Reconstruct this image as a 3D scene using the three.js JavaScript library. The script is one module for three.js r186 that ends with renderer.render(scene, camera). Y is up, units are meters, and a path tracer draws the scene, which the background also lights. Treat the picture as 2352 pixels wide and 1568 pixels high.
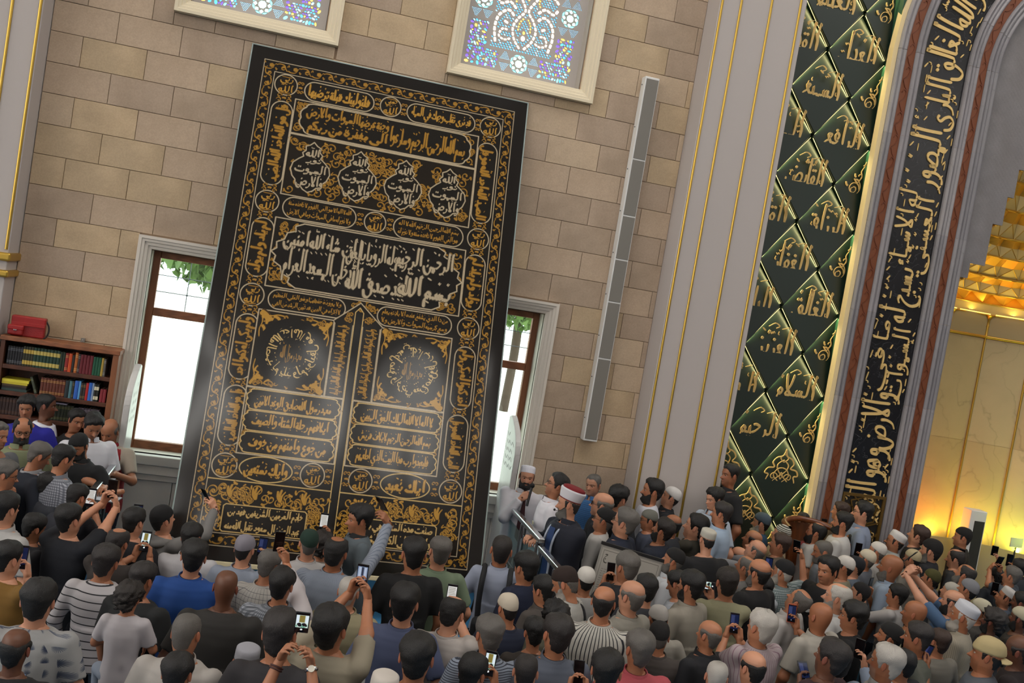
import * as THREE from 'three';
import { mergeGeometries } from 'three/addons/utils/BufferGeometryUtils.js';
import { RoundedBoxGeometry } from 'three/addons/geometries/RoundedBoxGeometry.js';
import { RectAreaLightUniformsLib } from 'three/addons/lights/RectAreaLightUniformsLib.js';

// ---------- camera, sky, sun, big lights, exposure ----------
RectAreaLightUniformsLib.init();
const scene = new THREE.Scene();
const camera = new THREE.PerspectiveCamera(38.42, 2352 / 1568, 0.05, 200);
camera.position.set(2.5277, 3.75, 10.5197);
camera.up.set(-0.14962, 0.98499, -0.08606);
camera.lookAt(2.5277 + 0.234785, 3.75 - 0.049156, 10.5197 - 0.970804);
scene.background = new THREE.Color(1, .965, .91); // bright even overcast, the only daylight
scene.backgroundIntensity = 5;
const renderer = new THREE.WebGLRenderer({ antialias: true });
renderer.shadowMap.enabled = true;
renderer.toneMapping = THREE.LinearToneMapping;
renderer.toneMappingExposure = 0.95;

// ---------- helpers ----------
const V = (x, y, z) => new THREE.Vector3(x, y, z);
const rng = (seed) => () => { seed = (seed + 0x6d2b79f5) | 0; let t = Math.imul(seed ^ (seed >>> 15), 1 | seed); t = (t + Math.imul(t ^ (t >>> 7), 61 | t)) ^ t; return ((t ^ (t >>> 14)) >>> 0) / 4294967296; };
const R0 = rng(7);
const lerp = (a, b, t) => a + (b - a) * t, clamp = (x, a, b) => Math.min(b, Math.max(a, x));
const sstep = (a, b, x) => { const t = clamp((x - a) / (b - a), 0, 1); return t * t * (3 - 2 * t); };
const gauss = (x, s) => Math.exp(-(x * x) / (s * s));
function hash3(x, y, z) { let h = Math.imul(x, 374761393) ^ Math.imul(y, 668265263) ^ Math.imul(z, 1274126177); h = Math.imul(h ^ (h >>> 13), 1274126177); return ((h ^ (h >>> 16)) >>> 0) / 4294967296; }
function noise3(x, y, z) {
  const X = Math.floor(x), Y = Math.floor(y), Z = Math.floor(z); x -= X; y -= Y; z -= Z;
  const u = x * x * (3 - 2 * x), v = y * y * (3 - 2 * y), w = z * z * (3 - 2 * z);
  const c = (i, j, k) => hash3(X + i, Y + j, Z + k);
  return lerp(lerp(lerp(c(0, 0, 0), c(1, 0, 0), u), lerp(c(0, 1, 0), c(1, 1, 0), u), v), lerp(lerp(c(0, 0, 1), c(1, 0, 1), u), lerp(c(0, 1, 1), c(1, 1, 1), u), v), w) * 2 - 1;
}
const used = new Map();
function numbered(n) { const k = used.get(n) ?? 0; used.set(n, k + 1); return k ? `${n}_${String(k).padStart(3, '0')}` : n; }
function shade(o) { o.traverse((m) => { if (m.isMesh) { m.castShadow = true; m.receiveShadow = true; } }); return o; }
function tag(o, label, category, group, kind) { if (label) o.userData.label = label; if (category) o.userData.category = category; if (group) o.userData.group = group; if (kind) o.userData.kind = kind; return o; }
function thing(name, label, category, pos = [0, 0, 0], turn = 0, group) {
  const g = new THREE.Group(); g.name = numbered(name); g.position.set(...pos); g.rotation.y = turn; scene.add(g); return tag(g, label, category, group);
}
function part(parent, name, geo, mat, top) {
  const m = new THREE.Mesh(geo, mat); m.castShadow = m.receiveShadow = true;
  m.name = parent === scene ? numbered(name) : name; parent.add(m); return m;
}
function struct(name, geo, mat) { const m = part(scene, name, geo, mat); m.userData.kind = 'structure'; return m; }
function structGroup(name) { const g = new THREE.Group(); g.name = numbered(name); g.userData.kind = 'structure'; scene.add(g); return g; }
const T = (g, x, y, z) => { g.translate(x, y, z); return g; };
const box = (x0, x1, y0, y1, z0, z1, r = 0) => T(r ? new RoundedBoxGeometry(x1 - x0, y1 - y0, z1 - z0, 2, r) : new THREE.BoxGeometry(x1 - x0, y1 - y0, z1 - z0), (x0 + x1) / 2, (y0 + y1) / 2, (z0 + z1) / 2);
const flat = (g) => { const h = g.index ? g.toNonIndexed() : g; for (const k of Object.keys(h.attributes)) if (!['position', 'normal', 'uv', 'color'].includes(k)) h.deleteAttribute(k); return h; };
function merge(list) {
  const hasC = list.some((g) => g.attributes.color);
  return mergeGeometries(list.map((g) => { const h = flat(g); const n = h.attributes.position.count; if (!h.attributes.uv) h.setAttribute('uv', new THREE.BufferAttribute(new Float32Array(n * 2), 2)); if (!h.attributes.normal) h.computeVertexNormals(); if (hasC && !h.attributes.color) h.setAttribute('color', new THREE.BufferAttribute(new Float32Array(n * 3).fill(1), 3)); if (!hasC && h.attributes.color) h.deleteAttribute('color'); return h; }), false);
}
function tube(pts, r, seg = 24, rad = 8, closed = false) { return new THREE.TubeGeometry(new THREE.CatmullRomCurve3(pts.map((p) => p.isVector3 ? p : V(...p)), closed, 'centripetal'), seg, r, rad, closed); }
function rod(a, b, r, n = 10) { const A = V(...a), B = V(...b), d = B.clone().sub(A), g = new THREE.CylinderGeometry(r, r, d.length(), n); g.applyQuaternion(new THREE.Quaternion().setFromUnitVectors(V(0, 1, 0), d.clone().normalize())); return T(g, ...A.add(B).multiplyScalar(.5).toArray()); }
function geoFrom(pos, idx, uv) { const g = new THREE.BufferGeometry(); g.setAttribute('position', new THREE.Float32BufferAttribute(pos, 3)); if (uv) g.setAttribute('uv', new THREE.Float32BufferAttribute(uv, 2)); if (idx) g.setIndex(idx); g.computeVertexNormals(); return g; }
// planar uv in metres from x,y (or z,y)
function uvXY(g, s = 1, a = 0, b = 1) { const p = g.attributes.position.array, n = p.length / 3, u = new Float32Array(n * 2); for (let i = 0; i < n; i++) { u[2 * i] = p[3 * i + a] * s; u[2 * i + 1] = p[3 * i + b] * s; } g.setAttribute('uv', new THREE.BufferAttribute(u, 2)); return g; }
function canvasTex(w, h, draw, srgb = true) { const c = document.createElement('canvas'); c.width = w; c.height = h; draw(c.getContext('2d'), w, h); const t = new THREE.CanvasTexture(c); if (srgb) t.colorSpace = THREE.SRGBColorSpace; t.wrapS = t.wrapT = THREE.RepeatWrapping; return t; }
function noiseTex(n, fn, srgb) { const d = new Uint8Array(n * n * 4); for (let y = 0; y < n; y++) for (let x = 0; x < n; x++) { const v = fn(x / n, y / n), i = (y * n + x) * 4; const a = Array.isArray(v) ? v : [v, v, v]; d[i] = a[0]; d[i + 1] = a[1]; d[i + 2] = a[2]; d[i + 3] = 255; } const t = new THREE.DataTexture(d, n, n); t.magFilter = THREE.LinearFilter; t.minFilter = THREE.LinearFilter; t.wrapS = t.wrapT = THREE.RepeatWrapping; if (srgb) t.colorSpace = THREE.SRGBColorSpace; t.needsUpdate = true; return t; }
// tileable noise on the unit square
function tn(u, v, f, s = 0) { const X = u * f, Y = v * f, xi = Math.floor(X), yi = Math.floor(Y), fx = X - xi, fy = Y - yi, a = fx * fx * (3 - 2 * fx), b = fy * fy * (3 - 2 * fy), h = (i, j) => hash3(((xi + i) % f + f) % f, ((yi + j) % f + f) % f, s); return lerp(lerp(h(0, 0), h(1, 0), a), lerp(h(0, 1), h(1, 1), a), b); }
const fbm = (u, v, f, o, s = 0) => { let r = 0, A = .5; for (let i = 0; i < o; i++) { r += A * tn(u, v, f, s + i * 7); A *= .5; f *= 2; } return r / (1 - Math.pow(.5, o)); };
const std = (o) => new THREE.MeshStandardMaterial(o), phys = (o) => new THREE.MeshPhysicalMaterial(o);

// ---------- materials ----------
const stoneGrain = noiseTex(256, (u, v) => { const n = fbm(u, v, 6, 5, 1), f = tn(u, v, 128, 5), st = Math.pow(fbm(u, v, 3, 4, 40), 2); const g = 222 + 26 * (n - .5) + 14 * (f - .5) - 14 * (st - .2); return [clamp(g, 0, 255), clamp(g - 3 * st, 0, 255), clamp(g - 7 * st, 0, 255)]; }, true);
const fineBump = noiseTex(256, (u, v) => 128 + 110 * (fbm(u, v, 24, 4, 3) - .5));
const marbleTex = noiseTex(512, (u, v) => { const w = fbm(u, v, 4, 5, 9), vein = Math.pow(1 - Math.abs(Math.sin((u * 2 + v * 1 + w * 1.6) * Math.PI * 2)), 9); const g = 226 + 30 * (w - .5) - 30 * vein * tn(u, v, 6, 4); return [g, g, clamp(g + 2, 0, 255)]; }, true);
const blackMarbleTex = noiseTex(512, (u, v) => { const w = fbm(u, v, 5, 5, 19), vein = Math.pow(1 - Math.abs(Math.sin((u * 3 - v * 2 + w * 2.4) * Math.PI * 2)), 22) * Math.pow(tn(u, v, 7, 14), 1.5); const g = 18 + 14 * w + 120 * vein; return [g, g, g + 3]; }, true);
const woodTex = noiseTex(256, (u, v) => { const r = fbm(u, v, 3, 4, 21), l = .5 + .5 * Math.sin((u * 14 + r * 3) * 6.283 * .5), f = tn(u, v, 128, 2); const k = .78 + .22 * l * .6 + .12 * (f - .5); return [255 * k, 250 * k, 240 * k]; }, true);
const fabricBump = noiseTex(256, (u, v) => { const a = Math.sin(u * 256 * Math.PI) * Math.sin(v * 256 * Math.PI); return 128 + 60 * a * .5 + 70 * (fbm(u, v, 5, 3, 71) - .5); });
const MAT = {
  plaster: std({ color: '#b1a9a5', roughness: .75, bumpMap: fineBump, bumpScale: .002 }),
  plasterWarm: std({ color: '#c6beae', roughness: .7, bumpMap: fineBump, bumpScale: .002 }),
  joint: std({ color: '#a8917a', roughness: .95 }),
  gold: std({ color: '#c9a64c', roughness: .34, metalness: .85 }),
  goldPaint: std({ color: '#b8923a', roughness: .42, metalness: .35 }),
  goldLetter: std({ color: '#dfbc78', roughness: .42, metalness: .15 }),
  green: std({ color: '#0f2018', roughness: .4 }),
  greenWall: std({ color: '#1d4a37', roughness: .6 }),
  brown: std({ color: '#743d1e', roughness: .55, bumpMap: fineBump, bumpScale: .002 }),
  blackMarble: std({ color: '#ffffff', map: blackMarbleTex, roughness: .25 }),
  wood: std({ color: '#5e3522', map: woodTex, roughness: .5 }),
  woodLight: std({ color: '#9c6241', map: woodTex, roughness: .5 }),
  steel: std({ color: '#c7cacc', roughness: .22, metalness: 1 }),
  steelDark: std({ color: '#4a4c4e', roughness: .35, metalness: .8 }),
  glass: phys({ color: '#e8f4f4', roughness: .03, transmission: 1, thickness: 0, ior: 1.5 }),
  railGlass: phys({ color: '#cfe6e8', roughness: .04, transmission: 1, thickness: 0, ior: 1.5 }),
  carpetBlue: std({ color: '#2f6f9c', roughness: .95, bumpMap: fineBump, bumpScale: .004 }),
  carpet: std({ color: '#24506e', roughness: .98, bumpMap: fineBump, bumpScale: .004 }),
  white: std({ color: '#d8d8d6', roughness: .5 }),
  greyPanel: std({ color: '#77736c', roughness: .6 }),
  gypsum: std({ color: '#b9b2ad', roughness: .85 }),
};
const marble = (c, r = .35) => std({ color: c, map: marbleTex, roughness: r });
// ---------- calligraphy: a pen-stroke Arabic alphabet (x runs to the left, one unit is a little under an alif) ----------
const GL = (() => {
  const g = {}, noonTail = (x, y) => [[x, y], [x + .02, y - .3], [x - .16, y - .62], [x - .46, y - .68], [x - .7, y - .48], [x - .74, y - .18]];
  const sh = (st, dx) => st.map((s) => s.map(([x, y]) => [x + dx, y])), J = [[0, 0], [-.1, .02]];
  const def = (k, iso, ini, med, fin) => { g[k] = [iso, ini ?? iso, med ?? fin ?? iso, fin ?? iso]; };
  const joined = ([st, w]) => [[[...J], ...sh(st, -.1)], w + .1];
  def('ا', [[[[.05, 1.06], [0, 1.15], [-.03, .6], [0, 0]]], .24], null, [[[[0, 0], [-.1, .0], [-.15, .15], [-.14, 1.15]]], .26], [[[[0, 0], [-.1, .0], [-.15, .15], [-.14, 1.15]]], .26]);
  const behI = [[[[0, .38], [-.03, .12], [-.15, 0], [-.32, 0]]], .32], behM = [[[[0, 0], [-.1, .02], [-.14, .32], [-.17, .04], [-.33, 0]]], .33];
  def('ب', [[[[0, .32], [-.02, .08], [-.25, -.04], [-.65, -.04], [-.9, .05], [-.95, .3]]], 1.05], behI, behM, [[[[0, 0], [-.12, .02], [-.3, -.05], [-.75, -.03], [-.95, .05], [-1, .28]]], 1.08]);
  def('ن', [[noonTail(0, .35)], .82], behI, behM, [[[[0, 0], [-.08, .03], [-.1, -.2], [-.28, -.42], [-.56, -.38], [-.72, -.1], [-.72, .12]]], .8]);
  def('ى', [[[[-.1, .3], [-.3, .36], [-.42, .2], [-.2, .02], [-.1, -.2], [-.35, -.4], [-.75, -.32], [-.88, -.02]]], .95], behI, behM, [[[[0, 0], [-.18, .02], [-.05, -.14], [-.08, -.34], [-.4, -.42], [-.75, -.3], [-.85, 0]]], .92]);
  const hahTail = [[[-.45, .35], [-.25, .42], [0, .38]], [[0, .38], [-.35, .12], [-.5, -.2], [-.35, -.5], [0, -.55], [.12, -.46]]];
  def('ح', [hahTail, .58], [[[[-.38, .42], [-.2, .46], [.02, .36], [-.18, .12], [-.42, 0]]], .44], [[[[0, 0], [-.12, .03], [-.42, .36]], [[-.42, .36], [-.14, .3], [-.3, .06], [-.52, 0]]], .53], joined([hahTail, .58]));
  const dal = [[[[-.1, .5], [0, .3], [-.02, .08], [-.2, 0], [-.4, .05]]], .44];
  def('د', dal, dal, joined(dal), joined(dal));
  const reh = [[[[0, .25], [.02, .02], [-.14, -.22], [-.45, -.34]]], .36]; def('ر', reh, reh, joined(reh), joined(reh));
  const teeth = [[0, .3], [-.04, .05], [-.12, .02], [-.17, .25], [-.2, .04], [-.3, .02], [-.35, .25], [-.38, .04]];
  const seenI = [[[...teeth, [-.6, 0]]], .6], seenF = [[[...teeth, [-.46, -.1], [-.6, -.35], [-.85, -.38], [-1.05, -.15], [-1.06, .12]]], 1.14]; def('س', seenF, seenI, joined(seenI), joined(seenF));
  const sadL = [[-.5, .04], [-.25, .36], [0, .36], [.06, .18], [-.1, .02], [-.5, 0], [-.57, .24], [-.6, .03]];
  const sadI = [[[...[sadL], ].map((s) => [...s, [-.78, 0]])[0]], .78], sadF = [[[...sadL, [-.64, -.2], [-.8, -.4], [-1.06, -.36], [-1.22, -.1], [-1.22, .12]]], 1.3]; def('ص', sadF, sadI, joined(sadI), joined(sadF));
  const tah = [[[[-.5, .03], [-.2, .36], [.03, .3], [0, .08], [-.2, 0], [-.65, 0]], [[-.46, 1.1], [-.5, .03]]], .66]; def('ط', tah, tah, joined(tah), joined(tah));
  const ainI = [[[[0, .48], [-.16, .58], [-.32, .42], [-.22, .2], [.02, .14]], [[.02, .14], [-.2, .02], [-.44, 0]]], .45];
  const ainM = [[[[0, 0], [-.12, .05], [-.32, .36], [-.1, .38], [-.28, .08], [-.47, 0]]], .47], bowl = (x) => [[x, .12], [x - .3, -.05], [x - .42, -.28], [x - .25, -.52], [x + .12, -.5]];
  def('ع', [[[[0, .45], [-.16, .55], [-.3, .38], [-.2, .2], [.02, .14]], bowl(.02)], .5], ainI, ainM, [[[[0, 0], [-.12, .05], [-.32, .36], [-.08, .36], [-.26, .1]], bowl(-.22)], .66]);
  const fehI = [[[[-.2, .2], [-.04, .22], [0, .4], [-.14, .5], [-.25, .38], [-.2, .2], [-.05, .1], [-.2, 0], [-.42, 0]]], .42];
  const fehM = [[[[0, 0], [-.2, .02], [-.3, .22], [-.18, .36], [-.06, .24], [-.16, .05], [-.42, 0]]], .42];
  def('ف', [[[[-.2, .2], [-.04, .22], [0, .4], [-.14, .5], [-.25, .38], [-.2, .2], [-.05, .08], [-.35, -.04], [-.8, -.02], [-.98, .2]]], 1.05], fehI, fehM, [[[[0, 0], [-.2, .02], [-.3, .22], [-.18, .36], [-.06, .24], [-.16, .04], [-.5, -.04], [-.9, 0], [-1.02, .2]]], 1.1]);
  def('ق', [[[[-.2, .2], [-.04, .22], [0, .4], [-.14, .5], [-.25, .38], [-.2, .2], [-.02, .12], [-.04, -.2], [-.3, -.42], [-.6, -.34], [-.7, .02]]], .78], fehI, fehM, [[[[0, 0], [-.2, .02], [-.3, .22], [-.18, .36], [-.06, .24], [-.1, -.1], [-.35, -.42], [-.66, -.34], [-.76, .02]]], .84]);
  const kafI = [[[[.12, 1.0], [-.38, .74], [-.05, .3], [-.12, .03], [-.38, 0]]], .4], kafF = [[[[0, 1.1], [0, .1], [-.2, -.02], [-.6, -.02], [-.8, .15]], [[-.28, .5], [-.42, .56], [-.32, .4], [-.48, .34]]], .85]; def('ك', kafF, kafI, joined(kafI), joined(kafF));
  const lamF = [[[[.05, 1.05], [0, 1.15], [0, -.05], [-.18, -.38], [-.48, -.36], [-.62, .02]]], .68];
  def('ل', lamF, [[[[.05, 1.05], [0, 1.15], [-.03, .2], [-.12, .02], [-.27, 0]]], .29], [[[[0, 0], [-.1, .02], [-.12, 1.1]], [[-.12, 1.1], [-.14, .1], [-.2, 0], [-.32, 0]]], .32], joined(lamF));
  const mimL = [[-.05, 0], [0, .2], [-.12, .3], [-.22, .18], [-.16, .03], [-.05, 0]], mimF = [[mimL, [[-.16, .03], [-.28, -.2], [-.28, -.62]]], .36];
  def('م', mimF, [[[...mimL, [-.37, 0]]].map((s) => s), .37], [[[[0, 0], [-.08, -.02], [-.1, -.22], [-.24, -.2], [-.2, 0], [-.38, 0]]], .38], joined(mimF));
  g['م'][1] = [[[...mimL, [-.37, 0]]], .37];
  def('ه', [[[[-.1, .45], [.02, .2], [-.14, 0], [-.34, .12], [-.3, .34], [-.1, .45]]], .42], [[[[0, .1], [-.1, .45], [-.34, .4], [-.4, .1], [-.2, 0], [-.05, .12], [-.22, .25], [-.35, .12], [-.52, 0]]], .52], [[[[0, 0], [-.15, .1], [-.05, .38], [-.25, .3], [-.3, .02], [-.2, -.25], [-.1, -.1], [-.3, 0], [-.46, 0]]], .46], [[[[0, 0], [-.1, .05], [-.14, .42], [-.34, .26], [-.3, .06], [-.14, .04]]], .42]);
  const waw = [[[[-.2, .14], [-.02, .2], [-.04, .4], [-.2, .42], [-.24, .22], [-.02, .16], [-.04, -.1], [-.25, -.3], [-.52, -.34]]], .44]; def('و', waw, waw, joined(waw), joined(waw));
  def('ء', [[[[0, .3], [-.12, .36], [-.18, .24], [-.06, .16], [-.24, .1]]], .3]);
  const lamalif = [[[[0, 1.1], [-.12, .5], [-.4, 0]], [[-.47, 1.1], [-.3, .35], [-.04, .02], [-.4, 0]]], .54]; def('ﻻ', lamalif, lamalif, joined(lamalif), joined(lamalif));
  return g;
})();
const LET = { 'ا': ['ا'], 'أ': ['ا', 0, 'h'], 'إ': ['ا', 0, 'l'], 'آ': ['ا', 0, 'm'], 'ب': ['ب', -1], 'ت': ['ب', 2], 'ث': ['ب', 3], 'ن': ['ن', 1], 'ي': ['ى', -2], 'ى': ['ى'], 'ئ': ['ى', 0, 'h'], 'ج': ['ح', -1], 'ح': ['ح'], 'خ': ['ح', 1], 'د': ['د'], 'ذ': ['د', 1], 'ر': ['ر'], 'ز': ['ر', 1], 'س': ['س'], 'ش': ['س', 3], 'ص': ['ص'], 'ض': ['ص', 1], 'ط': ['ط'], 'ظ': ['ط', 1], 'ع': ['ع'], 'غ': ['ع', 1], 'ف': ['ف', 1], 'ق': ['ق', 2], 'ك': ['ك'], 'ل': ['ل'], 'م': ['م'], 'ه': ['ه'], 'ة': ['ه', 2], 'و': ['و'], 'ؤ': ['و', 0, 'h'], 'ء': ['ء'], 'ﻻ': ['ﻻ'] };
const NOLINK = 'اأإآدذرزوؤةىءﻻ';
// text -> pen strokes {s:[[x,y]..], w} with x growing leftwards as negative numbers
function write(text, marks = 0, seed = 1, gap = .16) {
  const out = [], r = rng(seed); let x = 0;
  const W = .145, put = (s, w = W) => out.push({ s, w }), dot = (cx, cy, k = .075) => put([[cx + k, cy - k * .35], [cx - k, cy + k * .35]], k * 2.0);
  for (const word of text.replace(/لا/g, 'ﻻ').replace(/لأ/g, 'ﻻ').replace(/لإ/g, 'ﻻ').split(' ')) {
    if (word === 'الله' || word === 'لله') {
      if (word === 'الله') { put([[x + .05, 1.06], [x, 1.15], [x - .03, .6], [x, 0]]); x -= .26; }
      put([[x, 1.1], [x - .03, .3], [x - .14, 0], [x - .3, .05], [x - .34, 1.0]]); put([[x - .34, 1.0], [x - .37, .25], [x - .48, 0], [x - .66, .04], [x - .68, .44], [x - .9, .3], [x - .84, .08], [x - .68, .05]]);
      put([[x - .2, 1.3], [x - .26, 1.22], [x - .32, 1.3], [x - .38, 1.22], [x - .45, 1.32]], .06); put([[x - .48, 1.45], [x - .5, 1.2]], .05); x -= 1.0 + gap; continue;
    }
    const L = [...word];
    for (let i = 0; i < L.length; i++) {
      const d = LET[L[i]]; if (!d) continue;
      const prev = i > 0 && !NOLINK.includes(L[i - 1]), next = i < L.length - 1 && !NOLINK.includes(L[i]) && L[i + 1] !== 'ء';
      const [st, adv] = GL[d[0]][prev ? (next ? 2 : 3) : (next ? 1 : 0)];
      for (const s of st) put(s.map(([a, b]) => [a + x, b]));
      const tall = 'اكلطﻻ'.includes(d[0]), cx = x - (d[0] === 'ب' && !next ? .5 : d[0] === 'ن' && !next ? .38 : d[0] === 'ى' && !next ? .45 : adv * .45);
      const top = d[0] === 'ن' && !next ? .12 : .62, n = d[1] ?? 0;
      if (n) { const cy = n > 0 ? top : (d[0] === 'ح' && !next ? -.12 : d[0] === 'ى' && !next ? -.62 : -.24); const c = Math.abs(n); if (c === 1) dot(cx, cy); if (c >= 2) { dot(cx + .1, cy); dot(cx - .1, cy); } if (c === 3) dot(cx, cy + .17); }
      if (d[2] === 'h') put([[cx + .05, 1.36], [cx - .05, 1.42], [cx - .08, 1.32], [cx + .02, 1.28], [cx - .12, 1.24]], .06);
      if (d[2] === 'l') put([[cx + .05, -.16], [cx - .05, -.1], [cx - .08, -.2], [cx + .02, -.24], [cx - .12, -.28]], .06);
      if (d[2] === 'm') put([[cx + .14, 1.34], [cx + .04, 1.42], [cx - .06, 1.34], [cx - .18, 1.4]], .06);
      if (marks && !tall && r() < marks) { const my = top + .24 + r() * .2; if (r() < .5) put([[cx + .12, my], [cx - .12, my + .12]], .06); else put([[cx + .08, my + .12], [cx, my - .02], [cx - .02, my + .12], [cx - .08, my]], .055); }
      if (marks && r() < marks * .5) put([[cx + .1, -.32], [cx - .12, -.22]], .055);
      x -= adv + (prev || next ? 0 : .05) + (next ? 0 : .07);
    }
    x -= gap;
  }
  return out;
}
function bounds(st) { let a = 1e9, b = -1e9, c = 1e9, d = -1e9; for (const { s } of st) for (const [x, y] of s) { a = Math.min(a, x); b = Math.max(b, x); c = Math.min(c, y); d = Math.max(d, y); } return [a, b, c, d]; }
// fit strokes into a rectangle (x0..x1, y0..y1)
function fit(st, x0, x1, y0, y1, keep = 0, k = 1) {
  const [a, b, c, d] = bounds(st); let sx = (x1 - x0) / (b - a || 1), sy = (y1 - y0) / (d - c || 1); if (keep) { const m = Math.min(sx, sy); sx = Math.min(sx, m * keep); sy = Math.min(sy, m * keep); }
  const ox = (x0 + x1) / 2 - sx * (a + b) / 2, oy = (y0 + y1) / 2 - sy * (c + d) / 2, sw = Math.sqrt(Math.min(sx, sy * 1.6) * Math.min(sy, sx * 1.6)) * k;
  return st.map(({ s, w }) => ({ s: s.map(([x, y]) => [x * sx + ox, y * sy + oy]), w: w * sw }));
}
const mapS = (st, f, k = 1) => st.map(({ s, w }) => ({ s: s.map(([x, y]) => f(x, y)), w: w * k }));
// a pen stroke as left and right edges, nib held at about 55 degrees
function ribbon({ s, w }, nib = .95, per = 4, min = .42) {
  const n = s.length, P = [], cr = (a, b, c, d, t) => .5 * (2 * b + (c - a) * t + (2 * a - 5 * b + 4 * c - d) * t * t + (3 * b - a - 3 * c + d) * t * t * t);
  if (n === 2) for (let t = 0; t <= 1.001; t += .25) P.push([lerp(s[0][0], s[1][0], t), lerp(s[0][1], s[1][1], t)]);
  else for (let i = 0; i < n - 1; i++) { const a = s[Math.max(0, i - 1)], b = s[i], c = s[i + 1], d = s[Math.min(n - 1, i + 2)]; for (let j = 0; j < per; j++) { const t = j / per; P.push([cr(a[0], b[0], c[0], d[0], t), cr(a[1], b[1], c[1], d[1], t)]); } if (i === n - 2) P.push(c); }
  const Lf = [], Rt = [], m = P.length;
  for (let i = 0; i < m; i++) {
    const a = P[Math.max(0, i - 1)], b = P[Math.min(m - 1, i + 1)], dx = b[0] - a[0], dy = b[1] - a[1], l = Math.hypot(dx, dy) || 1, th = Math.atan2(dy, dx);
    const h = w * .5 * (min + (1 - min) * Math.abs(Math.sin(th - nib))) * (i === 0 || i === m - 1 ? .55 : 1);
    Lf.push([P[i][0] - dy / l * h, P[i][1] + dx / l * h]); Rt.push([P[i][0] + dy / l * h, P[i][1] - dx / l * h]);
  }
  return [Lf, Rt];
}
function ink(ctx, st, color, nib) { ctx.fillStyle = color; for (const s of st) { const [l, r] = ribbon(s, nib); ctx.beginPath(); l.forEach(([x, y], i) => i ? ctx.lineTo(x, y) : ctx.moveTo(x, y)); for (let i = r.length - 1; i >= 0; i--) ctx.lineTo(...r[i]); ctx.closePath(); ctx.fill(); } }
// strokes as raised letters: z from 0 to h, placed by f(x,y) -> [x,y]
function reliefGeo(st, h, place = (x, y) => [x, y], per = 5, nib) {
  const pos = [], idx = [], h0 = h; let q = 0;
  for (const s of st) {
    h = h0 + (q++ % 9) * .00035; const [l, r] = ribbon(s, nib, per), n = l.length, o = pos.length / 3;
    for (let i = 0; i < n; i++) { const A = place(...l[i]), B = place(...r[i]); pos.push(A[0], A[1], h, B[0], B[1], h, A[0], A[1], 0, B[0], B[1], 0); }
    for (let i = 0; i < n - 1; i++) { const a = o + i * 4, b = a + 4; idx.push(a, a + 1, b, b, a + 1, b + 1, a, b, a + 2, b, b + 2, a + 2, a + 1, a + 3, b + 1, b + 1, a + 3, b + 3); }
    const e = o + (n - 1) * 4; idx.push(o, o + 2, o + 1, o + 1, o + 2, o + 3, e, e + 1, e + 2, e + 1, e + 3, e + 2);
  }
  const g = geoFrom(pos, idx); const f = g.toNonIndexed(); f.computeVertexNormals(); return f;
}
// arabesque pieces
const spiral = (cx, cy, r, a0, turns, dir = 1, w = .02, n = 12) => ({ s: Array.from({ length: n + 1 }, (_, i) => { const t = i / n, a = a0 + dir * turns * 6.283 * t, q = r * (1 - .82 * t); return [cx + Math.cos(a) * q, cy + Math.sin(a) * q]; }), w });
const leaf = (x, y, a, l, w) => ({ s: [[x, y], [x + Math.cos(a) * l * .5 - Math.sin(a) * l * .12, y + Math.sin(a) * l * .5 + Math.cos(a) * l * .12], [x + Math.cos(a) * l, y + Math.sin(a) * l]], w });
// ---------- the hall shell ----------
const HX0 = -9, HX1 = 32.8, HZ = 24, HH = 17;
function wallPlate(w, h, holes, depth) { const s = new THREE.Shape(); s.moveTo(0, 0); s.lineTo(w, 0); s.lineTo(w, h); s.lineTo(0, h); s.closePath(); for (const [a, b, c, d] of holes) { const p = new THREE.Path(); p.moveTo(a, c); p.lineTo(a, d); p.lineTo(b, d); p.lineTo(b, c); p.closePath(); s.holes.push(p); } return new THREE.ExtrudeGeometry(s, { depth, bevelEnabled: false }); }
const OPEN = { lw: [[1.215, 2.585, 1.5, 3.575], [4.025, 5.395, 1.5, 3.575]], uw: [[1.235, 2.575, 6.09, 8.6], [4.005, 5.355, 6.07, 8.6]] };
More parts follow.
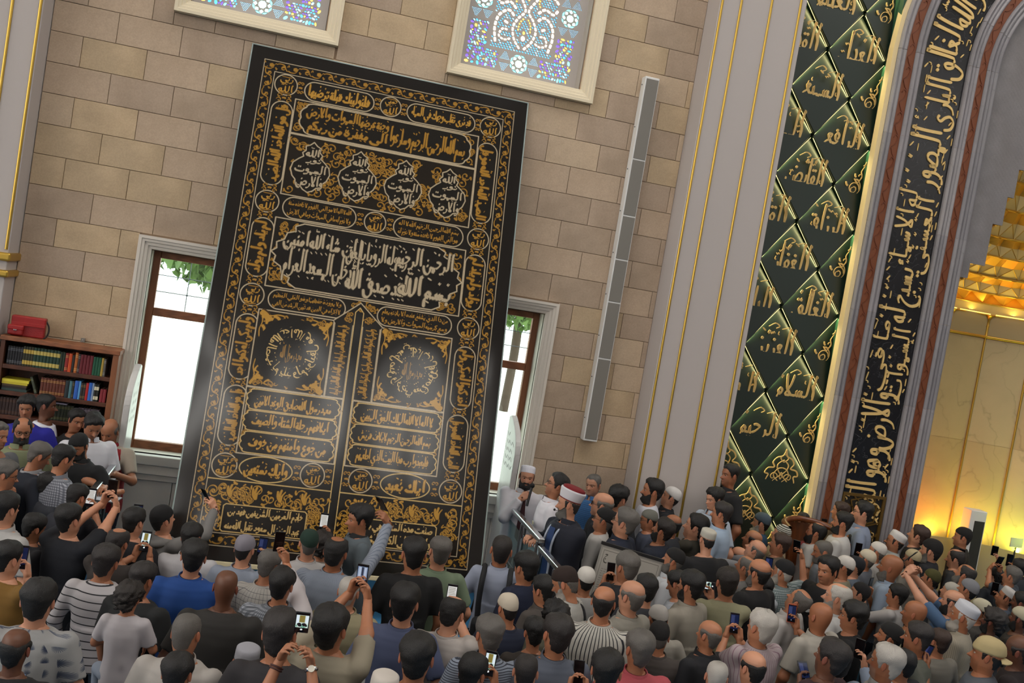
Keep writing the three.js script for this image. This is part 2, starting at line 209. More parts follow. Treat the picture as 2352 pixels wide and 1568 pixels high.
// qibla wall: left part, the bay with four windows, the wall around the prayer niche, right part
{
  const mk = (x0, x1, holes) => T(wallPlate(x1 - x0, HH, holes.map(([a, b, c, d]) => [a - x0, b - x0, c, d]), .4), x0, 0, -.42);
  const wl = struct('wall_front', mk(0, 6.66, [...OPEN.lw, ...OPEN.uw]), MAT.joint);
  struct('wall_front_left', mk(HX0, 0, []), MAT.plaster);
  struct('wall_front_right', mk(14.75, HX1, []), MAT.plaster);
  struct('wall_front_above', box(6.66, 14.75, 10.2, HH, -.42, -.02), MAT.plaster);
  // stone courses, each block a piece of its own
  const courses = [0]; { let y = 5.824 + .3 * 9; const list = []; for (let k = -9; k < 20; k++) { const h = k === 7 ? .279 : k > 7 ? .297 : .3; list.push([k, y - h, y]); y -= h; if (y < .05) break; } courses.length = 0; courses.push(...list); }
  const frames = [[1.10, 2.72, 5.95, 8.75], [3.87, 5.5, 5.93, 8.75], [1.085, 2.715, .6, 3.71], [3.9, 5.525, .6, 3.71]];
  const tones = ['#d8c0a4', '#cfb79e', '#d3ba98', '#c6af99', '#dac09d', '#c4ad96'].map((c, i) => { const t = stoneGrain.clone(); t.offset.set(i * .37, i * .21); t.repeat.set(.9, .9); t.needsUpdate = true; return std({ color: c, map: t, roughness: .82, bumpMap: fineBump, bumpScale: .0015 }); });
  const cache = new Map();
  const blockGeo = (w, h) => { const key = w.toFixed(3) + '_' + h.toFixed(3); if (cache.has(key)) return cache.get(key); const e = .0035, d = .02, a = w / 2 - .0022, b = h / 2 - .0022, P = [[-a + e, -b + e, d], [a - e, -b + e, d], [a - e, b - e, d], [-a + e, b - e, d], [-a, -b, d - e], [a, -b, d - e], [a, b, d - e], [-a, b, d - e], [-a, -b, 0], [a, -b, 0], [a, b, 0], [-a, b, 0]].flat(); const q = (i, j, k, l) => [i, j, k, i, k, l], I = [...q(0, 1, 2, 3)]; for (let i = 0; i < 4; i++) { const j = (i + 1) % 4; I.push(...q(4 + i, 4 + j, j, i), ...q(8 + i, 8 + j, 4 + j, 4 + i)); } let g = geoFrom(P, I).toNonIndexed(); g.computeVertexNormals(); uvXY(g); cache.set(key, g); return g; };
  const r = rng(51);
  for (const [k, y0, y1] of courses) {
    const odd = ((k % 2) + 2) % 2;
    for (let x = odd ? -.3 : 0; x < 6.66; x += .6) {
      let rects = [[Math.max(0.0, x), Math.min(6.66, x + .6), y0, y1]];
      for (const [a, b, c, d] of frames) rects = rects.flatMap(([p, q, s, t]) => { if (q <= a || p >= b || t <= c || s >= d) return [[p, q, s, t]]; const o = []; if (p < a) o.push([p, a, s, t]); if (q > b) o.push([b, q, s, t]); const m0 = Math.max(p, a), m1 = Math.min(q, b); if (s < c) o.push([m0, m1, s, c]); if (t > d) o.push([m0, m1, d, t]); return o; });
      const m = tones[Math.floor(r() * 5.99)];
      for (const [p, q, s, t] of rects) { if (q - p < .03 || t - s < .02) continue; const st = part(wl, 'stone_block', blockGeo(q - p, t - s), m); st.position.set((p + q) / 2, (s + t) / 2, -.02 + (r() - .5) * .0016); }
    }
  }
}
// other walls with their daylight openings, roof with openings added for light from above, floor
{
  const L = []; for (let i = 0; i < 6; i++) L.push([1.2 + i * 4, 3.9 + i * 4, 2.2, 9.5], [1.2 + i * 4, 3.9 + i * 4, 11, 15.5]);
  const left = wallPlate(HZ + .4, HH, L, .4); left.rotateY(-Math.PI / 2); struct('wall_left', T(left, HX0, 0, -.4), MAT.plaster);
  const Rr = []; for (let i = 1; i < 6; i++) Rr.push([1.2 + i * 4, 3.2 + i * 4, 11, 14.5]);
  const right = wallPlate(HZ + .4, HH, Rr, .4); right.rotateY(-Math.PI / 2); struct('wall_right', T(right, HX1 + .4, 0, -.4), MAT.plaster);
  const B = []; for (const x of [-6.4, .4, 4.4, 8.0, 15.8, 19.4, 23.4, 28.4]) B.push([x - HX0 - .9, x - HX0 + .9, 10.6, 15.4]); for (const x of [-5, 0]) B.push([x - HX0 - .8, x - HX0 + .8, 6.2, 9.4]);
  struct('wall_back', T(wallPlate(HX1 - HX0, HH, B, .4), HX0, 0, HZ), MAT.plaster);
  const top = wallPlate(HX1 - HX0 + .8, HZ + .8, [[10, 18, 3, 10.5], [20, 30, 3, 10.5]], .35); top.rotateX(Math.PI / 2); struct('ceiling', T(top, HX0 - .4, HH + .35, -.4), MAT.plaster);
  struct('floor', box(HX0 - .4, HX1 + .4, -.3, 0, -.42, HZ + .4), MAT.carpet);
}
// outside: pale paved court, trees
const court = part(scene, 'courtyard', box(-60, 80, -.5, -.3, -70, -.45), std({ color: '#eae6dc', roughness: .9 })); court.userData.kind = 'structure';
{
  const far = part(scene, 'outer_ground', box(-90, 110, -.8, -.55, -80, 110), std({ color: '#b9b4a6', roughness: .95 })); far.userData.kind = 'structure';
  const leafG = geoFrom([0, 0, 0, .06, .05, .015, 0, .16, 0, -.06, .05, .015], [0, 1, 2, 0, 2, 3]), leafM = std({ color: '#5c7a35', roughness: .7, side: THREE.DoubleSide }), bark = std({ color: '#54443a', roughness: .95 });
  const spots = [[-1.9, -14, 2.6, 6.6], [-4.6, -17, 3.0, 7.6], [.8, -21, 2.8, 6.4], [3.6, -24, 3.2, 7.2], [10.5, -22, 3.0, 7]];
  const names = ['round leafy tree outside the left window, nearest the glass', 'tall leafy tree outside to the left of the bay', 'leafy tree behind the first one outside the left window', 'distant leafy tree outside behind the curtain', 'leafy tree outside the right window'];
  spots.forEach(([x, z, r, h], i) => {
    const t = thing('broadleaf_tree', names[i], 'tree', [x, -.3, z]); const q = rng(90 + i);
    part(t, 'trunk', merge([tube([[0, 0, 0], [.05, h * .3, 0], [-.04, h * .62, .05], [0, h * .9, 0]], .16, 10, 7), tube([[0, h * .4, 0], [.5, h * .6, .2], [.9, h * .75, .3]], .07, 6, 6), tube([[0, h * .45, 0], [-.5, h * .62, -.2], [-.95, h * .78, -.2]], .07, 6, 6)]), bark);
    const n = 5200, im = new THREE.InstancedMesh(leafG, leafM, n), M = new THREE.Matrix4(), Q = new THREE.Quaternion(), E = new THREE.Euler();
    for (let j = 0; j < n; j++) { const c = Math.floor(q() * 9), ca = c * 2.4, cr = r * .5 * (c ? 1 : 0), cy = h * .78 + ((c % 3) - 1) * r * .42; const th = q() * 6.283, ph = Math.acos(2 * q() - 1), rr = r * .52 * Math.pow(q(), .25); E.set(q() * 6, q() * 6, q() * 6); M.compose(V(Math.cos(ca) * cr + Math.sin(ph) * Math.cos(th) * rr, cy + Math.cos(ph) * rr * .8, Math.sin(ca) * cr + Math.sin(ph) * Math.sin(th) * rr), Q.setFromEuler(E), V(2.2, 2.2, 2.2)); im.setMatrixAt(j, M); }
    im.name = 'foliage'; im.castShadow = im.receiveShadow = true; im.userData.kind = 'stuff'; t.add(im);
  });
}
// ---------- window surrounds, frames and panes ----------
// a moulding swept round a rectangle: profile of [inset from the outer edge, height above the wall]
function frameSweep(a, b, c, d, prof, sides = 4) {
  const pos = [], idx = [], ring = prof.map(([i, z]) => [[a + i, c + i, z], [a + i, d - i, z], [b - i, d - i, z], [b - i, c + i, z]]);
  for (let s = 0; s < sides; s++) for (let p = 0; p < prof.length - 1; p++) { const o = pos.length / 3, e = (s + 1) % 4; pos.push(...ring[p][s], ...ring[p][e], ...ring[p + 1][e], ...ring[p + 1][s]); idx.push(o, o + 1, o + 2, o, o + 2, o + 3); }
  const g = geoFrom(pos, idx.reverse()).toNonIndexed(); g.computeVertexNormals(); return uvXY(g);
}
const ogee = (w, h, reveal) => [[0, -.02], [0, h], [w * .22, h], [w * .28, h - .012], [w * .45, h - .014], [w * .52, h - .03], [w * .72, h - .034], [w * .78, h - .05], [w * .97, h - .055], [w, h - .062], [w, -reveal]];
const frameMarble = std({ color: '#d3cbc0', roughness: .6 }), frameCream = std({ color: '#dccfb4', roughness: .65 });
[[1.085, 2.715], [3.9, 5.525]].forEach(([a, b], i) => {
  const w = structGroup(`window_${i + 1}`), [oa, ob, oc, od] = OPEN.lw[i];
  part(w, 'stone_surround', frameSweep(a, b, 1.37, 3.71, ogee(.13, .07, .1)), frameMarble);
  part(w, 'reveal', frameSweep(oa, ob, oc, od, [[.005, -.03], [.005, -.42]]), std({ color: '#c9c3b6', roughness: .6 }));
  part(w, 'sill', box(a - .04, b + .04, 1.40, 1.5, -.3, .1, .012), std({ color: '#c2beb6', roughness: .4 }));
  part(w, 'apron_moulding', merge([box(a, b, 1.3, 1.4, -.02, .075, .01), box(a + .02, b - .02, 1.235, 1.3, -.02, .05, .008)]), frameMarble);
  for (const [p, q] of [[a + .02, (a + b) / 2 - .15], [(a + b) / 2 - .145, (a + b) / 2 + .45], [(a + b) / 2 + .455, b - .02]]) part(w, 'apron_stone', box(p, q, .62, 1.232, -.02, .022, .004), frameMarble);
  const f = .075, z0 = -.27, z1 = -.2, wood = MAT.woodLight;
  part(w, 'wooden_frame', merge([box(oa, oa + f, oc, od, z0, z1, .008), box(ob - f, ob, oc, od, z0, z1, .008), box(oa + f, ob - f, od - f, od, z0, z1, .008), box(oa + f, ob - f, oc, oc + f + .015, z0, z1, .008), box(oa + f, ob - f, 2.90, 2.985, z0, z1 + .01, .008)]), wood);
  const nx = 4, ny = 3, px0 = oa + f, px1 = ob - f, py0 = 2.985, py1 = od - f; // leaded upper light
  for (let x = 0; x < nx; x++) for (let y = 0; y < ny; y++) part(w, 'leaded_pane', box(px0 + (px1 - px0) * x / nx + .003, px0 + (px1 - px0) * (x + 1) / nx - .003, py0 + (py1 - py0) * y / ny + .003, py0 + (py1 - py0) * (y + 1) / ny - .003, -.237, -.233), MAT.glass);
  const bars = []; for (let x = 1; x < nx; x++) bars.push(box(px0 + (px1 - px0) * x / nx - .004, px0 + (px1 - px0) * x / nx + .004, py0, py1, -.242, -.228)); for (let y = 1; y < ny; y++) bars.push(box(px0, px1, py0 + (py1 - py0) * y / ny - .004, py0 + (py1 - py0) * y / ny + .004, -.242, -.228));
  for (let x = 1; x < nx; x++) for (let y = 1; y < ny; y++) bars.push(T(new THREE.SphereGeometry(.012, 8, 6), px0 + (px1 - px0) * x / nx, py0 + (py1 - py0) * y / ny, -.232));
  part(w, 'lead_came', merge(bars), std({ color: '#8e9aa2', roughness: .5, metalness: .4 }));
  part(w, 'pane', box(px0, px1, oc + f, 2.9, -.237, -.233), MAT.glass);
});
// stained glass in a pierced plaster plate
{
  const W = 1.34, Hh = 2.5, holes = [], poly = (cx, cy, rx, ry, a, n = 7) => Array.from({ length: n }, (_, i) => { const t = i / n * 6.283; const x = Math.cos(t) * rx, y = Math.sin(t) * ry; return [cx + x * Math.cos(a) - y * Math.sin(a), cy + x * Math.sin(a) + y * Math.cos(a)]; });
  const sat = (A, B2, m) => { for (const [P, Q] of [[A, B2], [B2, A]]) for (let i = 0; i < P.length; i++) { const [x0, y0] = P[i], [x1, y1] = P[(i + 1) % P.length], l = Math.hypot(x1 - x0, y1 - y0) || 1, nx = (y1 - y0) / l, ny = (x0 - x1) / l; let a1 = -1e9, a0 = 1e9, b1 = -1e9, b0 = 1e9; for (const [x, y] of P) { const d = x * nx + y * ny; a1 = Math.max(a1, d); a0 = Math.min(a0, d); } for (const [x, y] of Q) { const d = x * nx + y * ny; b1 = Math.max(b1, d); b0 = Math.min(b0, d); } if (b0 > a1 + m || a0 > b1 + m) return true; } return false; };
  const put = (pts, col, big) => { const n = pts.length, cx = pts.reduce((s, p) => s + p[0], 0) / n, cy = pts.reduce((s, p) => s + p[1], 0) / n, rad = Math.max(...pts.map((p) => Math.hypot(p[0] - cx, p[1] - cy))); if (pts.some(([x, y]) => x < .02 || x > W - .02 || y < .02 || y > Hh - .02)) return; for (const h of holes) if (Math.hypot(h.cx - cx, h.cy - cy) < h.rad + rad + .004 && !sat(h.pts, pts, .0028)) return; holes.push({ pts, col, big, cx, cy, rad }); };
  const B = .075, band = .235, r = rng(5), near = []; // border, width of the outer band
  const ix0 = B + band, ix1 = W - B - band, iy0 = B + band - .02, iy1 = Hh - .3;
  const free = (x, y, d) => !near.some(([a, b, e]) => Math.hypot(a - x, b - y) < d + e);
  const along = (pts, w, seg, col) => { const c = new THREE.CatmullRomCurve3(pts.map(([x, y]) => V(x, y, 0)), false, 'centripetal'), L = c.getLength(), n = Math.max(2, Math.round(L / seg)); for (let i = 0; i < n; i++) { const p = c.getPointAt((i + .5) / n), t = c.getTangentAt((i + .5) / n); if (p.x < ix0 + .02 || p.x > ix1 - .02 || p.y < iy0 + .02 || p.y > iy1 - .02 || !free(p.x, p.y, w * .55)) continue; const a = Math.atan2(t.y, t.x), hl = L / n / 2 - .004, hw = w / 2; put([[-hl, -hw * .7], [-hl * .6, -hw], [hl * .6, -hw], [hl, -hw * .7], [hl, hw * .7], [hl * .6, hw], [-hl * .6, hw], [-hl, hw * .7]].map(([x, y]) => [p.x + x * Math.cos(a) - y * Math.sin(a), p.y + x * Math.sin(a) + y * Math.cos(a)]), col, 1); near.push([p.x, p.y, Math.max(hw, hl * .75) + .004]); } };
  const cx = W / 2;
  for (let k = 0; k < 3; k++) {
    const y = iy0 + .16 + k * .66;
    for (const s of [-1, 1]) {
      const m = (l) => l.map(([a, b]) => [cx + s * a, y + b]);
      along(m([[.02, -.12], [.1, -.02], [.13, .1], [.09, .2], [.02, .3], [.08, .42], [.14, .5]]), .026, .05, 'cream');
      along(m([[.3, -.1], [.33, .06], [.3, .2], [.2, .27], [.13, .2], [.17, .13], [.24, .15]]), .03, .056, 'cream');
      along(m([[.1, .0], [.2, -.05], [.27, -.02], [.24, .06], [.18, .06]]), .024, .045, 'cream');
      along(m([[.12, .3], [.2, .36], [.3, .33], [.35, .42], [.28, .5], [.2, .48]]), .03, .055, 'cream');
      along(m([[.07, .07], [.06, .16], [.02, .22]]), .018, .03, 'amber'); along(m([[.16, .34], [.12, .42], [.15, .48]]), .018, .03, 'amber'); along(m([[.36, -.02], [.38, .12], [.36, .26]]), .02, .035, 'amber');
    }
    const bud = (x, b, rx, ry, a, col) => { const q = Math.max(rx, ry); if (!free(x, b, q + .001)) return; put(poly(x, b, rx, ry, a), col, 1); near.push([x, b, q + .003]); };
    bud(cx, y, .026, .032, 0, 'cream'); bud(cx, y + .062, .016, .022, 0, 'amber'); for (const s of [-1, 1]) bud(cx + s * .046, y + .032, .013, .022, s * .6, 'cream');
    bud(cx, y + .36, .024, .03, 0, 'cream'); bud(cx, y + .43, .014, .02, 0, 'amber');
  }
  for (let y = iy0 + .018, row = 0; y < iy1 - .01; y += .0235, row++) for (let x = ix0 + .02 + (row % 2) * .0165; x < ix1 - .012; x += .033) if (free(x, y, .0105)) put(poly(x, y, .0148, .0098, -.5, 6), r() < .8 ? 'blue' : 'sky');
  // outer band: octagonal cells, fans of dots, stars
  const blob = (x, y) => { const c = ['violet', 'sky', 'amber', 'blue', 'violet', 'blue', 'cyan', 'violet'][Math.floor(r() * 8)]; for (const k of [1, .8, .6]) { const n0 = holes.length; put(poly(x, y, (.017 + r() * .012) * k, (.0125 + r() * .006) * k, r() * 3.14, 7), c, r() < .5); if (holes.length > n0) break; } };
  const fill = (x0, x1, y0, y1, cut) => { for (let y = y0 + .014, row = 0; y < y1 - .01; y += .027, row++) for (let x = x0 + .014 + (row % 2) * .016; x < x1 - .012; x += .031) if (!cut || cut(x, y)) blob(x + (r() - .5) * .004, y + (r() - .5) * .004); };
  const midY = iy0 + .62;
  const star = (sx, sy) => { put(poly(sx, sy, .043, .043, .39, 8), 'aqua', 1); for (let i = 0; i < 8; i++) { const a = i * .7854, p = (rr, b) => [sx + Math.cos(a + b) * rr, sy + Math.sin(a + b) * rr]; put([p(.05, 0), p(.074, -.34), p(.098, 0), p(.074, .34)], 'aqua', 1); put([p(.086, .22), p(.098, .06), p(.104, .39), p(.098, .72), p(.086, .56), p(.08, .39)].map((q) => q), 'cyan', 0); } };
  const fan = (x, y, up, hz) => { for (let i = 0; i < 6; i++) { const n = 2 + i; for (let j = 0; j < n; j++) { const u = (j - (n - 1) / 2) * .0165, v = (i - 2.5) * .0145 * up; put(poly(x + (hz ? v : u), y + (hz ? u : v), .0072, .0062, 0, 5), 'sky'); } } };
  const bandBox = (x0, x1, y0, y1, vert) => { // one side of the band with star in the middle
    const mx = (x0 + x1) / 2, my = (y0 + y1) / 2; star(mx, my);
    if (vert) { for (const s of [-1, 1]) { fan(mx - .062, my + s * .155, -s, 0); fan(mx + .062, my + s * .155, -s, 0); } fill(x0, x1, y0, my - .215); fill(x0, x1, my + .215, y1); }
    else { for (const s of [-1, 1]) { fan(mx + s * .165, my - .062, 1, 0); fan(mx + s * .165, my + .062, -1, 0); } fill(x0, mx - .235, y0, y1); fill(mx + .235, x1, y0, y1); }
  };
  bandBox(B, W - B, B, B + band - .045, false);
  for (let k = 0; k < 2; k++) { const y0 = B + band - .03 + k * 1.02; bandBox(B, B + band - .03, y0, y0 + 1.0, true); bandBox(W - B - band + .03, W - B, y0, y0 + 1.0, true); }
  const shape = new THREE.Shape(); shape.moveTo(0, 0); shape.lineTo(W, 0); shape.lineTo(W, Hh); shape.lineTo(0, Hh); shape.closePath();
  for (const h of holes) { const p = new THREE.Path(); h.pts.forEach(([x, y], i) => i ? p.lineTo(x, y) : p.moveTo(x, y)); p.closePath(); shape.holes.push(p); }
  const plate = new THREE.ExtrudeGeometry(shape, { depth: .02, bevelEnabled: false }); T(plate, 0, 0, -.0);
  const COL = { cream: '#fff0d8', amber: '#f0b04c', blue: '#3f8ad0', sky: '#7cc0ee', violet: '#5540c0', cyan: '#66d2e8', aqua: '#a4f0e4' }, GM = {};
  for (const k in COL) GM[k] = phys({ color: COL[k], roughness: .25, transmission: 1, thickness: 0 });
  const pieceGeo = (h) => { const n = h.pts.length, mx = h.pts.reduce((s, p) => s + p[0], 0) / n, my = h.pts.reduce((s, p) => s + p[1], 0) / n, pos = [], idx = []; for (const [x, y] of h.pts) { const d = Math.hypot(x - mx, y - my) || 1, k = 1 + .0025 / d; pos.push(mx + (x - mx) * k, my + (y - my) * k, 0); } for (let i = 1; i < n - 1; i++) idx.push(0, i, i + 1); const g = geoFrom(pos, idx); return g; };
  const area = (p) => Math.abs(p.reduce((s, [x, y], i) => { const [u, v] = p[(i + 1) % p.length]; return s + x * v - u * y; }, 0));
  const ordered = holes.map((h) => ({ h, a: area(h.pts) * (h.pts[0][1] < 1.2 ? 4 : 1) })).sort((p, q) => q.a - p.a), big = ordered.slice(0, 300), small = ordered.slice(300);
  const bigGeo = big.map(({ h }) => [pieceGeo(h), h.col]), rest = Object.keys(COL).map((k) => [small.filter(({ h }) => h.col === k).map(({ h }) => pieceGeo(h)), k]).filter(([l]) => l.length).map(([l, k]) => [merge(l), k]);
  [[1.10, 2.72, 5.95], [3.87, 5.5, 5.93]].forEach(([a, b, c], i) => {
    const w = structGroup(`window_${i + 3}`), [oa, ob, oc] = OPEN.uw[i];
    part(w, 'stone_surround', frameSweep(a, b, c, 8.75, ogee(.135, .09, .1)), frameCream);
    part(w, 'reveal', frameSweep(oa, ob, oc, 8.6, [[.005, -.03], [.005, -.42]]), std({ color: '#b3aca2', roughness: .8 }));
    const gp = part(w, 'plaster_grille', plate, MAT.gypsum); gp.position.set(oa, oc, -.22);
    for (const [g, k] of bigGeo) { const m = part(w, 'glass_piece', g, GM[k]); m.position.set(oa, oc, -.224); }
    for (const [g, k] of rest) { const m = part(w, 'small_glass_pieces', g, GM[k]); m.position.set(oa, oc, -.224); m.userData.kind = 'stuff'; }
  });
}
// ---------- white pilasters with gold rods ----------
function pilaster(name, x0, x1, lines, right) {
  const g = structGroup(name);
  part(g, 'shaft', box(x0, x1, 0, 10.2, -.4, .35, .012), MAT.plaster);
  for (const x of lines) part(g, 'gold_rod', rod([x, right ? 0 : 3.36, .352], [x, 10, .352], .014, 8), MAT.gold);
  if (!right) { for (const [y, r] of [[3.29, .04], [3.13, .034]]) part(g, 'gold_moulding', merge([box(x0 - .03, x1 + .03, y - r, y + r, -.02, .39, .02)]), MAT.gold); }
  return g;
}
pilaster('trim_1', 6.66, 7.68, [6.685, 6.905, 7.26, 7.605], true);
pilaster('trim_2', -1.02, -.005, [-.03, -.27, -.62, -.96], false);
// ---------- green lattice of lozenge panels with lit grooves ----------
{
  const g = structGroup('wall_niche_lattice');
  part(g, 'backing', box(7.3, 9.12, 0, 10.2, -.42, -.34), MAT.greenWall);
  part(g, 'reveal', box(9.09, 9.14, 0, 10.2, -.42, -.02), MAT.greenWall);
  const hw = .392, hh = .512, zc = -.2, tilt = .055;
  const ledM = std({ color: '#fff3c8', emissive: '#ffe9a0', emissiveIntensity: 1.4 });
  const names = { '8.70': [null, 'السلام', 'الخالق', 'الرزاق', 'الرافع', 'العدل', 'اللطيف', 'الغني'], '8.31': ['الرحيم', 'العزيز', 'الغفار', 'القابض', 'السميع', 'الحليم', 'العظيم', 'الشكور'], '7.92': [null, 'المؤمن', 'البارئ', 'القهار', 'المذل', 'القدير', 'الباسط', 'البصير'] };
  const medallion = () => { const o = []; for (const s of [-1, 1]) { const m = (l, w) => o.push({ s: l.map(([x, y]) => [x * s, y]), w }); m([[0, .34], [.03, .27], [.1, .24], [.14, .18], [.11, .12], [.19, .1], [.22, .04], [.17, .02], [.19, -.06], [.13, -.12], [.05, -.15], [.05, -.22], [.0, -.34]], .018); m([[0, .22], [.07, .16], [.05, .08], [-.04, .0], [-.1, -.06], [-.04, -.12], [.03, -.05], [.1, .02], [.06, .1], [0, .12]], .014); o.push({ ...spiral(s * .1, .0, .06, s > 0 ? 3.1 : 0, .9, -s, .012) }); o.push({ ...spiral(s * .04, -.17, .035, 1.57, .8, s, .011) }); m([[0, .3], [.05, .24], [0, .19]], .012); } o.push({ s: [[0, .36], [.0, .28]], w: .026 }, { s: [[-.02, .02], [0, .06], [.02, .02], [0, -.02], [-.02, .02]], w: .014 }); return o; };
  const half = () => { const o = [spiral(-.1, -.02, .085, 0, 1.4, 1, .014, 18), spiral(-.1, -.02, .12, 1.6, .85, -1, .013, 16), spiral(-.05, .14, .05, 4, .9, 1, .012), leaf(-.19, .0, 2.2, .06, .024), leaf(-.1, .12, 2, .05, .02)]; o.push({ s: [[-.12, .1], [-.06, .06], [-.02, .14], [-.04, .2], [-.01, .27], [.0, .33]], w: .014 }, { s: [[-.1, -.14], [-.04, -.18], [-.06, -.24], [-.03, -.3], [-.015, -.36]], w: .014 }, leaf(-.1, -.14, -2, .06, .022), leaf(-.03, .27, .5, .05, .02)); return o; };
  const arcs = (seed) => { const r = rng(seed), o = []; const n = 7; for (let i = 0; i < n; i++) { const a = r() * 6.283, x = Math.cos(a) * .2, y = Math.sin(a) * .2 - .02; o.push(r() < .5 ? { s: [[x, y + .03], [x - .005, y], [x + .01, y - .012]], w: .013 } : { s: [[x - .022, y + .02], [x - .006, y], [x + .004, y + .022], [x + .02, y + .006]], w: .011 }); } return o; };
  const nameRelief = (txt, seed) => { // stacked round composition: tall strokes on the right, the rest swinging round below
    const st = fit(write(txt, .55, seed), -.245, .24, -.16, .25, 0, 1.0), o = st.map((s) => ({ s: s.s, w: clamp(s.w * 1.1, .017, .034) }));
    o.push({ s: [[.2, .14], [.235, .02], [.2, -.13], [.06, -.225], [-.09, -.215], [-.19, -.1]], w: .036 }, { s: [[-.13, .25], [-.05, .3], [.01, .27], [-.03, .24]], w: .014 }, { s: [[.05, .24], [.14, .27]], w: .013 }, { s: [[-.05, -.27], [.06, -.26]], w: .012 }, { s: [[0, -.3], [.006, -.33], [-.004, -.36]], w: .012 }); return o.concat(arcs(seed + 3));
  };
  const plateGeo = (h) => { // lozenge leaning forward at its foot; h: 0 whole, -1 left half only
    const b = .03, e = .012, s = .978, X = hw * s, Y = hh * s, z = (y) => -y / hh * tilt; const P = h ? [[-X, 0], [0, -Y], [0, Y]] : [[-X, 0], [0, -Y], [X, 0], [0, Y]], n = P.length, pos = [], idx = [];
    const mx = P.reduce((a, p) => a + p[0], 0) / n, my = 0; P.forEach(([x, y]) => pos.push(mx + (x - mx) * (1 - e * 2), my + (y - my) * (1 - e * 2), z(y) + b)); P.forEach(([x, y]) => pos.push(x, y, z(y) + b - .008)); P.forEach(([x, y]) => pos.push(x, y, z(y) - .03));
    for (let i = 1; i < n - 1; i++) idx.push(0, i, i + 1); for (let i = 0; i < n; i++) { const j = (i + 1) % n; idx.push(n + i, n + j, j, n + i, j, i, 2 * n + i, 2 * n + j, n + j, 2 * n + i, n + j, n + i); } const q = geoFrom(pos, idx).toNonIndexed(); q.computeVertexNormals(); return q; };
  const whole = plateGeo(0), left = plateGeo(-1), med = reliefGeo(medallion(), .01), hf = reliefGeo(fit(half(), -.24, -.02, -.33, .34), .01);
  const ang = Math.atan2(tilt, hh);
  const addLed = (p, x0, y0, x1, y1, k) => { // slim strip under the neighbour's lower edge
    const dx = x1 - x0, dy = y1 - y0, l = Math.hypot(dx, dy), m = part(p, 'led_strip', new THREE.BoxGeometry(l * .95, .004, .005), ledM); m.position.set((x0 + x1) / 2, (y0 + y1) / 2, k); m.rotation.z = Math.atan2(dy, dx); m.castShadow = false;
    const L = new THREE.RectAreaLight(0xfff0a8, 48, l * .94, .012), nx = dy / l, ny = -dx / l, sgn = ny < 0 ? 1 : -1; L.position.set((x0 + x1) / 2 + nx * sgn * .007, (y0 + y1) / 2 + ny * sgn * .007, k); p.add(L); L.up.set(0, 0, 1); L.lookAt(p.position.x + (x0 + x1) / 2 + nx * sgn, p.position.y + (y0 + y1) / 2 + ny * sgn, p.position.z + k - .12);
  };
  const panel = (x, y, txt, h, seed) => {
    const p = new THREE.Group(); p.name = 'lozenge_panel'; p.position.set(x, y, zc); g.add(p);
    part(p, 'panel_board', h ? left : whole, MAT.green);
    const t = part(p, h ? 'gold_ornament' : txt ? 'gold_lettering' : 'gold_ornament', h ? hf : txt ? reliefGeo(nameRelief(txt, seed), .01) : med, MAT.goldLetter); t.position.z = .03; t.rotation.x = ang;
    if (y > .4 && y < 8.3) { addLed(p, -hw * .97, hh * .02, -hw * .015, hh * .965, .03); if (!h) addLed(p, hw * .97, hh * .02, hw * .015, hh * .965, .03); }
  };
  for (let k = -2; k < 8; k++) {
    for (const [x, y0] of [[8.70, 2.08], [8.31, 2.59], [7.92, 2.08], [7.53, 2.59]]) { const y = y0 + 1.024 * k; if (y < .2) continue; panel(x, y, k < 0 ? null : (names[x.toFixed(2)] ?? [])[k] ?? (x === 7.53 ? 'الملك' : null), 0, 100 + k * 9 + Math.round(x * 10)); }
    const y = 2.59 + 1.024 * k; if (y > .2) panel(9.09, y, null, -1, 3);
  }
}
// ---------- marble portal around the niche ----------
const PC = [11.9, 7.35]; // centre and springing of its arches
function portalSweep(prof, y0, a1 = Math.PI, segs = 20, yb) { // profile of [x on the left side, z]
  const path = []; if (yb === undefined) { path.push([0, y0], [0, PC[1]]); for (let i = 1; i <= segs; i++) path.push([i / segs * a1, null]); if (a1 >= Math.PI) path.push([Math.PI, y0]); } else if (y0 === null) { for (let i = 0; i <= segs; i++) path.push([lerp(yb, a1, i / segs), null]); } else path.push([0, y0], [0, yb]);
  const pos = [], idx = [], m = prof.length;
  for (const [a, y] of path) for (const [x, z] of prof) { const r = PC[0] - x; pos.push(PC[0] - Math.cos(a) * r, y === null ? PC[1] + Math.sin(a) * r : y, z); }
  for (let i = 0; i < path.length - 1; i++) for (let j = 0; j < m - 1; j++) { const o = i * m + j; idx.push(o, o + 1, o + m, o + 1, o + m + 1, o + m); }
  const g = geoFrom(pos, idx).toNonIndexed(); g.computeVertexNormals(); return uvXY(g);
}
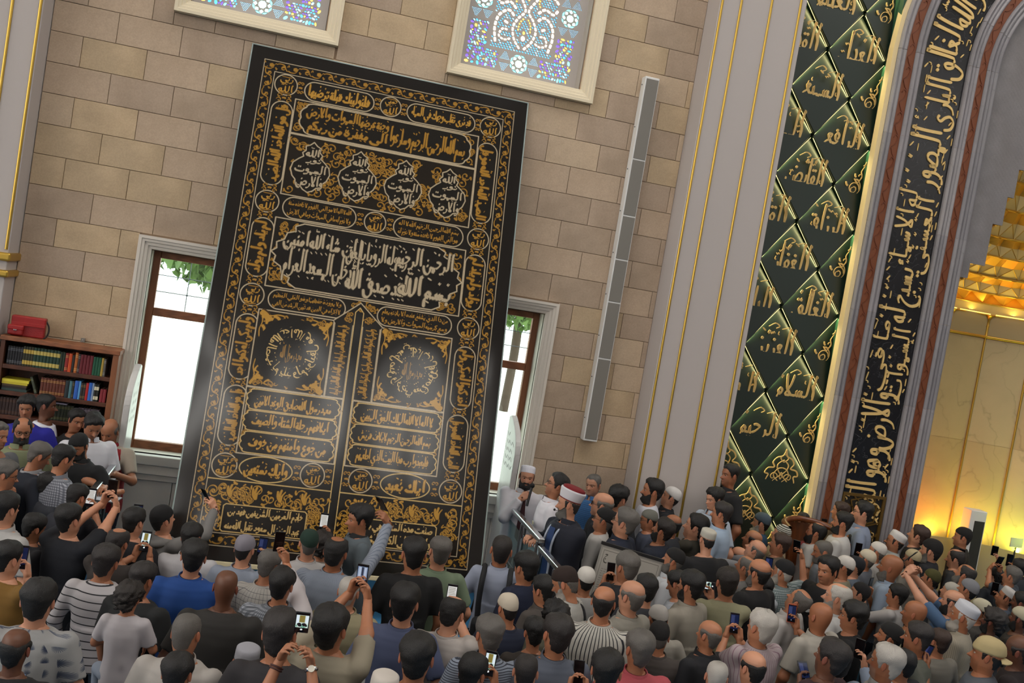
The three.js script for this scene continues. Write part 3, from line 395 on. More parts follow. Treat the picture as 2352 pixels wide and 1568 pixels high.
{
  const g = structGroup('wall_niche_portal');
  part(g, 'backing', portalSweep([[9.1, -.3], [9.1, -.12], [10.52, -.12], [10.52, -.3]], 0), MAT.joint);
  const glowEdge = part(g, 'added_glow_edge', portalSweep([[9.055, -.1], [9.06, -.004], [9.115, .0]], 0), std({ color: '#cbb88e', emissive: '#d8b878', emissiveIntensity: .14, roughness: .6 }));  // marble edge; emissive colour stands in for light falling on it
  for (let i = 0; i < 4; i++) { const L = new THREE.RectAreaLight(0xffdc96, .2, .05, 1.9); L.position.set(9.05, 1 + 2 * i, -.03); g.add(L); L.lookAt(8.5, 1 + 2 * i, -.3); }  // area lights added along the glowing marble edge
  const marbles = ['#8f8b8d', '#999496', '#a09b9b', '#8a8689'].map((c) => marble(c, .38));
  const flute = (x0, x1, n) => { const o = [[x0, -.06]]; const w = (x1 - x0) / n; for (let i = 0; i < n; i++) for (let j = 0; j <= 6; j++) { const t = j / 6; o.push([x0 + w * (i + .04 + .92 * t), .008 + (i === 0 ? .03 : .018) * Math.sin(t * Math.PI)]); } o.push([x1, -.06]); return o; };
  const bands = [[9.115, 9.235, 2], [9.35, 9.47, 2], [10.09, 10.245, 3], [10.35, 10.52, 3]];
  const r = rng(12); let n = 0;
  for (const [a, b, k] of bands) {
    const prof = flute(a, b, k); let y = 0; while (y < PC[1] - .05) { const h = Math.min(1.06, PC[1] - y); part(g, 'marble_block', portalSweep(prof, y + .001, 0, 0, y + h - .001), marbles[Math.floor(r() * 4)]); y += h; }
    for (let i = 0; i < 10; i++) part(g, 'marble_block', portalSweep(prof, null, (i + .996) * Math.PI / 10, 5, (i + .004) * Math.PI / 10), marbles[Math.floor(r() * 4)]);
    for (let y = 0; y < PC[1] - .05; y += 1.06) { const h = Math.min(1.06, PC[1] - y), m = portalSweep(prof, y + .001, 0, 0, y + h - .001); const p = m.attributes.position; for (let i = 0; i < p.count; i++) p.setX(i, 2 * PC[0] - p.getX(i)); part(g, 'marble_block', m, marbles[Math.floor(r() * 4)]); }
  }
  for (const [a, b] of [[9.235, 9.35], [10.245, 10.35]]) {
    part(g, 'brown_band', portalSweep([[a, -.06], [a, .0], [b, .0], [b, -.06]], 0, Math.PI, 36), MAT.brown);
    const o = [], w = (b - a) * .3; for (let s = 0; s < 9.4; s += .27) o.push({ s: [[0 - w, s], [w * .4, s + .05], [w, s + .12], [0, s + .15], [-w * .6, s + .11]], w: .012 }, { s: [[w, s + .14], [-w * .2, s + .2], [-w, s + .26]], w: .01 });
    const c = (a + b) / 2, rr = PC[0] - c; part(g, 'carved_scroll', reliefGeo(o, .006, (x, s) => s < PC[1] ? [c + x, s] : [PC[0] - Math.cos((s - PC[1]) / rr) * (rr - x), PC[1] + Math.sin((s - PC[1]) / rr) * (rr - x)]), std({ color: '#6a331a', roughness: .5 }));
  }
  part(g, 'black_marble_band', portalSweep([[9.47, -.02], [10.09, -.02]], 0, Math.PI, 36), MAT.blackMarble);
  // verse in gold letters running down the band, letter tops to the left
  const place = (c, z0) => (x, y) => { const s = c + x, u = 9.78 - y, rr = PC[0] - 9.78; if (s <= PC[1]) return [u, s]; const a = (s - PC[1]) / rr, q = PC[0] - u; return [PC[0] - Math.cos(a) * q, PC[1] + Math.sin(a) * q]; };
  const rows = [['ان الله عزيز', 'ذو انتقام', .62], ['هو الله', 'تبارك', .62], ['الخالق', 'له الاسماء', .7], ['البارئ', 'البارئ', .56], ['المصور', 'الحسنى', .78], ['له الاسماء', 'الاسماء الحسنى', .92], ['يسبح', 'له ما', .62], ['ما في', 'السموات', .78], ['والارض', 'والارض', .66], ['وهو', 'هو', .42], ['العزيز', 'العزيز', .52], ['الحكيم', 'الحكيم', .5]];
  const rows2 = [['وتعالى', 'الله', .62], ['هو الله', null, .6], ['الخالق', null, .66], ['البارئ', null, .6], ['المصور', null, .74], ['له الاسماء', 'الحسنى', .92], ['يسبح له', null, .66], ['ما في', 'السموات', .86], ['والارض', null, .68], ['وهو', null, .4], ['العزيز', null, .52], ['الحكيم', null, .56]];
  let s = 9.04; const all = []; rows2.forEach(([a, b, h], i) => {
    const k = .205, put = (t, lo, hi, l0, l1, sd) => { for (const st of fit(write(t, .8, sd), l0, l1, lo, hi)) all.push({ s: st.s, w: clamp(st.w * .98, .014, .04), c: s }); };
    if (b) { put(a, -.02, .285, -h + .02, 0, 31 + i); put(b, -.28, .02, -h - .04, -.06, 61 + i); } else put(a, -.255, .27, -h + .015, 0, 31 + i);
    const r2 = rng(700 + i); for (let j = 0; j < 9; j++) { const x = -r2() * h, y = (r2() < .5 ? -1 : 1) * (.17 + r2() * .1); all.push(r2() < .5 ? { s: [[x, y + .03], [x - .008, y], [x - .03, y - .004]], w: .014, c: s } : { s: [[x, y - .03], [x - .09, y - .03]], w: .012, c: s }); }
    s -= h + .012;
  });
  const geos = new Map(); for (const st of all) { if (!geos.has(st.c)) geos.set(st.c, []); geos.get(st.c).push(st); }
  for (const [c, l] of geos) part(g, 'gold_lettering', reliefGeo(l, .012, place(c), 6, .45), MAT.goldLetter).position.z = -.02;
  // brass grille at the foot of the band
  part(g, 'grille_ground', box(9.47, 10.09, 0, 2.035, -.03, -.016), std({ color: '#15130f', roughness: .6 }));
  const bars = [], q = rng(8), C = [9.78, 1.02], clip = ([x0, y0], [x1, y1]) => { const X0 = 9.51, X1 = 10.05, Y0 = .06, Y1 = 1.99; let t0 = 0, t1 = 1; const dx = x1 - x0, dy = y1 - y0; for (const [p, v] of [[-dx, x0 - X0], [dx, X1 - x0], [-dy, y0 - Y0], [dy, Y1 - y0]]) { if (Math.abs(p) < 1e-9) { if (v < 0) return null; continue; } const t = v / p; if (p < 0) t0 = Math.max(t0, t); else t1 = Math.min(t1, t); } return t0 < t1 ? [[x0 + dx * t0, y0 + dy * t0], [x0 + dx * t1, y0 + dy * t1]] : null; };
  for (const [cx, cy] of [[9.51, 1.99], [10.05, 1.99], [9.51, .7], [10.05, .7], [9.78, 1.35]]) for (let i = 0; i < 10; i++) { const a = i * Math.PI / 5 + .16, p = (rr, b) => [cx + Math.cos(a + b) * rr, cy + Math.sin(a + b) * rr]; for (const [u, v] of [[p(.11, 0), p(.3, .5)], [p(.11, 0), p(.3, -.5)], [p(.3, .5), p(.46, .1)]]) { const l = clip(u, v); if (l && Math.hypot(l[0][0] - l[1][0], l[0][1] - l[1][1]) > .02) { const L = Math.hypot(l[1][0] - l[0][0], l[1][1] - l[0][1]), b = new THREE.BoxGeometry(L, .016, .012); b.rotateZ(Math.atan2(l[1][1] - l[0][1], l[1][0] - l[0][0])); bars.push(T(b, (l[0][0] + l[1][0]) / 2, (l[0][1] + l[1][1]) / 2, -.008)); } } }
  part(g, 'grille_bars', merge(bars), std({ color: '#6e5426', roughness: .45, metalness: .5 }));
  part(g, 'grille_frame', merge([box(9.48, 9.515, .03, 2.03, -.016, .004), box(10.045, 10.08, .03, 2.03, -.016, .004), box(9.515, 10.045, 1.995, 2.03, -.016, .004)]), std({ color: '#6e5426', roughness: .45, metalness: .5 }));
}
// ---------- the niche with its gilded honeycomb vault ----------
{
  const g = structGroup('wall_niche'), cx = PC[0], R = 1.38, N = 7, zf = -.1;
  const pt = (r, a, y) => [cx - Math.cos(a) * r, y, zf - Math.sin(a) * r];
  const cream = [marble('#cdbd8e', .3), marble('#c5b484', .3), marble('#d2c498', .3)];
  const quad = (a, b, c, d) => [...a, ...b, ...c, ...d];
  for (let i = 0; i < N; i++) {
    const a0 = i * Math.PI / N + .004, a1 = (i + 1) * Math.PI / N - .004;
    for (const [y0, y1] of [[.0, 1.28], [1.28, 2.75], [2.75, 4.22]]) { const q = geoFrom(quad(pt(R, a0, y0), pt(R, a1, y0), pt(R, a1, y1 - .003), pt(R, a0, y1 - .003)), [0, 1, 2, 0, 2, 3], [0, y0, .6, y0, .6, y1, 0, y1].map((v, k) => v * .5 + i * .23)); part(g, 'marble_panel', q, cream[(i * 2 + Math.round(y0)) % 3]); }
  }
  part(g, 'niche_back', T(new THREE.CylinderGeometry(R + .1, R + .1, 8, 24, 1, true, Math.PI / 2, Math.PI), cx, 4, zf), MAT.joint);
  for (let i = 1; i < N; i++) { const a = i * Math.PI / N, [x, , z] = pt(R - .012, a, 0); part(g, 'gold_rib', rod([x, 0, z], [x, 4.24, z], .014, 8), MAT.gold); part(g, 'gold_colonnette', T(new THREE.LatheGeometry([[.0, 0], [.03, 0], [.03, .015], [.018, .03], [.018, .14], [.026, .15], [.018, .16], [.018, .24], [.05, .29], [.075, .3], [.075, .315], [0, .315]].map(([a, b]) => new THREE.Vector2(a, b)), 10), x, 4.24, z), MAT.gold); }
  const ringPts = (r, y) => Array.from({ length: N + 1 }, (_, i) => V(...pt(r, i * Math.PI / N, y)));
  const trim = (r, y, w = .012, n = N) => { const o = []; for (let i = 0; i < n; i++) o.push(rod(pt(r, i * Math.PI / n, y), pt(r, (i + 1) * Math.PI / n, y), w, 6)); part(g, 'gold_moulding', merge(o), MAT.gold); };
  trim(R - .02, 4.24, .02);
  for (let i = 1; i < N; i++) { // hidden light above the cornice washing the vault
    const a0 = i * Math.PI / N, a1 = (i + 1) * Math.PI / N, am = (a0 + a1) / 2; part(g, 'light_line', rod(pt(R - .1, a0 + .03, 4.56), pt(R - .1, a1 - .03, 4.56), .008, 6), std({ color: '#ffd870', emissive: '#ffd870', emissiveIntensity: 1.6 })).castShadow = false;
    const L = new THREE.RectAreaLight(0xffdc78, 26, .5, .05); L.position.set(...pt(R - .1, am, 4.575)); g.add(L); L.up.set(Math.sin(am), 0, -Math.cos(am)); L.lookAt(...pt(R - .35, am, 5.6)); }
  // flat marble field with the stepped opening
  const steps = [[1.38, 4.86], [1.21, 4.86], [1.21, 5.05], [1.0, 5.05], [1.0, 5.58], [.86, 5.58], [.86, 5.94], [.77, 5.94], [.77, 6.3], [.6, 6.3], [.6, 6.62], [.4, 6.62], [.4, 6.92], [0, 7.35]];
  const f = new THREE.Shape(), RI = 1.39; f.moveTo(-RI, 4.86); for (const [x, y] of steps) f.lineTo(-x, y); for (const [x, y] of [...steps].reverse()) f.lineTo(x, y); f.lineTo(RI, 4.86); f.lineTo(RI, PC[1]); f.absarc(0, PC[1], RI, 0, Math.PI, false); f.lineTo(-RI, 4.86);
  part(g, 'marble_field', T(new THREE.ExtrudeGeometry(f, { depth: .04, bevelEnabled: false, curveSegments: 24 }), cx, 0, zf - .02), std({ color: '#8e898a', roughness: .7, bumpMap: noiseTex(256, (u, v) => 128 + 100 * Math.sin(u * 100.53) * Math.sin(v * 100.53)), bumpScale: .0012, map: stoneGrain }));
  // tiers of facets
  const pearl = std({ color: '#cdb877', roughness: .4, metalness: .1, flatShading: true }), gold = std({ color: '#e2ab36', roughness: .36, metalness: .35, flatShading: true });
  const tiers = [[4.55, 4.7, 1.36, 1.36, 0], [4.7, 4.84, 1.36, 1.28, 1], [4.84, 5.06, 1.26, 1.18, 2], [5.06, 5.32, 1.18, .99, 3], [5.32, 5.58, .98, .95, 2], [5.58, 5.94, .94, .84, 3], [5.94, 6.3, .83, .74, 3], [6.3, 6.62, .73, .58, 3], [6.62, 6.95, .57, .36, 3], [6.95, 7.35, .34, .04, 3]];
  part(g, 'marble_panel', (() => { const pos = [], idx = []; for (let i = 0; i < N; i++) { const o = pos.length / 3; pos.push(...pt(R - .01, i * Math.PI / N, 4.24), ...pt(R - .01, (i + 1) * Math.PI / N, 4.24), ...pt(R - .01, (i + 1) * Math.PI / N, 4.56), ...pt(R - .01, i * Math.PI / N, 4.56)); idx.push(o, o + 1, o + 2, o, o + 2, o + 3); } return geoFrom(pos, idx); })(), cream[1]);
  tiers.forEach(([y0, y1, r0, r1, kind], t) => {
    const n = t < 3 ? 14 : t < 6 ? 12 : t < 8 ? 8 : 6, A = Math.PI / n, off = t % 2 ? A / 2 : 0;
    for (let i = -1; i < n; i++) {
      const a0 = clamp(i * A + off, 0, Math.PI), a1 = clamp((i + 1) * A + off, 0, Math.PI), am = (a0 + a1) / 2; if (a1 - a0 < .02) continue;
      const p00 = pt(r0, a0, y0), p01 = pt(r0, a1, y0), p10 = pt(r1, a0, y1), p11 = pt(r1, a1, y1);
      if (kind < 2) { const q = geoFrom(kind ? [...p00, ...p01, ...pt(r0 + .05, am, y1), ...p10, ...p11, ...pt(r1 - .05, am, y1 - .01)] : quad(p00, p01, p11, p10), kind ? [0, 1, 2, 0, 2, 3, 1, 4, 2, 3, 2, 5, 2, 4, 5] : [0, 1, 2, 0, 2, 3]); part(g, kind ? 'gilded_facet' : 'gilded_panel', q, kind ? gold : pearl); continue; }
      // pendant kite: proud at the middle of the foot, folded back at the head
      const apex = pt(r1 - .06, am, y1 - .015), ml = pt(lerp(r0, r1, .62) + .05, lerp(a0, am, .02), lerp(y0, y1, .62)), mr = pt(lerp(r0, r1, .62) + .05, lerp(a1, am, .02), lerp(y0, y1, .62)), mid = pt(lerp(r0, r1, .55) - .03, am, lerp(y0, y1, .55));
      part(g, 'gilded_panel', geoFrom([...p00, ...p01, ...mid, ...ml, ...mr], [0, 1, 2, 0, 2, 3, 1, 4, 2]), pearl);
      part(g, 'gilded_facet', geoFrom([...mid, ...ml, ...p10, ...apex, ...p11, ...mr], [0, 3, 1, 1, 3, 2, 0, 5, 3, 5, 4, 3]), gold);
      part(g, 'gold_moulding', merge([rod(p00, mid, .006, 5), rod(p01, mid, .006, 5)]), MAT.gold);
    }
    trim(r0 - .005, y0, .012, n); if (t) { const h = geoFrom([0, 1, 2].flatMap(() => []), []); }
    if (Math.abs(r0 - (tiers[t - 1]?.[3] ?? r0)) > .005 || kind > 1) trim(r1 - .03, y1, .016, n);
  });
  // ledge at the foot, with coloured light lines behind it
  const ledge = []; for (let i = 0; i < N; i++) { const a0 = i * Math.PI / N, a1 = (i + 1) * Math.PI / N; ledge.push(geoFrom([...pt(R - .16, a0, 1.36), ...pt(R - .16, a1, 1.36), ...pt(R - .13, a1, 1.36), ...pt(R - .13, a0, 1.36), ...pt(R - .16, a0, 0), ...pt(R - .16, a1, 0)], [0, 1, 2, 0, 2, 3, 4, 5, 1, 4, 1, 0])); } part(g, 'marble_ledge', merge(ledge), cream[0]);
  const hues = ['#ff8a1e', '#ff8a1e', '#ff8418', '#ffa838', '#ffe04a', '#e8f05a', '#d8ff60'];
  for (let i = 1; i < N; i++) {
    const a0 = i * Math.PI / N + .02, a1 = (i + 1) * Math.PI / N - .02, c = new THREE.Color(hues[i]);
    part(g, 'light_line', rod(pt(R - .07, a0, 1.33), pt(R - .07, a1, 1.33), .012, 6), std({ color: hues[i], emissive: hues[i], emissiveIntensity: 3 })).castShadow = false;
    const L = new THREE.RectAreaLight(c, i < 3 ? 150 : 110, .55, .05), p = pt(R - .07, (a0 + a1) / 2, 1.35), q = pt(R + .12, (a0 + a1) / 2, 2.1); L.position.set(...p); g.add(L); L.up.set(Math.sin((a0 + a1) / 2), 0, -Math.cos((a0 + a1) / 2)); L.lookAt(...q);
  }
  const gl = part(g, 'light_dot', T(new THREE.SphereGeometry(.02, 8, 6), ...pt(R - .1, 3.42 * Math.PI / N, 1.4)), std({ color: '#7dff8a', emissive: '#6bff80', emissiveIntensity: 6 })); const gp = new THREE.PointLight(0x66ff80, .12); gp.position.set(...pt(R - .1, 3.42 * Math.PI / N, 1.4)); g.add(gp);
  // white column loudspeaker and a small pale panel in the niche
  const sp = thing('column_speaker', 'white column loudspeaker with a dark grille standing in the lit niche', 'speaker', [12.2, 0, -.98], -.1);
  part(sp, 'cabinet', box(-.12, .12, 0, 1.86, -.1, .1, .012), MAT.white); part(sp, 'grille', box(-.05, .1, .2, 1.72, .098, .108, .004), std({ color: '#2b2b28', roughness: .8 }));
  const pn = thing('small_screen', 'small pale screen on a stand at the right end of the niche', 'screen', [12.75, 0, -.75]);
  part(pn, 'panel', box(-.1, .1, 1.45, 1.58, -.01, .01, .004), std({ color: '#c9cdb8', roughness: .4 })); part(pn, 'stand', rod([0, 0, 0], [0, 1.45, 0], .012), MAT.steelDark); part(pn, 'foot', T(new THREE.CylinderGeometry(.12, .12, .02, 16), 0, .01, 0), MAT.steelDark);
}
// ---------- long ventilation box on the wall ----------
{
  const t = thing('wall_panel_column', 'long narrow white wall box with grey panels between the curtain and the pilaster', 'wall box', [6.1, 0, 0]);
  part(t, 'casing', box(-.06, .105, 2.25, 6.345, .006, .125, .006), MAT.white);
  const ys = [2.265, 3.19, 3.83, 4.31, 4.8, 5.43, 6.33]; for (let i = 0; i < 6; i++) part(t, 'grey_panel', box(-.045, .096, ys[i] + .008, ys[i + 1] - .008, .12, .131, .003), MAT.greyPanel);
  for (let y = 2.5; y < 6.3; y += .47) part(t, 'screw', T(new THREE.SphereGeometry(.008, 6, 5), -.06, y, .05), MAT.steelDark);
}
// ---------- the platform before the bay: deck, rails, side slabs ----------
{
  const p = structGroup('trim_3'); part(p, 'deck', box(1.3, 5.18, 0, .45, .085, 1.95, .015), marble('#b9b8b6')); part(p, 'carpet', box(1.32, 5.16, .45, .462, .1, 1.93), MAT.carpetBlue);
  part(p, 'step', box(1.2, 5.3, 0, .16, 1.95, 2.25, .01), marble('#b3b2b1')); part(p, 'kilim_border', box(1.3, 5.18, .3, .4, 1.951, 1.962), std({ color: '#8c8f92', roughness: .9, map: canvasTex(256, 32, (c, w, h) => { c.fillStyle = '#b9bcc0'; c.fillRect(0, 0, w, h); c.strokeStyle = '#6c7178'; c.lineWidth = 4; for (let x = 0; x < w; x += 32) { c.beginPath(); c.arc(x + 16, 16, 9, 0, 6.3); c.stroke(); c.beginPath(); c.moveTo(x, 4); c.lineTo(x + 8, 16); c.lineTo(x, 28); c.stroke(); } }) }));
  const d = structGroup('trim_4'); part(d, 'low_step', box(5.24, 9.04, 0, .2, .36, 1.62, .012), marble('#a8a6a5')); part(d, 'low_step_carpet', box(5.26, 9.02, .2, .21, .37, 1.6), MAT.carpet); part(d, 'low_step_left', box(-.9, 1.22, 0, .2, .34, 2.3, .012), marble('#a8a6a5'));
  const slab = (x, label) => {
    const t = thing('marble_side_slab', label, 'marble slab', [x, 0, 0]); const s = new THREE.Shape(); // z to the right, y up
    s.moveTo(.085, .462); s.lineTo(.56, .462); s.lineTo(.56, 2.02); s.bezierCurveTo(.56, 2.22, .4, 2.32, .16, 2.42); s.lineTo(.085, 2.4); s.lineTo(.085, .462);
    const r = rng(44); for (let row = 0; row < 5; row++) for (let c = 0; c < 6; c++) { const z = .145 + c * .066 + (row % 2) * .03, y = 1.9 + row * .082; if (z > .5 - row * .02 || y > 2.27 - Math.max(0, z - .12) * .35) continue; const h = new THREE.Path(), k = c % 2 ? 1 : -1; h.moveTo(z - .022, y - .026 * k); h.quadraticCurveTo(z + .012, y - .02 * k, z + .022, y + .026 * k); h.quadraticCurveTo(z - .006, y + .034 * k, z - .022, y - .026 * k); s.holes.push(h); }
    const e = new THREE.ExtrudeGeometry(s, { depth: .05, bevelEnabled: true, bevelThickness: .006, bevelSize: .006, bevelSegments: 2 }); e.rotateY(-Math.PI / 2); part(t, 'slab', T(e, .025, 0, 0), marble('#dcdad6', .3));
  };
  slab(1.27, 'white marble side slab with a pierced leaf-shaped top left of the curtain'); slab(5.2, 'white marble side slab with a pierced leaf-shaped top right of the curtain');
  const rail = (x, label, zs, z1) => {
    const t = thing('glass_railing', label, 'railing', [x, .462, 0]), H = 1.04;
    zs.forEach((z) => { part(t, 'post', merge([rod([-.022, 0, z], [-.022, H, z], .014), rod([.022, 0, z], [.022, H, z], .014), T(new THREE.CylinderGeometry(.045, .05, .03, 16), 0, .015, z)]), MAT.steel); });
    for (let i = 0; i < zs.length - 1; i++) part(t, 'glass_panel', box(-.005, .005, .1, H - .1, zs[i] + .05, zs[i + 1] - .05), MAT.railGlass);
    part(t, 'handrail', box(-.032, .032, H, H + .05, zs[0] - .02, z1, .012), MAT.steel); part(t, 'lower_bar', rod([0, .55, zs[0]], [0, .55, z1 - .05], .009), MAT.steel);
  };
  rail(5.2, 'steel handrail on glass panels right of the curtain, leaned on by the robed imam', [.66, 1.25, 1.86], 1.93);
  rail(1.27, 'steel and glass railing left of the curtain beside the bookcase group', [.66, 1.25, 1.86], 1.93);
  const r2 = thing('stair_handrail', 'free end of the steel handrail running down towards the crowd', 'railing', [5.2, 0, 0]); part(r2, 'handrail', box(-.032, .032, 1.44, 1.49, 1.95, 2.6, .012), MAT.steel); part(r2, 'post', merge([rod([-.022, .0, 2.5], [-.022, 1.44, 2.5], .014), rod([.022, 0, 2.5], [.022, 1.44, 2.5], .014)]), MAT.steel); part(r2, 'foot_plate', T(new THREE.CylinderGeometry(.05, .055, .02, 16), 0, .01, 2.5), MAT.steel);
}
// ---------- bookcase with its books, red bag ----------
{
  const bc = thing('bookcase', 'dark brown wooden bookcase full of books in the left corner', 'bookcase', [0, 0, 0]);
  const ys = [.2, .62, 1.02, 1.4, 1.74, 1.975, 2.23, 2.5];
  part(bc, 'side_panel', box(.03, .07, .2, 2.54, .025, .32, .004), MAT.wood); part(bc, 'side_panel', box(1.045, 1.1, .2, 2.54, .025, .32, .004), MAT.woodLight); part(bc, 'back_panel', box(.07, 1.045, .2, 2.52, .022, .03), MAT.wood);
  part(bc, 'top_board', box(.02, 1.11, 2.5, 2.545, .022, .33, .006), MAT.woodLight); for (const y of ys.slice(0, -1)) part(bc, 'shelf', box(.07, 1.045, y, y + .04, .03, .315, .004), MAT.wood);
  const wid = new Map(), bookG = (w, h, d) => { const k = [w, h, d].map((v) => v.toFixed(3)).join(); if (!wid.has(k)) { const s = new THREE.CylinderGeometry(w / 2, w / 2, h, 8, 1, false, -Math.PI / 2, Math.PI); s.scale(1, 1, .35); wid.set(k, [merge([T(s, 0, h / 2, 0), box(-w / 2, -w / 2 + .003, 0, h, -d, 0), box(w / 2 - .003, w / 2, 0, h, -d, 0)]), box(-w / 2 + .003, w / 2 - .003, .004, h - .006, -d + .004, -.001), merge([.12, .2, .78, .86].map((t) => { const c = new THREE.CylinderGeometry(w / 2 + .0006, w / 2 + .0006, h * .025, 8, 1, true, -Math.PI / 2, Math.PI); c.scale(1, 1, .36); return T(c, 0, h * t, 0); })), (() => { const c = new THREE.CylinderGeometry(w / 2 + .0008, w / 2 + .0008, h * .2, 8, 1, true, -Math.PI / 2, Math.PI); c.scale(1, 1, .37); return [T(c.clone(), 0, h * .75, 0), T(c, 0, h * .2, 0)]; })()]); } return wid.get(k); };
  const cm = new Map(), mat = (c, m) => { const k = c + (m ?? ''); if (!cm.has(k)) cm.set(k, std({ color: c, roughness: .55, metalness: m ?? 0 })); return cm.get(k); };
  const paper = mat('#b5a98c');
  const book = (x, y, w, h, col, band, big, label, group, rot = 0) => { const [c, p, b, b2] = bookG(w, h, .2), t = thing('book', label, 'book', [x, y, .29], 0, group); t.rotation.z = rot; part(t, 'cover', c, mat(col)); part(t, 'pages', p, paper); if (band) for (const q of big ? b2 : [b]) part(t, big ? 'spine_panel' : 'spine_lines', q, mat(band, .3)); };
  let x = .095; const y1 = 2.271, run = (n, w, h, col, band, big, label, group, y) => { for (let i = 0; i < n; i++) { book(x + w / 2, y, w, h, col, band, big, label, n > 1 ? group : undefined); x += w + .0015; } };
  run(6, .0215, .178, '#15151a', '#777a80', 0, 'black volume with silver lines at the left end of the upper shelf', 'black silver-lined volumes on the upper shelf', y1);
  run(4, .022, .192, '#2a2a18', '#b59a48', 1, 'olive and gold volume next to the black set on the upper shelf', 'olive and gold volumes on the upper shelf', y1);
  run(8, .0285, .192, '#123326', '#b8a55a', 1, 'dark green volume with broad gold spine panels on the upper shelf', 'green and gold set on the upper shelf', y1);
  run(2, .022, .185, '#1d2c1c', null, 0, 'plain dark green book right of the green and gold set', 'plain dark green books', y1);
  run(1, .03, .18, '#8c1f1c', '#c9a860', 0, 'red book with thin gold lines right of the dark green pair', null, y1); run(1, .03, .182, '#c24a1c', null, 0, 'bright orange-red book on the upper shelf', null, y1); run(1, .024, .17, '#241d1a', null, 0, 'dark brown book between two orange ones', null, y1); run(1, .026, .2, '#a85a20', '#d9b070', 0, 'tall orange-brown book on the upper shelf', null, y1); run(1, .02, .19, '#3b2a2e', '#9a9288', 0, 'thin dark book beside the tall orange-brown one', null, y1);
  run(4, .028, .188, '#641420', null, 0, 'deep red book in the plain red set on the upper shelf', 'plain red set on the upper shelf', y1); run(3, .024, .182, '#145038', null, 0, 'plain green book near the right end of the upper shelf', 'plain green books at the right end', y1); run(1, .022, .18, '#a48a3a', null, 0, 'ochre book near the right end of the upper shelf', null, y1); run(1, .02, .175, '#55524e', '#a8a49a', 0, 'grey book at the right end of the upper shelf', null, y1);
  const y2 = 2.016; // middle shelf: a lying pile, a leaning book, then upright ones
  const lie = (z0, h, x0, x1, col, label) => { const t = thing('book', label, 'book', [0, z0, 0]); part(t, 'cover', merge([box(x0, x1, 0, .004, .1, .29), box(x0, x1, h - .004, h, .1, .29), box(x0, x1, 0, h, .286, .292)]), mat(col)); part(t, 'pages', box(x0 + .004, x1 - .004, .004, h - .004, .105, .286), paper); };
  lie(y2, .024, .085, .31, '#2b3f3c', 'dark teal book lying at the bottom of the pile'); lie(y2 + .025, .02, .085, .3, '#231c18', 'thin dark brown book lying in the pile'); lie(y2 + .046, .018, .085, .305, '#4a3a22', 'brown book lying under the yellow ones'); lie(y2 + .065, .02, .08, .31, '#c2b12e', 'yellow book lying on the pile'); lie(y2 + .086, .026, .08, .32, '#d4c63a', 'bright yellow book topmost in the lying pile');
  x = .36; book(.392, y2 + .004, .022, .165, '#3a3f30', '#8a8f70', 0, 'grey-green book leaning against the brown set', undefined, .36);
  x = .425; run(8, .0265, .168, '#5c2a1c', '#c79a58', 0, 'brown volume with gold bands on the middle shelf', 'brown gold-banded set on the middle shelf', y2); run(1, .034, .17, '#1d2a30', null, 0, 'dark slate book on the middle shelf', null, y2); run(1, .026, .17, '#48707a', null, 0, 'teal-grey book on the middle shelf', null, y2); run(1, .02, .17, '#2c2a24', '#8a7a50', 0, 'dark book left of the blue pair', null, y2);
  run(1, .036, .18, '#2b5fb8', null, 0, 'broad royal blue book on the middle shelf', null, y2); run(1, .018, .18, '#5a9ad0', null, 0, 'thin light blue book on the middle shelf', null, y2); run(2, .022, .165, '#2a2420', '#a8884c', 0, 'dark brown gold-lined book between blue and red ones', 'dark gold-lined pair', y2); run(1, .024, .172, '#a81c1e', null, 0, 'bright red book on the middle shelf', null, y2); run(1, .03, .178, '#2a62ba', null, 0, 'royal blue book right of the bright red one', null, y2); run(1, .018, .178, '#7f94b0', null, 0, 'thin grey-blue book right of the royal blue one', null, y2); run(2, .021, .172, '#1c201c', '#cfcab0', 1, 'black book with white spine blocks on the middle shelf', 'black and white pair', y2); x = .972; run(2, .028, .13, '#80242e', null, 0, 'short crimson book at the right end of the middle shelf', 'short crimson pair', y2);
  x = .085; const y3 = 1.782; run(10, .028, .165, '#2c1a16', '#6a4a38', 0, 'dark brown volume on the lower shelf behind the boys', 'dark brown set on the lower shelf', y3); x = .5; run(9, .027, .16, '#20261a', '#7d7a4a', 0, 'dark olive volume on the lower shelf behind the boys', 'dark olive set on the lower shelf', y3); x = .8; run(7, .026, .155, '#4a3f4c', '#a8a0a8', 0, 'mauve-grey volume at the right of the lower shelf', 'mauve-grey set on the lower shelf', y3);
  const pp = thing('booklet', 'pale lilac booklet lying across the books of the lower shelf', 'booklet', [.62, 1.945, .2]); part(pp, 'cover', box(-.07, .07, 0, .012, -.08, .1, .003), mat('#9a96ac')); part(pp, 'pages', box(-.066, .068, .003, .009, -.075, .098), paper);
  const k = thing('wall_bracket', 'small grey metal bracket on the wall above the bookcase', 'bracket', [.70, 2.56, .02]); part(k, 'plate', box(-.02, .02, -.012, .03, -.005, .012, .003), MAT.greyPanel); part(k, 'screw', T(new THREE.SphereGeometry(.006, 8, 6), 0, .012, .012), MAT.steel);
  // red satchel on top
  const bag = thing('satchel', 'dark red leather satchel with a flap and strap on top of the bookcase', 'bag', [.225, 2.545, .18], 0.06), red = std({ color: '#8c1a1c', roughness: .42, bumpMap: fineBump, bumpScale: .003 }), red2 = std({ color: '#9c2322', roughness: .38 });
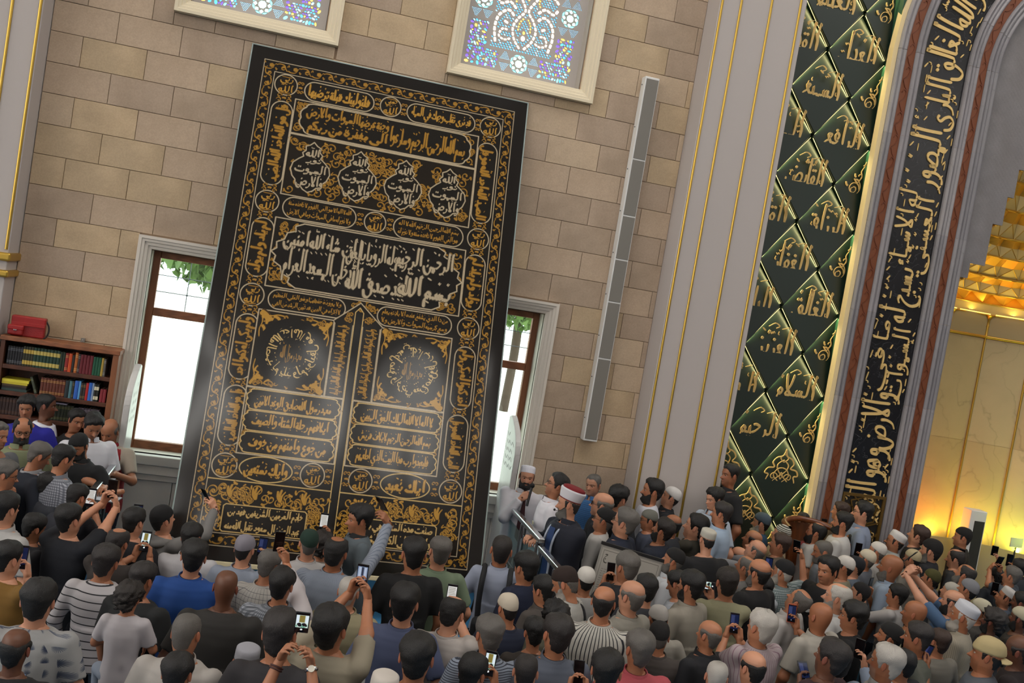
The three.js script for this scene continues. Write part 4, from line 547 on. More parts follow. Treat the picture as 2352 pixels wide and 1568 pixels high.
  part(bag, 'body', box(-.15, .15, 0, .19, -.05, .05, .014), red); part(bag, 'flap', merge([box(-.153, .153, .13, .197, -.052, .058, .012), box(-.15, .15, .105, .14, .05, .06, .004)]), red2); part(bag, 'front_pouch', box(-.17, -.03, .012, .105, .045, .1, .018), red); part(bag, 'pouch_flap', box(-.172, -.028, .06, .11, .05, .106, .014), red2); part(bag, 'clasp', box(-.115, -.085, .056, .068, .104, .112, .003), MAT.steel); part(bag, 'strap', tube([[.15, .17, 0], [.178, .12, .01], [.182, .06, .02], [.16, .01, .03], [.14, .004, .04]], .008, 18, 6), std({ color: '#1a1416', roughness: .6 }));
}
// ---------- wooden chair back right of the pilaster ----------
{
  const t = thing('wooden_armchair', 'polished brown wooden armchair back with a curved rail before the green lattice', 'chair', [8.62, .2, .72], .15), w = std({ color: '#6e3a1a', map: woodTex, roughness: .3 });
  part(t, 'seat', box(-.25, .25, .4, .45, -.22, .24, .02), w); for (const [a, b] of [[-.22, -.2], [.22, -.2], [-.22, .2], [.22, .2]]) part(t, 'leg', rod([a, 0, b], [a, .4, b], .022), w);
  part(t, 'top_rail', tube([[-.36, 1.5, .16], [-.27, 1.53, -.05], [0, 1.55, -.16], [.27, 1.53, -.05], [.36, 1.5, .16]], .035, 24, 10), w); part(t, 'back_panel', (() => { const g = new THREE.CylinderGeometry(.3, .24, 1.05, 20, 1, true, Math.PI * .62, Math.PI * .76); return T(g, 0, .98, .12); })(), std({ color: '#6e3a1a', map: woodTex, roughness: .3, side: THREE.DoubleSide })); for (const s of [-1, 1]) part(t, 'arm_post', rod([s * .24, .44, .2], [s * .35, 1.49, .15], .02), w);
}
// ---------- framed notices held in the crowd ----------
{
  const sheet = (w, h, draw) => canvasTex(w, h, draw);
  const t = thing('notice_board', 'large paper notice board with a black upper edge held among the men', 'notice', [5.955, 1.6, 2.3]); t.rotation.set(-.05, -.25, -.135);
  part(t, 'board', box(-.29, .29, -.5, .0, -.012, .0, .004), std({ color: '#8a8680', roughness: .8 })); part(t, 'top_edge', box(-.3, .3, 0, .03, -.016, .008, .004), std({ color: '#0e0e10', roughness: .5 }));
  part(t, 'printed_sheet', uvXY(new THREE.PlaneGeometry(.55, .46), 1), std({ color: '#ffffff', roughness: .7, map: sheet(512, 320, (c, w, h) => { c.fillStyle = '#9b968e'; c.fillRect(0, 0, w, h); c.strokeStyle = '#57524c'; c.lineWidth = 3; c.strokeRect(18, 14, w - 36, h - 28); c.save(); c.translate(40, 60); c.scale(44, -44); ink(c, fit(write('ج', 0), -.1, .6, -.7, .5), '#39352f'); c.restore(); c.save(); c.translate(w - 30, 120); c.scale(30, -30); ink(c, write('سجل', 0), '#403b35'); c.restore(); c.fillStyle = '#6a655d'; for (let y = 130; y < 300; y += 15) for (let x = 36; x < 230; x += 26) c.fillRect(x, y, 12 + (x * 7 + y * 3) % 12, 3); }) })).position.set(0, -.25, .003);
  const u = t.children[2].geometry.attributes.uv; for (let i = 0; i < u.count; i++) u.setXY(i, u.getX(i) / .55 + .5, u.getY(i) / .46 + .5);
  const f = thing('framed_drawing', 'pale framed calligraphy sheet held at the left edge below the grey-haired man', 'picture', [.62, 1.455, 1.79]); f.rotation.set(-.1, -.2, .03);
  part(f, 'frame', frameSweep(-.22, .16, -.36, .0, [[0, -.01], [0, .012], [.02, .012], [.02, .002]]), std({ color: '#1a1512', roughness: .5 }));
  const pl = part(f, 'sheet', new THREE.PlaneGeometry(.35, .33), std({ color: '#ffffff', roughness: .7, map: sheet(256, 256, (c, w, h) => { c.fillStyle = '#a9a399'; c.fillRect(0, 0, w, h); c.strokeStyle = '#3a332c'; c.lineWidth = 2; c.strokeRect(24, 20, w - 48, h - 44); c.save(); c.translate(215, 110); c.scale(46, -46); ink(c, write('هو الحق', .3), '#2e2822'); c.restore(); }) })); pl.position.set(-.03, -.18, .004);
}
// ---------- the great printed curtain leaning on the wall ----------
{
  const W = 2.91, L = 5.1, S = 400, cw = 1164, ch = 2040;
  const gold = '#a67a2c', gold2 = '#b88a36', silver = '#b8a78a', paleGold = '#cbab6c', dark = '#16120d';
  const draw = (c) => {
    c.fillStyle = '#15110e'; c.fillRect(0, 0, cw, ch); c.setTransform(S, 0, 0, -S, 0, ch); const Y = (v) => L - v;
    const r = rng(77);
    const line = (pts, w, col, close) => { c.strokeStyle = col; c.lineWidth = w; c.lineJoin = 'round'; c.beginPath(); pts.forEach(([u, v], i) => i ? c.lineTo(u, Y(v)) : c.moveTo(u, Y(v))); if (close) c.closePath(); c.stroke(); };
    const rect = (u0, u1, v0, v1, col) => { c.fillStyle = col; c.fillRect(u0, Y(v1), u1 - u0, v1 - v0); };
    const frame = (u0, u1, v0, v1, w = .013, col = silver) => line([[u0, v0], [u1, v0], [u1, v1], [u0, v1]], w, col, true);
    const shape = (pts, fillc, w, col) => { c.beginPath(); pts.forEach(([u, v], i) => i ? c.lineTo(u, Y(v)) : c.moveTo(u, Y(v))); c.closePath(); if (fillc) { c.fillStyle = fillc; c.fill(); } if (w) { c.strokeStyle = col; c.lineWidth = w; c.stroke(); } };
    const capPts = (u0, u1, v0, v1) => { const o = [], h = v1 - v0, w = u1 - u0, q = Math.min(h, w) / 2; for (let i = 0; i <= 40; i++) { const a = i / 40 * 6.283 + .0001; const x = Math.cos(a) * q, y = Math.sin(a) * q; o.push([x > 0 ? u1 - q + x : u0 + q + x, y > 0 ? v1 - q + y : v0 + q + y]); } return o; };
    const put = (st, u, v, col, a = 0) => { for (const [kk, cc] of [[1.75, col === silver ? '#4d4436' : '#432d10'], [1.12, col]]) ink(c, mapS(st, (x, y) => [u + x * Math.cos(a) - y * Math.sin(a), Y(v) + x * Math.sin(a) + y * Math.cos(a)], kk), cc); };  // wider dark stroke underneath is a painted shadow, for an embroidered look
    const txt = (t, u0, u1, v0, v1, col = gold2, m = .6, sd = 1, rot = 0, k = 1.12) => { k *= 1.5; const uu = (u0 + u1) / 2, vv = (v0 + v1) / 2, w = rot ? v1 - v0 : u1 - u0, h = rot ? u1 - u0 : v1 - v0; put(fit(write(t, m, sd), -w / 2, w / 2, -h / 2, h / 2, 0, k), uu, vv, col, rot); };
    const scroll = (u0, u1, v0, v1, n, s = .055, col = gold) => { for (let i = 0; i < n; i++) { const u = lerp(u0 + s, u1 - s, r()), v = lerp(v0 + s, v1 - s, r()); if (u1 - u0 < 2 * s || v1 - v0 < 2 * s) { const q = Math.min(u1 - u0, v1 - v0) * .42; put([spiral(0, 0, q, r() * 6, 1.1, r() < .5 ? 1 : -1, .009)], (u0 + u1) / 2 + (r() - .5) * ((u1 - u0) - 2 * q), (v0 + v1) / 2 + (r() - .5) * ((v1 - v0) - 2 * q), col); continue; } const a = r() * 6.28, dd = r() < .5 ? 1 : -1; put([spiral(0, 0, s, a, 1.15, dd, .011), leaf(Math.cos(a) * s, Math.sin(a) * s, a + dd * 1.4, s * .8, s * .34), leaf(0, 0, a, s * .4, s * .3)], u, v, col); } };
    const vine = (u0, v0, u1, v1) => { const len = Math.hypot(u1 - u0, v1 - v0), n = Math.round(len / .118), a = Math.atan2(-(v1 - v0), u1 - u0); for (let i = 0; i < n; i++) { const t = (i + .5) / n, s = i % 2 ? 1 : -1; put([{ s: [[-.062, s * .022], [-.03, s * .036], [.012, s * .03], [.03, 0], [.014, -s * .022], [-.012, -s * .012]], w: .011 }, leaf(-.01, -s * .006, s * .5, .036, .026), { s: [[.03, 0], [.05, -s * .03], [.064, -s * .02]], w: .009 }, leaf(.05, s * .012, s * 1.2, .03, .012), leaf(-.05, -s * .02, -s * 2, .024, .01)], lerp(u0, u1, t), lerp(v0, v1, t), gold, a); } };
    // border vines
    line([[.135, .13], [2.775, .13], [2.775, 4.965], [.135, 4.965]], .009, silver, true); line([[.25, .245], [2.66, .245], [2.66, 4.85], [.25, 4.85]], .009, silver, true);
    vine(.14, .187, 2.77, .187); vine(.14, 4.91, 2.77, 4.91); vine(.193, .2, .193, 4.9); vine(2.717, .2, 2.717, 4.9);
    rect(.258, 2.652, .252, 4.845, '#17130e');
    const circ = (u, v, t, q = .112) => { shape(Array.from({ length: 40 }, (_, i) => [u + Math.cos(i / 40 * 6.283) * q, v + Math.sin(i / 40 * 6.283) * q]), dark, .012, silver); const st = write(t.split(' ')[0], .3, 3), s2 = write(t.split(' ')[1], .3, 4); put(fit(st, -.06, .06, .0, .075, 0, 1.2), u, v, gold2); put(fit(s2, -.065, .07, -.075, .02, 0, 1.2), u, v, gold2); put([{ s: [[-.05, .085], [.05, .085]], w: .008 }, { s: [[-.06, -.085], [.0, -.092], [.05, -.08]], w: .008 }], u, v, gold); };
    const knot = (u, v, w, h) => { const q = Math.min(w, h) * .28; for (const [a, b] of [[-1, -1], [1, -1], [-1, 1], [1, 1]]) put([spiral(0, 0, q, a * b > 0 ? 0 : 3.14, 1, a * b, .01)], u + a * w * .24, v + b * h * .24, gold); put([leaf(-.02, 0, 0, .04, .018)], u, v, gold); };
    const cap = (u0, u1, v0, v1, t, col = gold2, rot = 0, two, m = .6) => { shape(capPts(u0, u1, v0, v1), dark, .012, silver); const q = Math.min(u1 - u0, v1 - v0) * .12, e = rot ? [u0 + q, u1 - q, v0 + q * 1.6, v1 - q * 1.6] : [u0 + q * 2, u1 - q * 2, v0 + q, v1 - q]; if (two) { txt(t, e[0], e[1], e[2] - .004, (v0 + v1) / 2 - .004, col, .4, 5, 0, 1.05); txt(two, e[0], e[1], (v0 + v1) / 2 + .008, e[3] + .006, col, .4, 6, 0, 1.05); } else txt(t, ...e, col, m, Math.round(u0 * 50 + v0 * 9), rot); };
    // side columns
    const cols = [['قل هو الله احد الله الصمد', .55, 1.45], ['لم يلد ولم يولد', 1.8, 2.4], ['ولم يكن له كفوا احد', 2.78, 3.42], ['قل هو الله احد الله الصمد', 3.48, 4.05]];
    for (const s of [0, 1]) { const u0 = s ? 2.425 : .275, u1 = u0 + .21; cols.forEach(([t, a, b], i) => { cap(u0, u1, a, b, s ? t.split(' ').reverse().join(' ') : t, gold, s ? -Math.PI / 2 : Math.PI / 2); }); for (const v of [.365, 1.625, 2.585, 4.235]) circ((u0 + u1) / 2, v, 'ربي الله'); for (const [a, b] of [[.475, .55], [1.45, 1.515], [1.735, 1.8], [2.4, 2.475], [2.695, 2.78], [3.42, 3.48], [4.05, 4.125]]) knot((u0 + u1) / 2, (a + b) / 2, .2, b - a + .02); }
    // first row of cartouches
    cap(.57, 1.28, .272, .478, 'فلنولينك قبلة ترضيها'); cap(1.63, 2.36, .272, .478, 'قد نرى تقلب وجهك في السماء'); circ(1.455, .365, 'حسبي الله', .108); for (const u of [.525, 1.315, 1.595, 2.395]) knot(u, .37, .07, .2);
    // broad lobed cartouche
    const lens = (u0, u1, v0, v1, k) => { const o = [], n = 16, m = (v0 + v1) / 2, h = (v1 - v0) / 2; for (let i = 0; i <= n; i++) { const t = i / n, a = -Math.PI / 2 + t * Math.PI; o.push([u1 - h * k + Math.cos(a) * h * k + .018 * Math.abs(Math.sin(t * Math.PI * 4)), m + Math.sin(a) * h]); } for (let i = 0; i <= n; i++) { const t = i / n, a = Math.PI / 2 + t * Math.PI; o.push([u0 + h * k + Math.cos(a) * h * k - .018 * Math.abs(Math.sin(t * Math.PI * 4)), m + Math.sin(a) * h]); } return o; };
    scroll(.5, .72, .5, .86, 22, .04); scroll(2.2, 2.41, .5, .86, 22, .04); frame(.495, 2.415, .495, .862); shape(lens(.575, 2.335, .51, .848, .8), dark, .014, silver);
    txt('وجنة عرضها السموات والارض', .63, 1.46, .525, .67, gold, .5, 8); txt('بسم الله الرحمن الرحيم وسارعوا', 1.5, 2.28, .535, .835, gold, .5, 9); txt('الى مغفرة من ربكم', .66, 1.46, .68, .835, gold, .5, 10);
    // drop panel
    rect(.495, 2.415, .872, 1.52, '#1c150c'); scroll(.5, 2.41, .875, 1.52, 170, .05); frame(.495, 2.415, .872, 1.52);
    for (const u of [.745, 1.22, 1.69, 2.155]) { const o = [], q = [[0, .92], [.035, .955], [.075, .975], [.07, 1.02], [.1, 1.05], [.085, 1.085], [.13, 1.12], [.18, 1.17], [.195, 1.24], [.17, 1.31], [.135, 1.345], [.13, 1.385], [.08, 1.4], [.05, 1.435], [0, 1.46]]; for (const [x, v] of q) o.push([u + x, v]); for (const [x, v] of [...q].reverse()) o.push([u - x, v]); shape(o, dark, .013, silver); txt('الله', u - .06, u + .065, .97, 1.07, silver, .3, 4, 0, .95); txt('نور', u - .06, u + .09, 1.08, 1.15, silver, .3, 5, 0, .95); txt('السموت', u - .15, u + .15, 1.16, 1.27, silver, .5, 6, 0, .9); txt('والارض', u - .12, u + .13, 1.275, 1.42, silver, .4, 7, 0, .9); }
    cap(.535, 1.26, 1.535, 1.755, 'الله لا اله الا هو الحي القيوم لا تاخذه سنة', gold, 0, 'ولا نوم له ما في السموات وما في الارض'); cap(1.645, 2.37, 1.535, 1.755, 'بسم الله الرحمن الرحيم الله لا اله', gold, 0, 'هو الحي القيوم لا تاخذه سنة ولا نوم له'); circ(1.455, 1.645, 'حسبي الله', .108); for (const u of [1.3, 1.605]) knot(u, 1.645, .07, .2);
    // the great silver cartouche
    scroll(.49, .8, 1.775, 2.47, 60, .045); scroll(2.1, 2.41, 1.775, 2.47, 60, .045); frame(.485, 2.415, 1.77, 2.475);
    const big = [[.77, 1.79], [.69, 1.83], [.7, 1.88], [.62, 1.91], [.6, 1.98], [.53, 2.02], [.54, 2.08], [.49, 2.12], [.54, 2.16], [.53, 2.22], [.6, 2.26], [.62, 2.33], [.7, 2.36], [.69, 2.41], [.77, 2.455]]; shape([...big, ...[...big].reverse().map(([u, v]) => [2.9 - u, v])], '#120f0d', .014, silver);
    txt('ان شاء الله امنين', .6, 1.3, 1.82, 2.07, silver, .7, 11, 0, .92); txt('رسوله الرؤيا بالحق', 1.22, 1.82, 1.82, 2.12, silver, .7, 12, 0, .92); txt('الرحمن الرحيم', 1.72, 2.3, 1.84, 2.12, silver, .7, 13, 0, .92); txt('لتدخلن المسجد الحرام', .63, 1.35, 2.05, 2.4, silver, .7, 14, 0, .92); txt('لقد صدق الله', 1.25, 1.85, 2.1, 2.43, silver, .7, 15, 0, .92); txt('بسم الله', 1.78, 2.3, 2.08, 2.44, silver, .7, 16, 0, .92);
    cap(.535, 1.28, 2.495, 2.69, 'ولا يؤوده حفظهما وهو العلي العظيم', gold, 0, 'لا اكراه في الدين قد تبين الرشد من الغي'); cap(1.6, 2.355, 2.495, 2.69, 'من ذا الذي يشفع عنده الا باذنه يعلم', gold, 0, 'وسع كرسيه السموات والارض ولا'); scroll(1.3, 1.6, 2.48, 2.6, 10, .035);
    // roundel panels
    const leafC = (u, v, a) => { put([spiral(.05, .04, .045, 0, 1, 1, .014), spiral(.04, .1, .035, 2, 1, -1, .012), leaf(0, 0, .8, .13, .05), leaf(.02, .05, .2, .1, .03), leaf(.05, .02, 1.4, .11, .03), { s: [[.02, .02], [.1, .03], [.17, .012], [.25, .02]], w: .012 }, { s: [[.02, .02], [.03, .1], [.012, .17], [.02, .25]], w: .012 }, leaf(.13, .03, .5, .07, .025), leaf(.03, .13, 1.1, .07, .025)], u, v, gold2, a); };
    for (const [u0, u1] of [[.465, 1.19], [1.655, 2.375]]) { const v0 = 2.715, v1 = 3.47, um = (u0 + u1) / 2, vm = (v0 + v1) / 2; rect(u0, u1, v0, v1, '#1a140c'); frame(u0, u1, v0, v1); leafC(u0 + .02, v1 - .02, 0); leafC(u1 - .02, v1 - .02, Math.PI / 2); leafC(u1 - .02, v0 + .02, Math.PI); leafC(u0 + .02, v0 + .02, -Math.PI / 2); scroll(u0, u1, v0, v0 + .1, 6, .03); scroll(u0, u1, v1 - .1, v1, 6, .03);
      shape(Array.from({ length: 48 }, (_, i) => [um + Math.cos(i / 48 * 6.283) * .335, vm + Math.sin(i / 48 * 6.283) * .335]), '#110e0b'); put(fit(write('محمد رسول الله', .5, 4), -.1, .1, -.1, .1), um, vm, gold);
      const ring = fit(write(u0 < 1 ? 'قل هو الله احد الله الصمد لم يلد ولم يولد' : 'وقل رب ادخلني مدخل صدق واخرجني مخرج صدق', .9, 21), 0, 1.28, .0, .15, 0, 1.15); ink(c, mapS(ring, (x, y) => { const a = -x / 1.28 * 6.283, q = .275 - y; return [um + Math.cos(a) * q, Y(vm) + Math.sin(a) * q]; }, 1.1), paleGold); }
    // vertical strips by the opening, gable, opening itself
    for (const [u0, u1, t] of [[1.2, 1.375, 'قل هو الله احد الله الصمد لم يلد'], [1.475, 1.645, 'ولم يكن له كفوا احد الله الصمد']]) { frame(u0, u1, 2.72, 3.47, .008); txt(t, u0 + .015, u1 - .015, 2.75, 3.1, gold, .5, 2, Math.PI / 2); txt(t, u0 + .015, u1 - .015, 3.1, 3.45, gold, .5, 3, Math.PI / 2); }
    shape([[1.425, 2.5], [1.185, 2.712], [1.2, 2.735], [1.38, 2.735], [1.38, 2.6], [1.425, 2.56], [1.47, 2.6], [1.47, 2.735], [1.65, 2.735], [1.665, 2.712]], '#17130e'); scroll(1.27, 1.38, 2.6, 2.72, 5, .025); scroll(1.47, 1.58, 2.6, 2.72, 5, .025); line([[1.185, 2.712], [1.425, 2.5], [1.665, 2.712]], .012, silver); rect(1.385, 1.465, 2.6, 4.84, '#0d0b09'); line([[1.385, 4.84], [1.385, 2.6], [1.425, 2.55], [1.465, 2.6], [1.465, 4.84]], .01, paleGold);
    // three rows of lobed cartouches each side
    const rows = [[3.485, 3.69, 'محمد رسول الله صادق الوعد الامين', 'لا اله الا الله الملك الحق المبين'], [3.69, 3.89, 'ايلافهم رحلة الشتاء والصيف', 'بسم الله الرحمن الرحيم لايلاف قريش'], [3.89, 4.1, 'من جوع وامنهم من خوف', 'فليعبدوا رب هذا البيت الذي اطعمهم']];
    for (const [s, u0, u1] of [[0, .465, 1.375], [1, 1.475, 2.375]]) { scroll(u0, u0 + .1, 3.48, 4.1, 22, .03); scroll(u1 - .1, u1, 3.48, 4.1, 22, .03); frame(u0, u1, 3.478, 4.108); rows.forEach(([a, b, tl, tr]) => { shape(lens(u0 + .03, u1 - .03, a + .006, b - .006, .7), dark, .011, paleGold); txt(s ? tr : tl, u0 + .1, u1 - .1, a + .03, b - .025, gold2, .6, Math.round(a * 10)); }); }
    // ovals
    const oval = (u0, u1, v0, v1, t) => { shape(Array.from({ length: 48 }, (_, i) => [(u0 + u1) / 2 + Math.cos(i / 48 * 6.283) * (u1 - u0) / 2, (v0 + v1) / 2 + Math.sin(i / 48 * 6.283) * (v1 - v0) / 2]), dark, .012, paleGold); txt(t, u0 + .05, u1 - .05, v0 + .045, v1 - .04, gold2, .6, 3, 0, 1.2); };
    oval(.515, 1.0, 4.118, 4.352, 'واياك نستعين'); oval(1.84, 2.32, 4.118, 4.352, 'اياك نعبد'); circ(1.19, 4.235, 'حسبي الله'); circ(1.645, 4.235, 'حسبي الله'); for (const u of [.46, 1.04, 1.335, 1.51, 1.795, 2.37]) knot(u, 4.235, .07, .22);
    line([[.25, 4.365], [1.385, 4.365]], .012, paleGold); line([[1.465, 4.365], [2.66, 4.365]], .012, paleGold);
    // foot: arabesque and dedication boxes
    for (const [u0, u1, a, b] of [[.26, 1.38, 'خادم الحرمين الشريفين فهد بن', 'عبد العزيز ال سعود تقبل الله منه'], [1.47, 2.655, 'صنعت هذه الستارة في مكة', 'واهديت الى الكعبة المشرفة']]) { rect(u0, u1, 4.372, 4.842, '#15110b'); scroll(u0, u1, 4.375, 4.6, 34, .055, gold2); scroll(u0, u0 + .18, 4.5, 4.84, 14, .05, gold2); scroll(u1 - .22, u1, 4.5, 4.84, 14, .05, gold2); scroll(u0, u1, 4.74, 4.84, 10, .045, gold2); for (let i = 0; i < 4; i++) put([leaf(0, -.05, 1.9, .11, .024), leaf(0, -.05, 1.57, .12, .03), leaf(0, -.05, 1.24, .11, .024)], lerp(u0 + .22, u1 - .22, i / 3), 4.47, gold2); const m = (u0 + u1) / 2; shape([[m - .37, 4.582], [m + .35, 4.582], [m + .37, 4.6], [m + .37, 4.815], [m + .35, 4.832], [m - .37, 4.832], [m - .39, 4.815], [m - .39, 4.6]], dark, .011, paleGold); txt(a, m - .34, m + .33, 4.597, 4.7, paleGold, .5, 4, 0, 1.15); txt(b, m - .35, m + .32, 4.712, 4.82, paleGold, .5, 6, 0, 1.15); }
    c.setTransform(1, 0, 0, 1, 0, 0);
    const d = c.getImageData(0, 0, cw, ch), p = d.data; for (let y = 0; y < ch; y++) for (let x = 0; x < cw; x++) { const i = (y * cw + x) * 4, k = .9 + .2 * hash3(x, y, 4) - .05 * ((x + y) % 3); p[i] *= k; p[i + 1] *= k; p[i + 2] *= k; } c.putImageData(d, 0, 0);
  };
  const map = canvasTex(cw, ch, draw); map.wrapS = map.wrapT = THREE.ClampToEdgeWrapping;
  const t = thing('printed_curtain', 'huge black and gold calligraphy curtain print leaning against the stone wall between the windows', 'curtain', [1.89 + W / 2, .9, 1.43]); t.rotation.x = -Math.atan2(1.43, 4.9);
  const g = new THREE.PlaneGeometry(W, L, 60, 100); const p = g.attributes.position; for (let i = 0; i < p.count; i++) { const x = p.getX(i), y = p.getY(i), e = Math.min(1, (W / 2 - Math.abs(x)) * 6, (L / 2 - Math.abs(y)) * 6); p.setZ(i, .004 * e * (noise3(x * 1.7, y * 1.1, 3) + .5 * noise3(x * 4, y * 2.6, 8))); } g.computeVertexNormals(); T(g, 0, L / 2, .012);
  part(t, 'printed_cloth', g, phys({ map, roughness: .75, specularIntensity: .2, clearcoat: 1, clearcoatRoughness: .12 }));
  part(t, 'board', box(-W / 2, W / 2, 0, L, -.03, .006), std({ color: '#17130f', roughness: .6 }));
  part(t, 'silver_edge', merge([box(-W / 2 - .012, -W / 2, 0, L, -.03, .014), box(W / 2, W / 2 + .012, 0, L, -.03, .014), box(-W / 2 - .012, W / 2 + .012, L, L + .012, -.03, .014)]), std({ color: '#8d9a98', roughness: .4, metalness: .5 }));
  part(t, 'bottom_ledge', box(-W / 2 - .02, W / 2 + .02, -.045, 0, -.04, .06, .008), std({ color: '#d6c9a2', roughness: .45 }));
  for (const s of [-1, 1]) part(t, 'support_leg', box(s * 1.2 - .04, s * 1.2 + .04, -.44, 0, -.13, -.06, .006), MAT.woodLight);
}
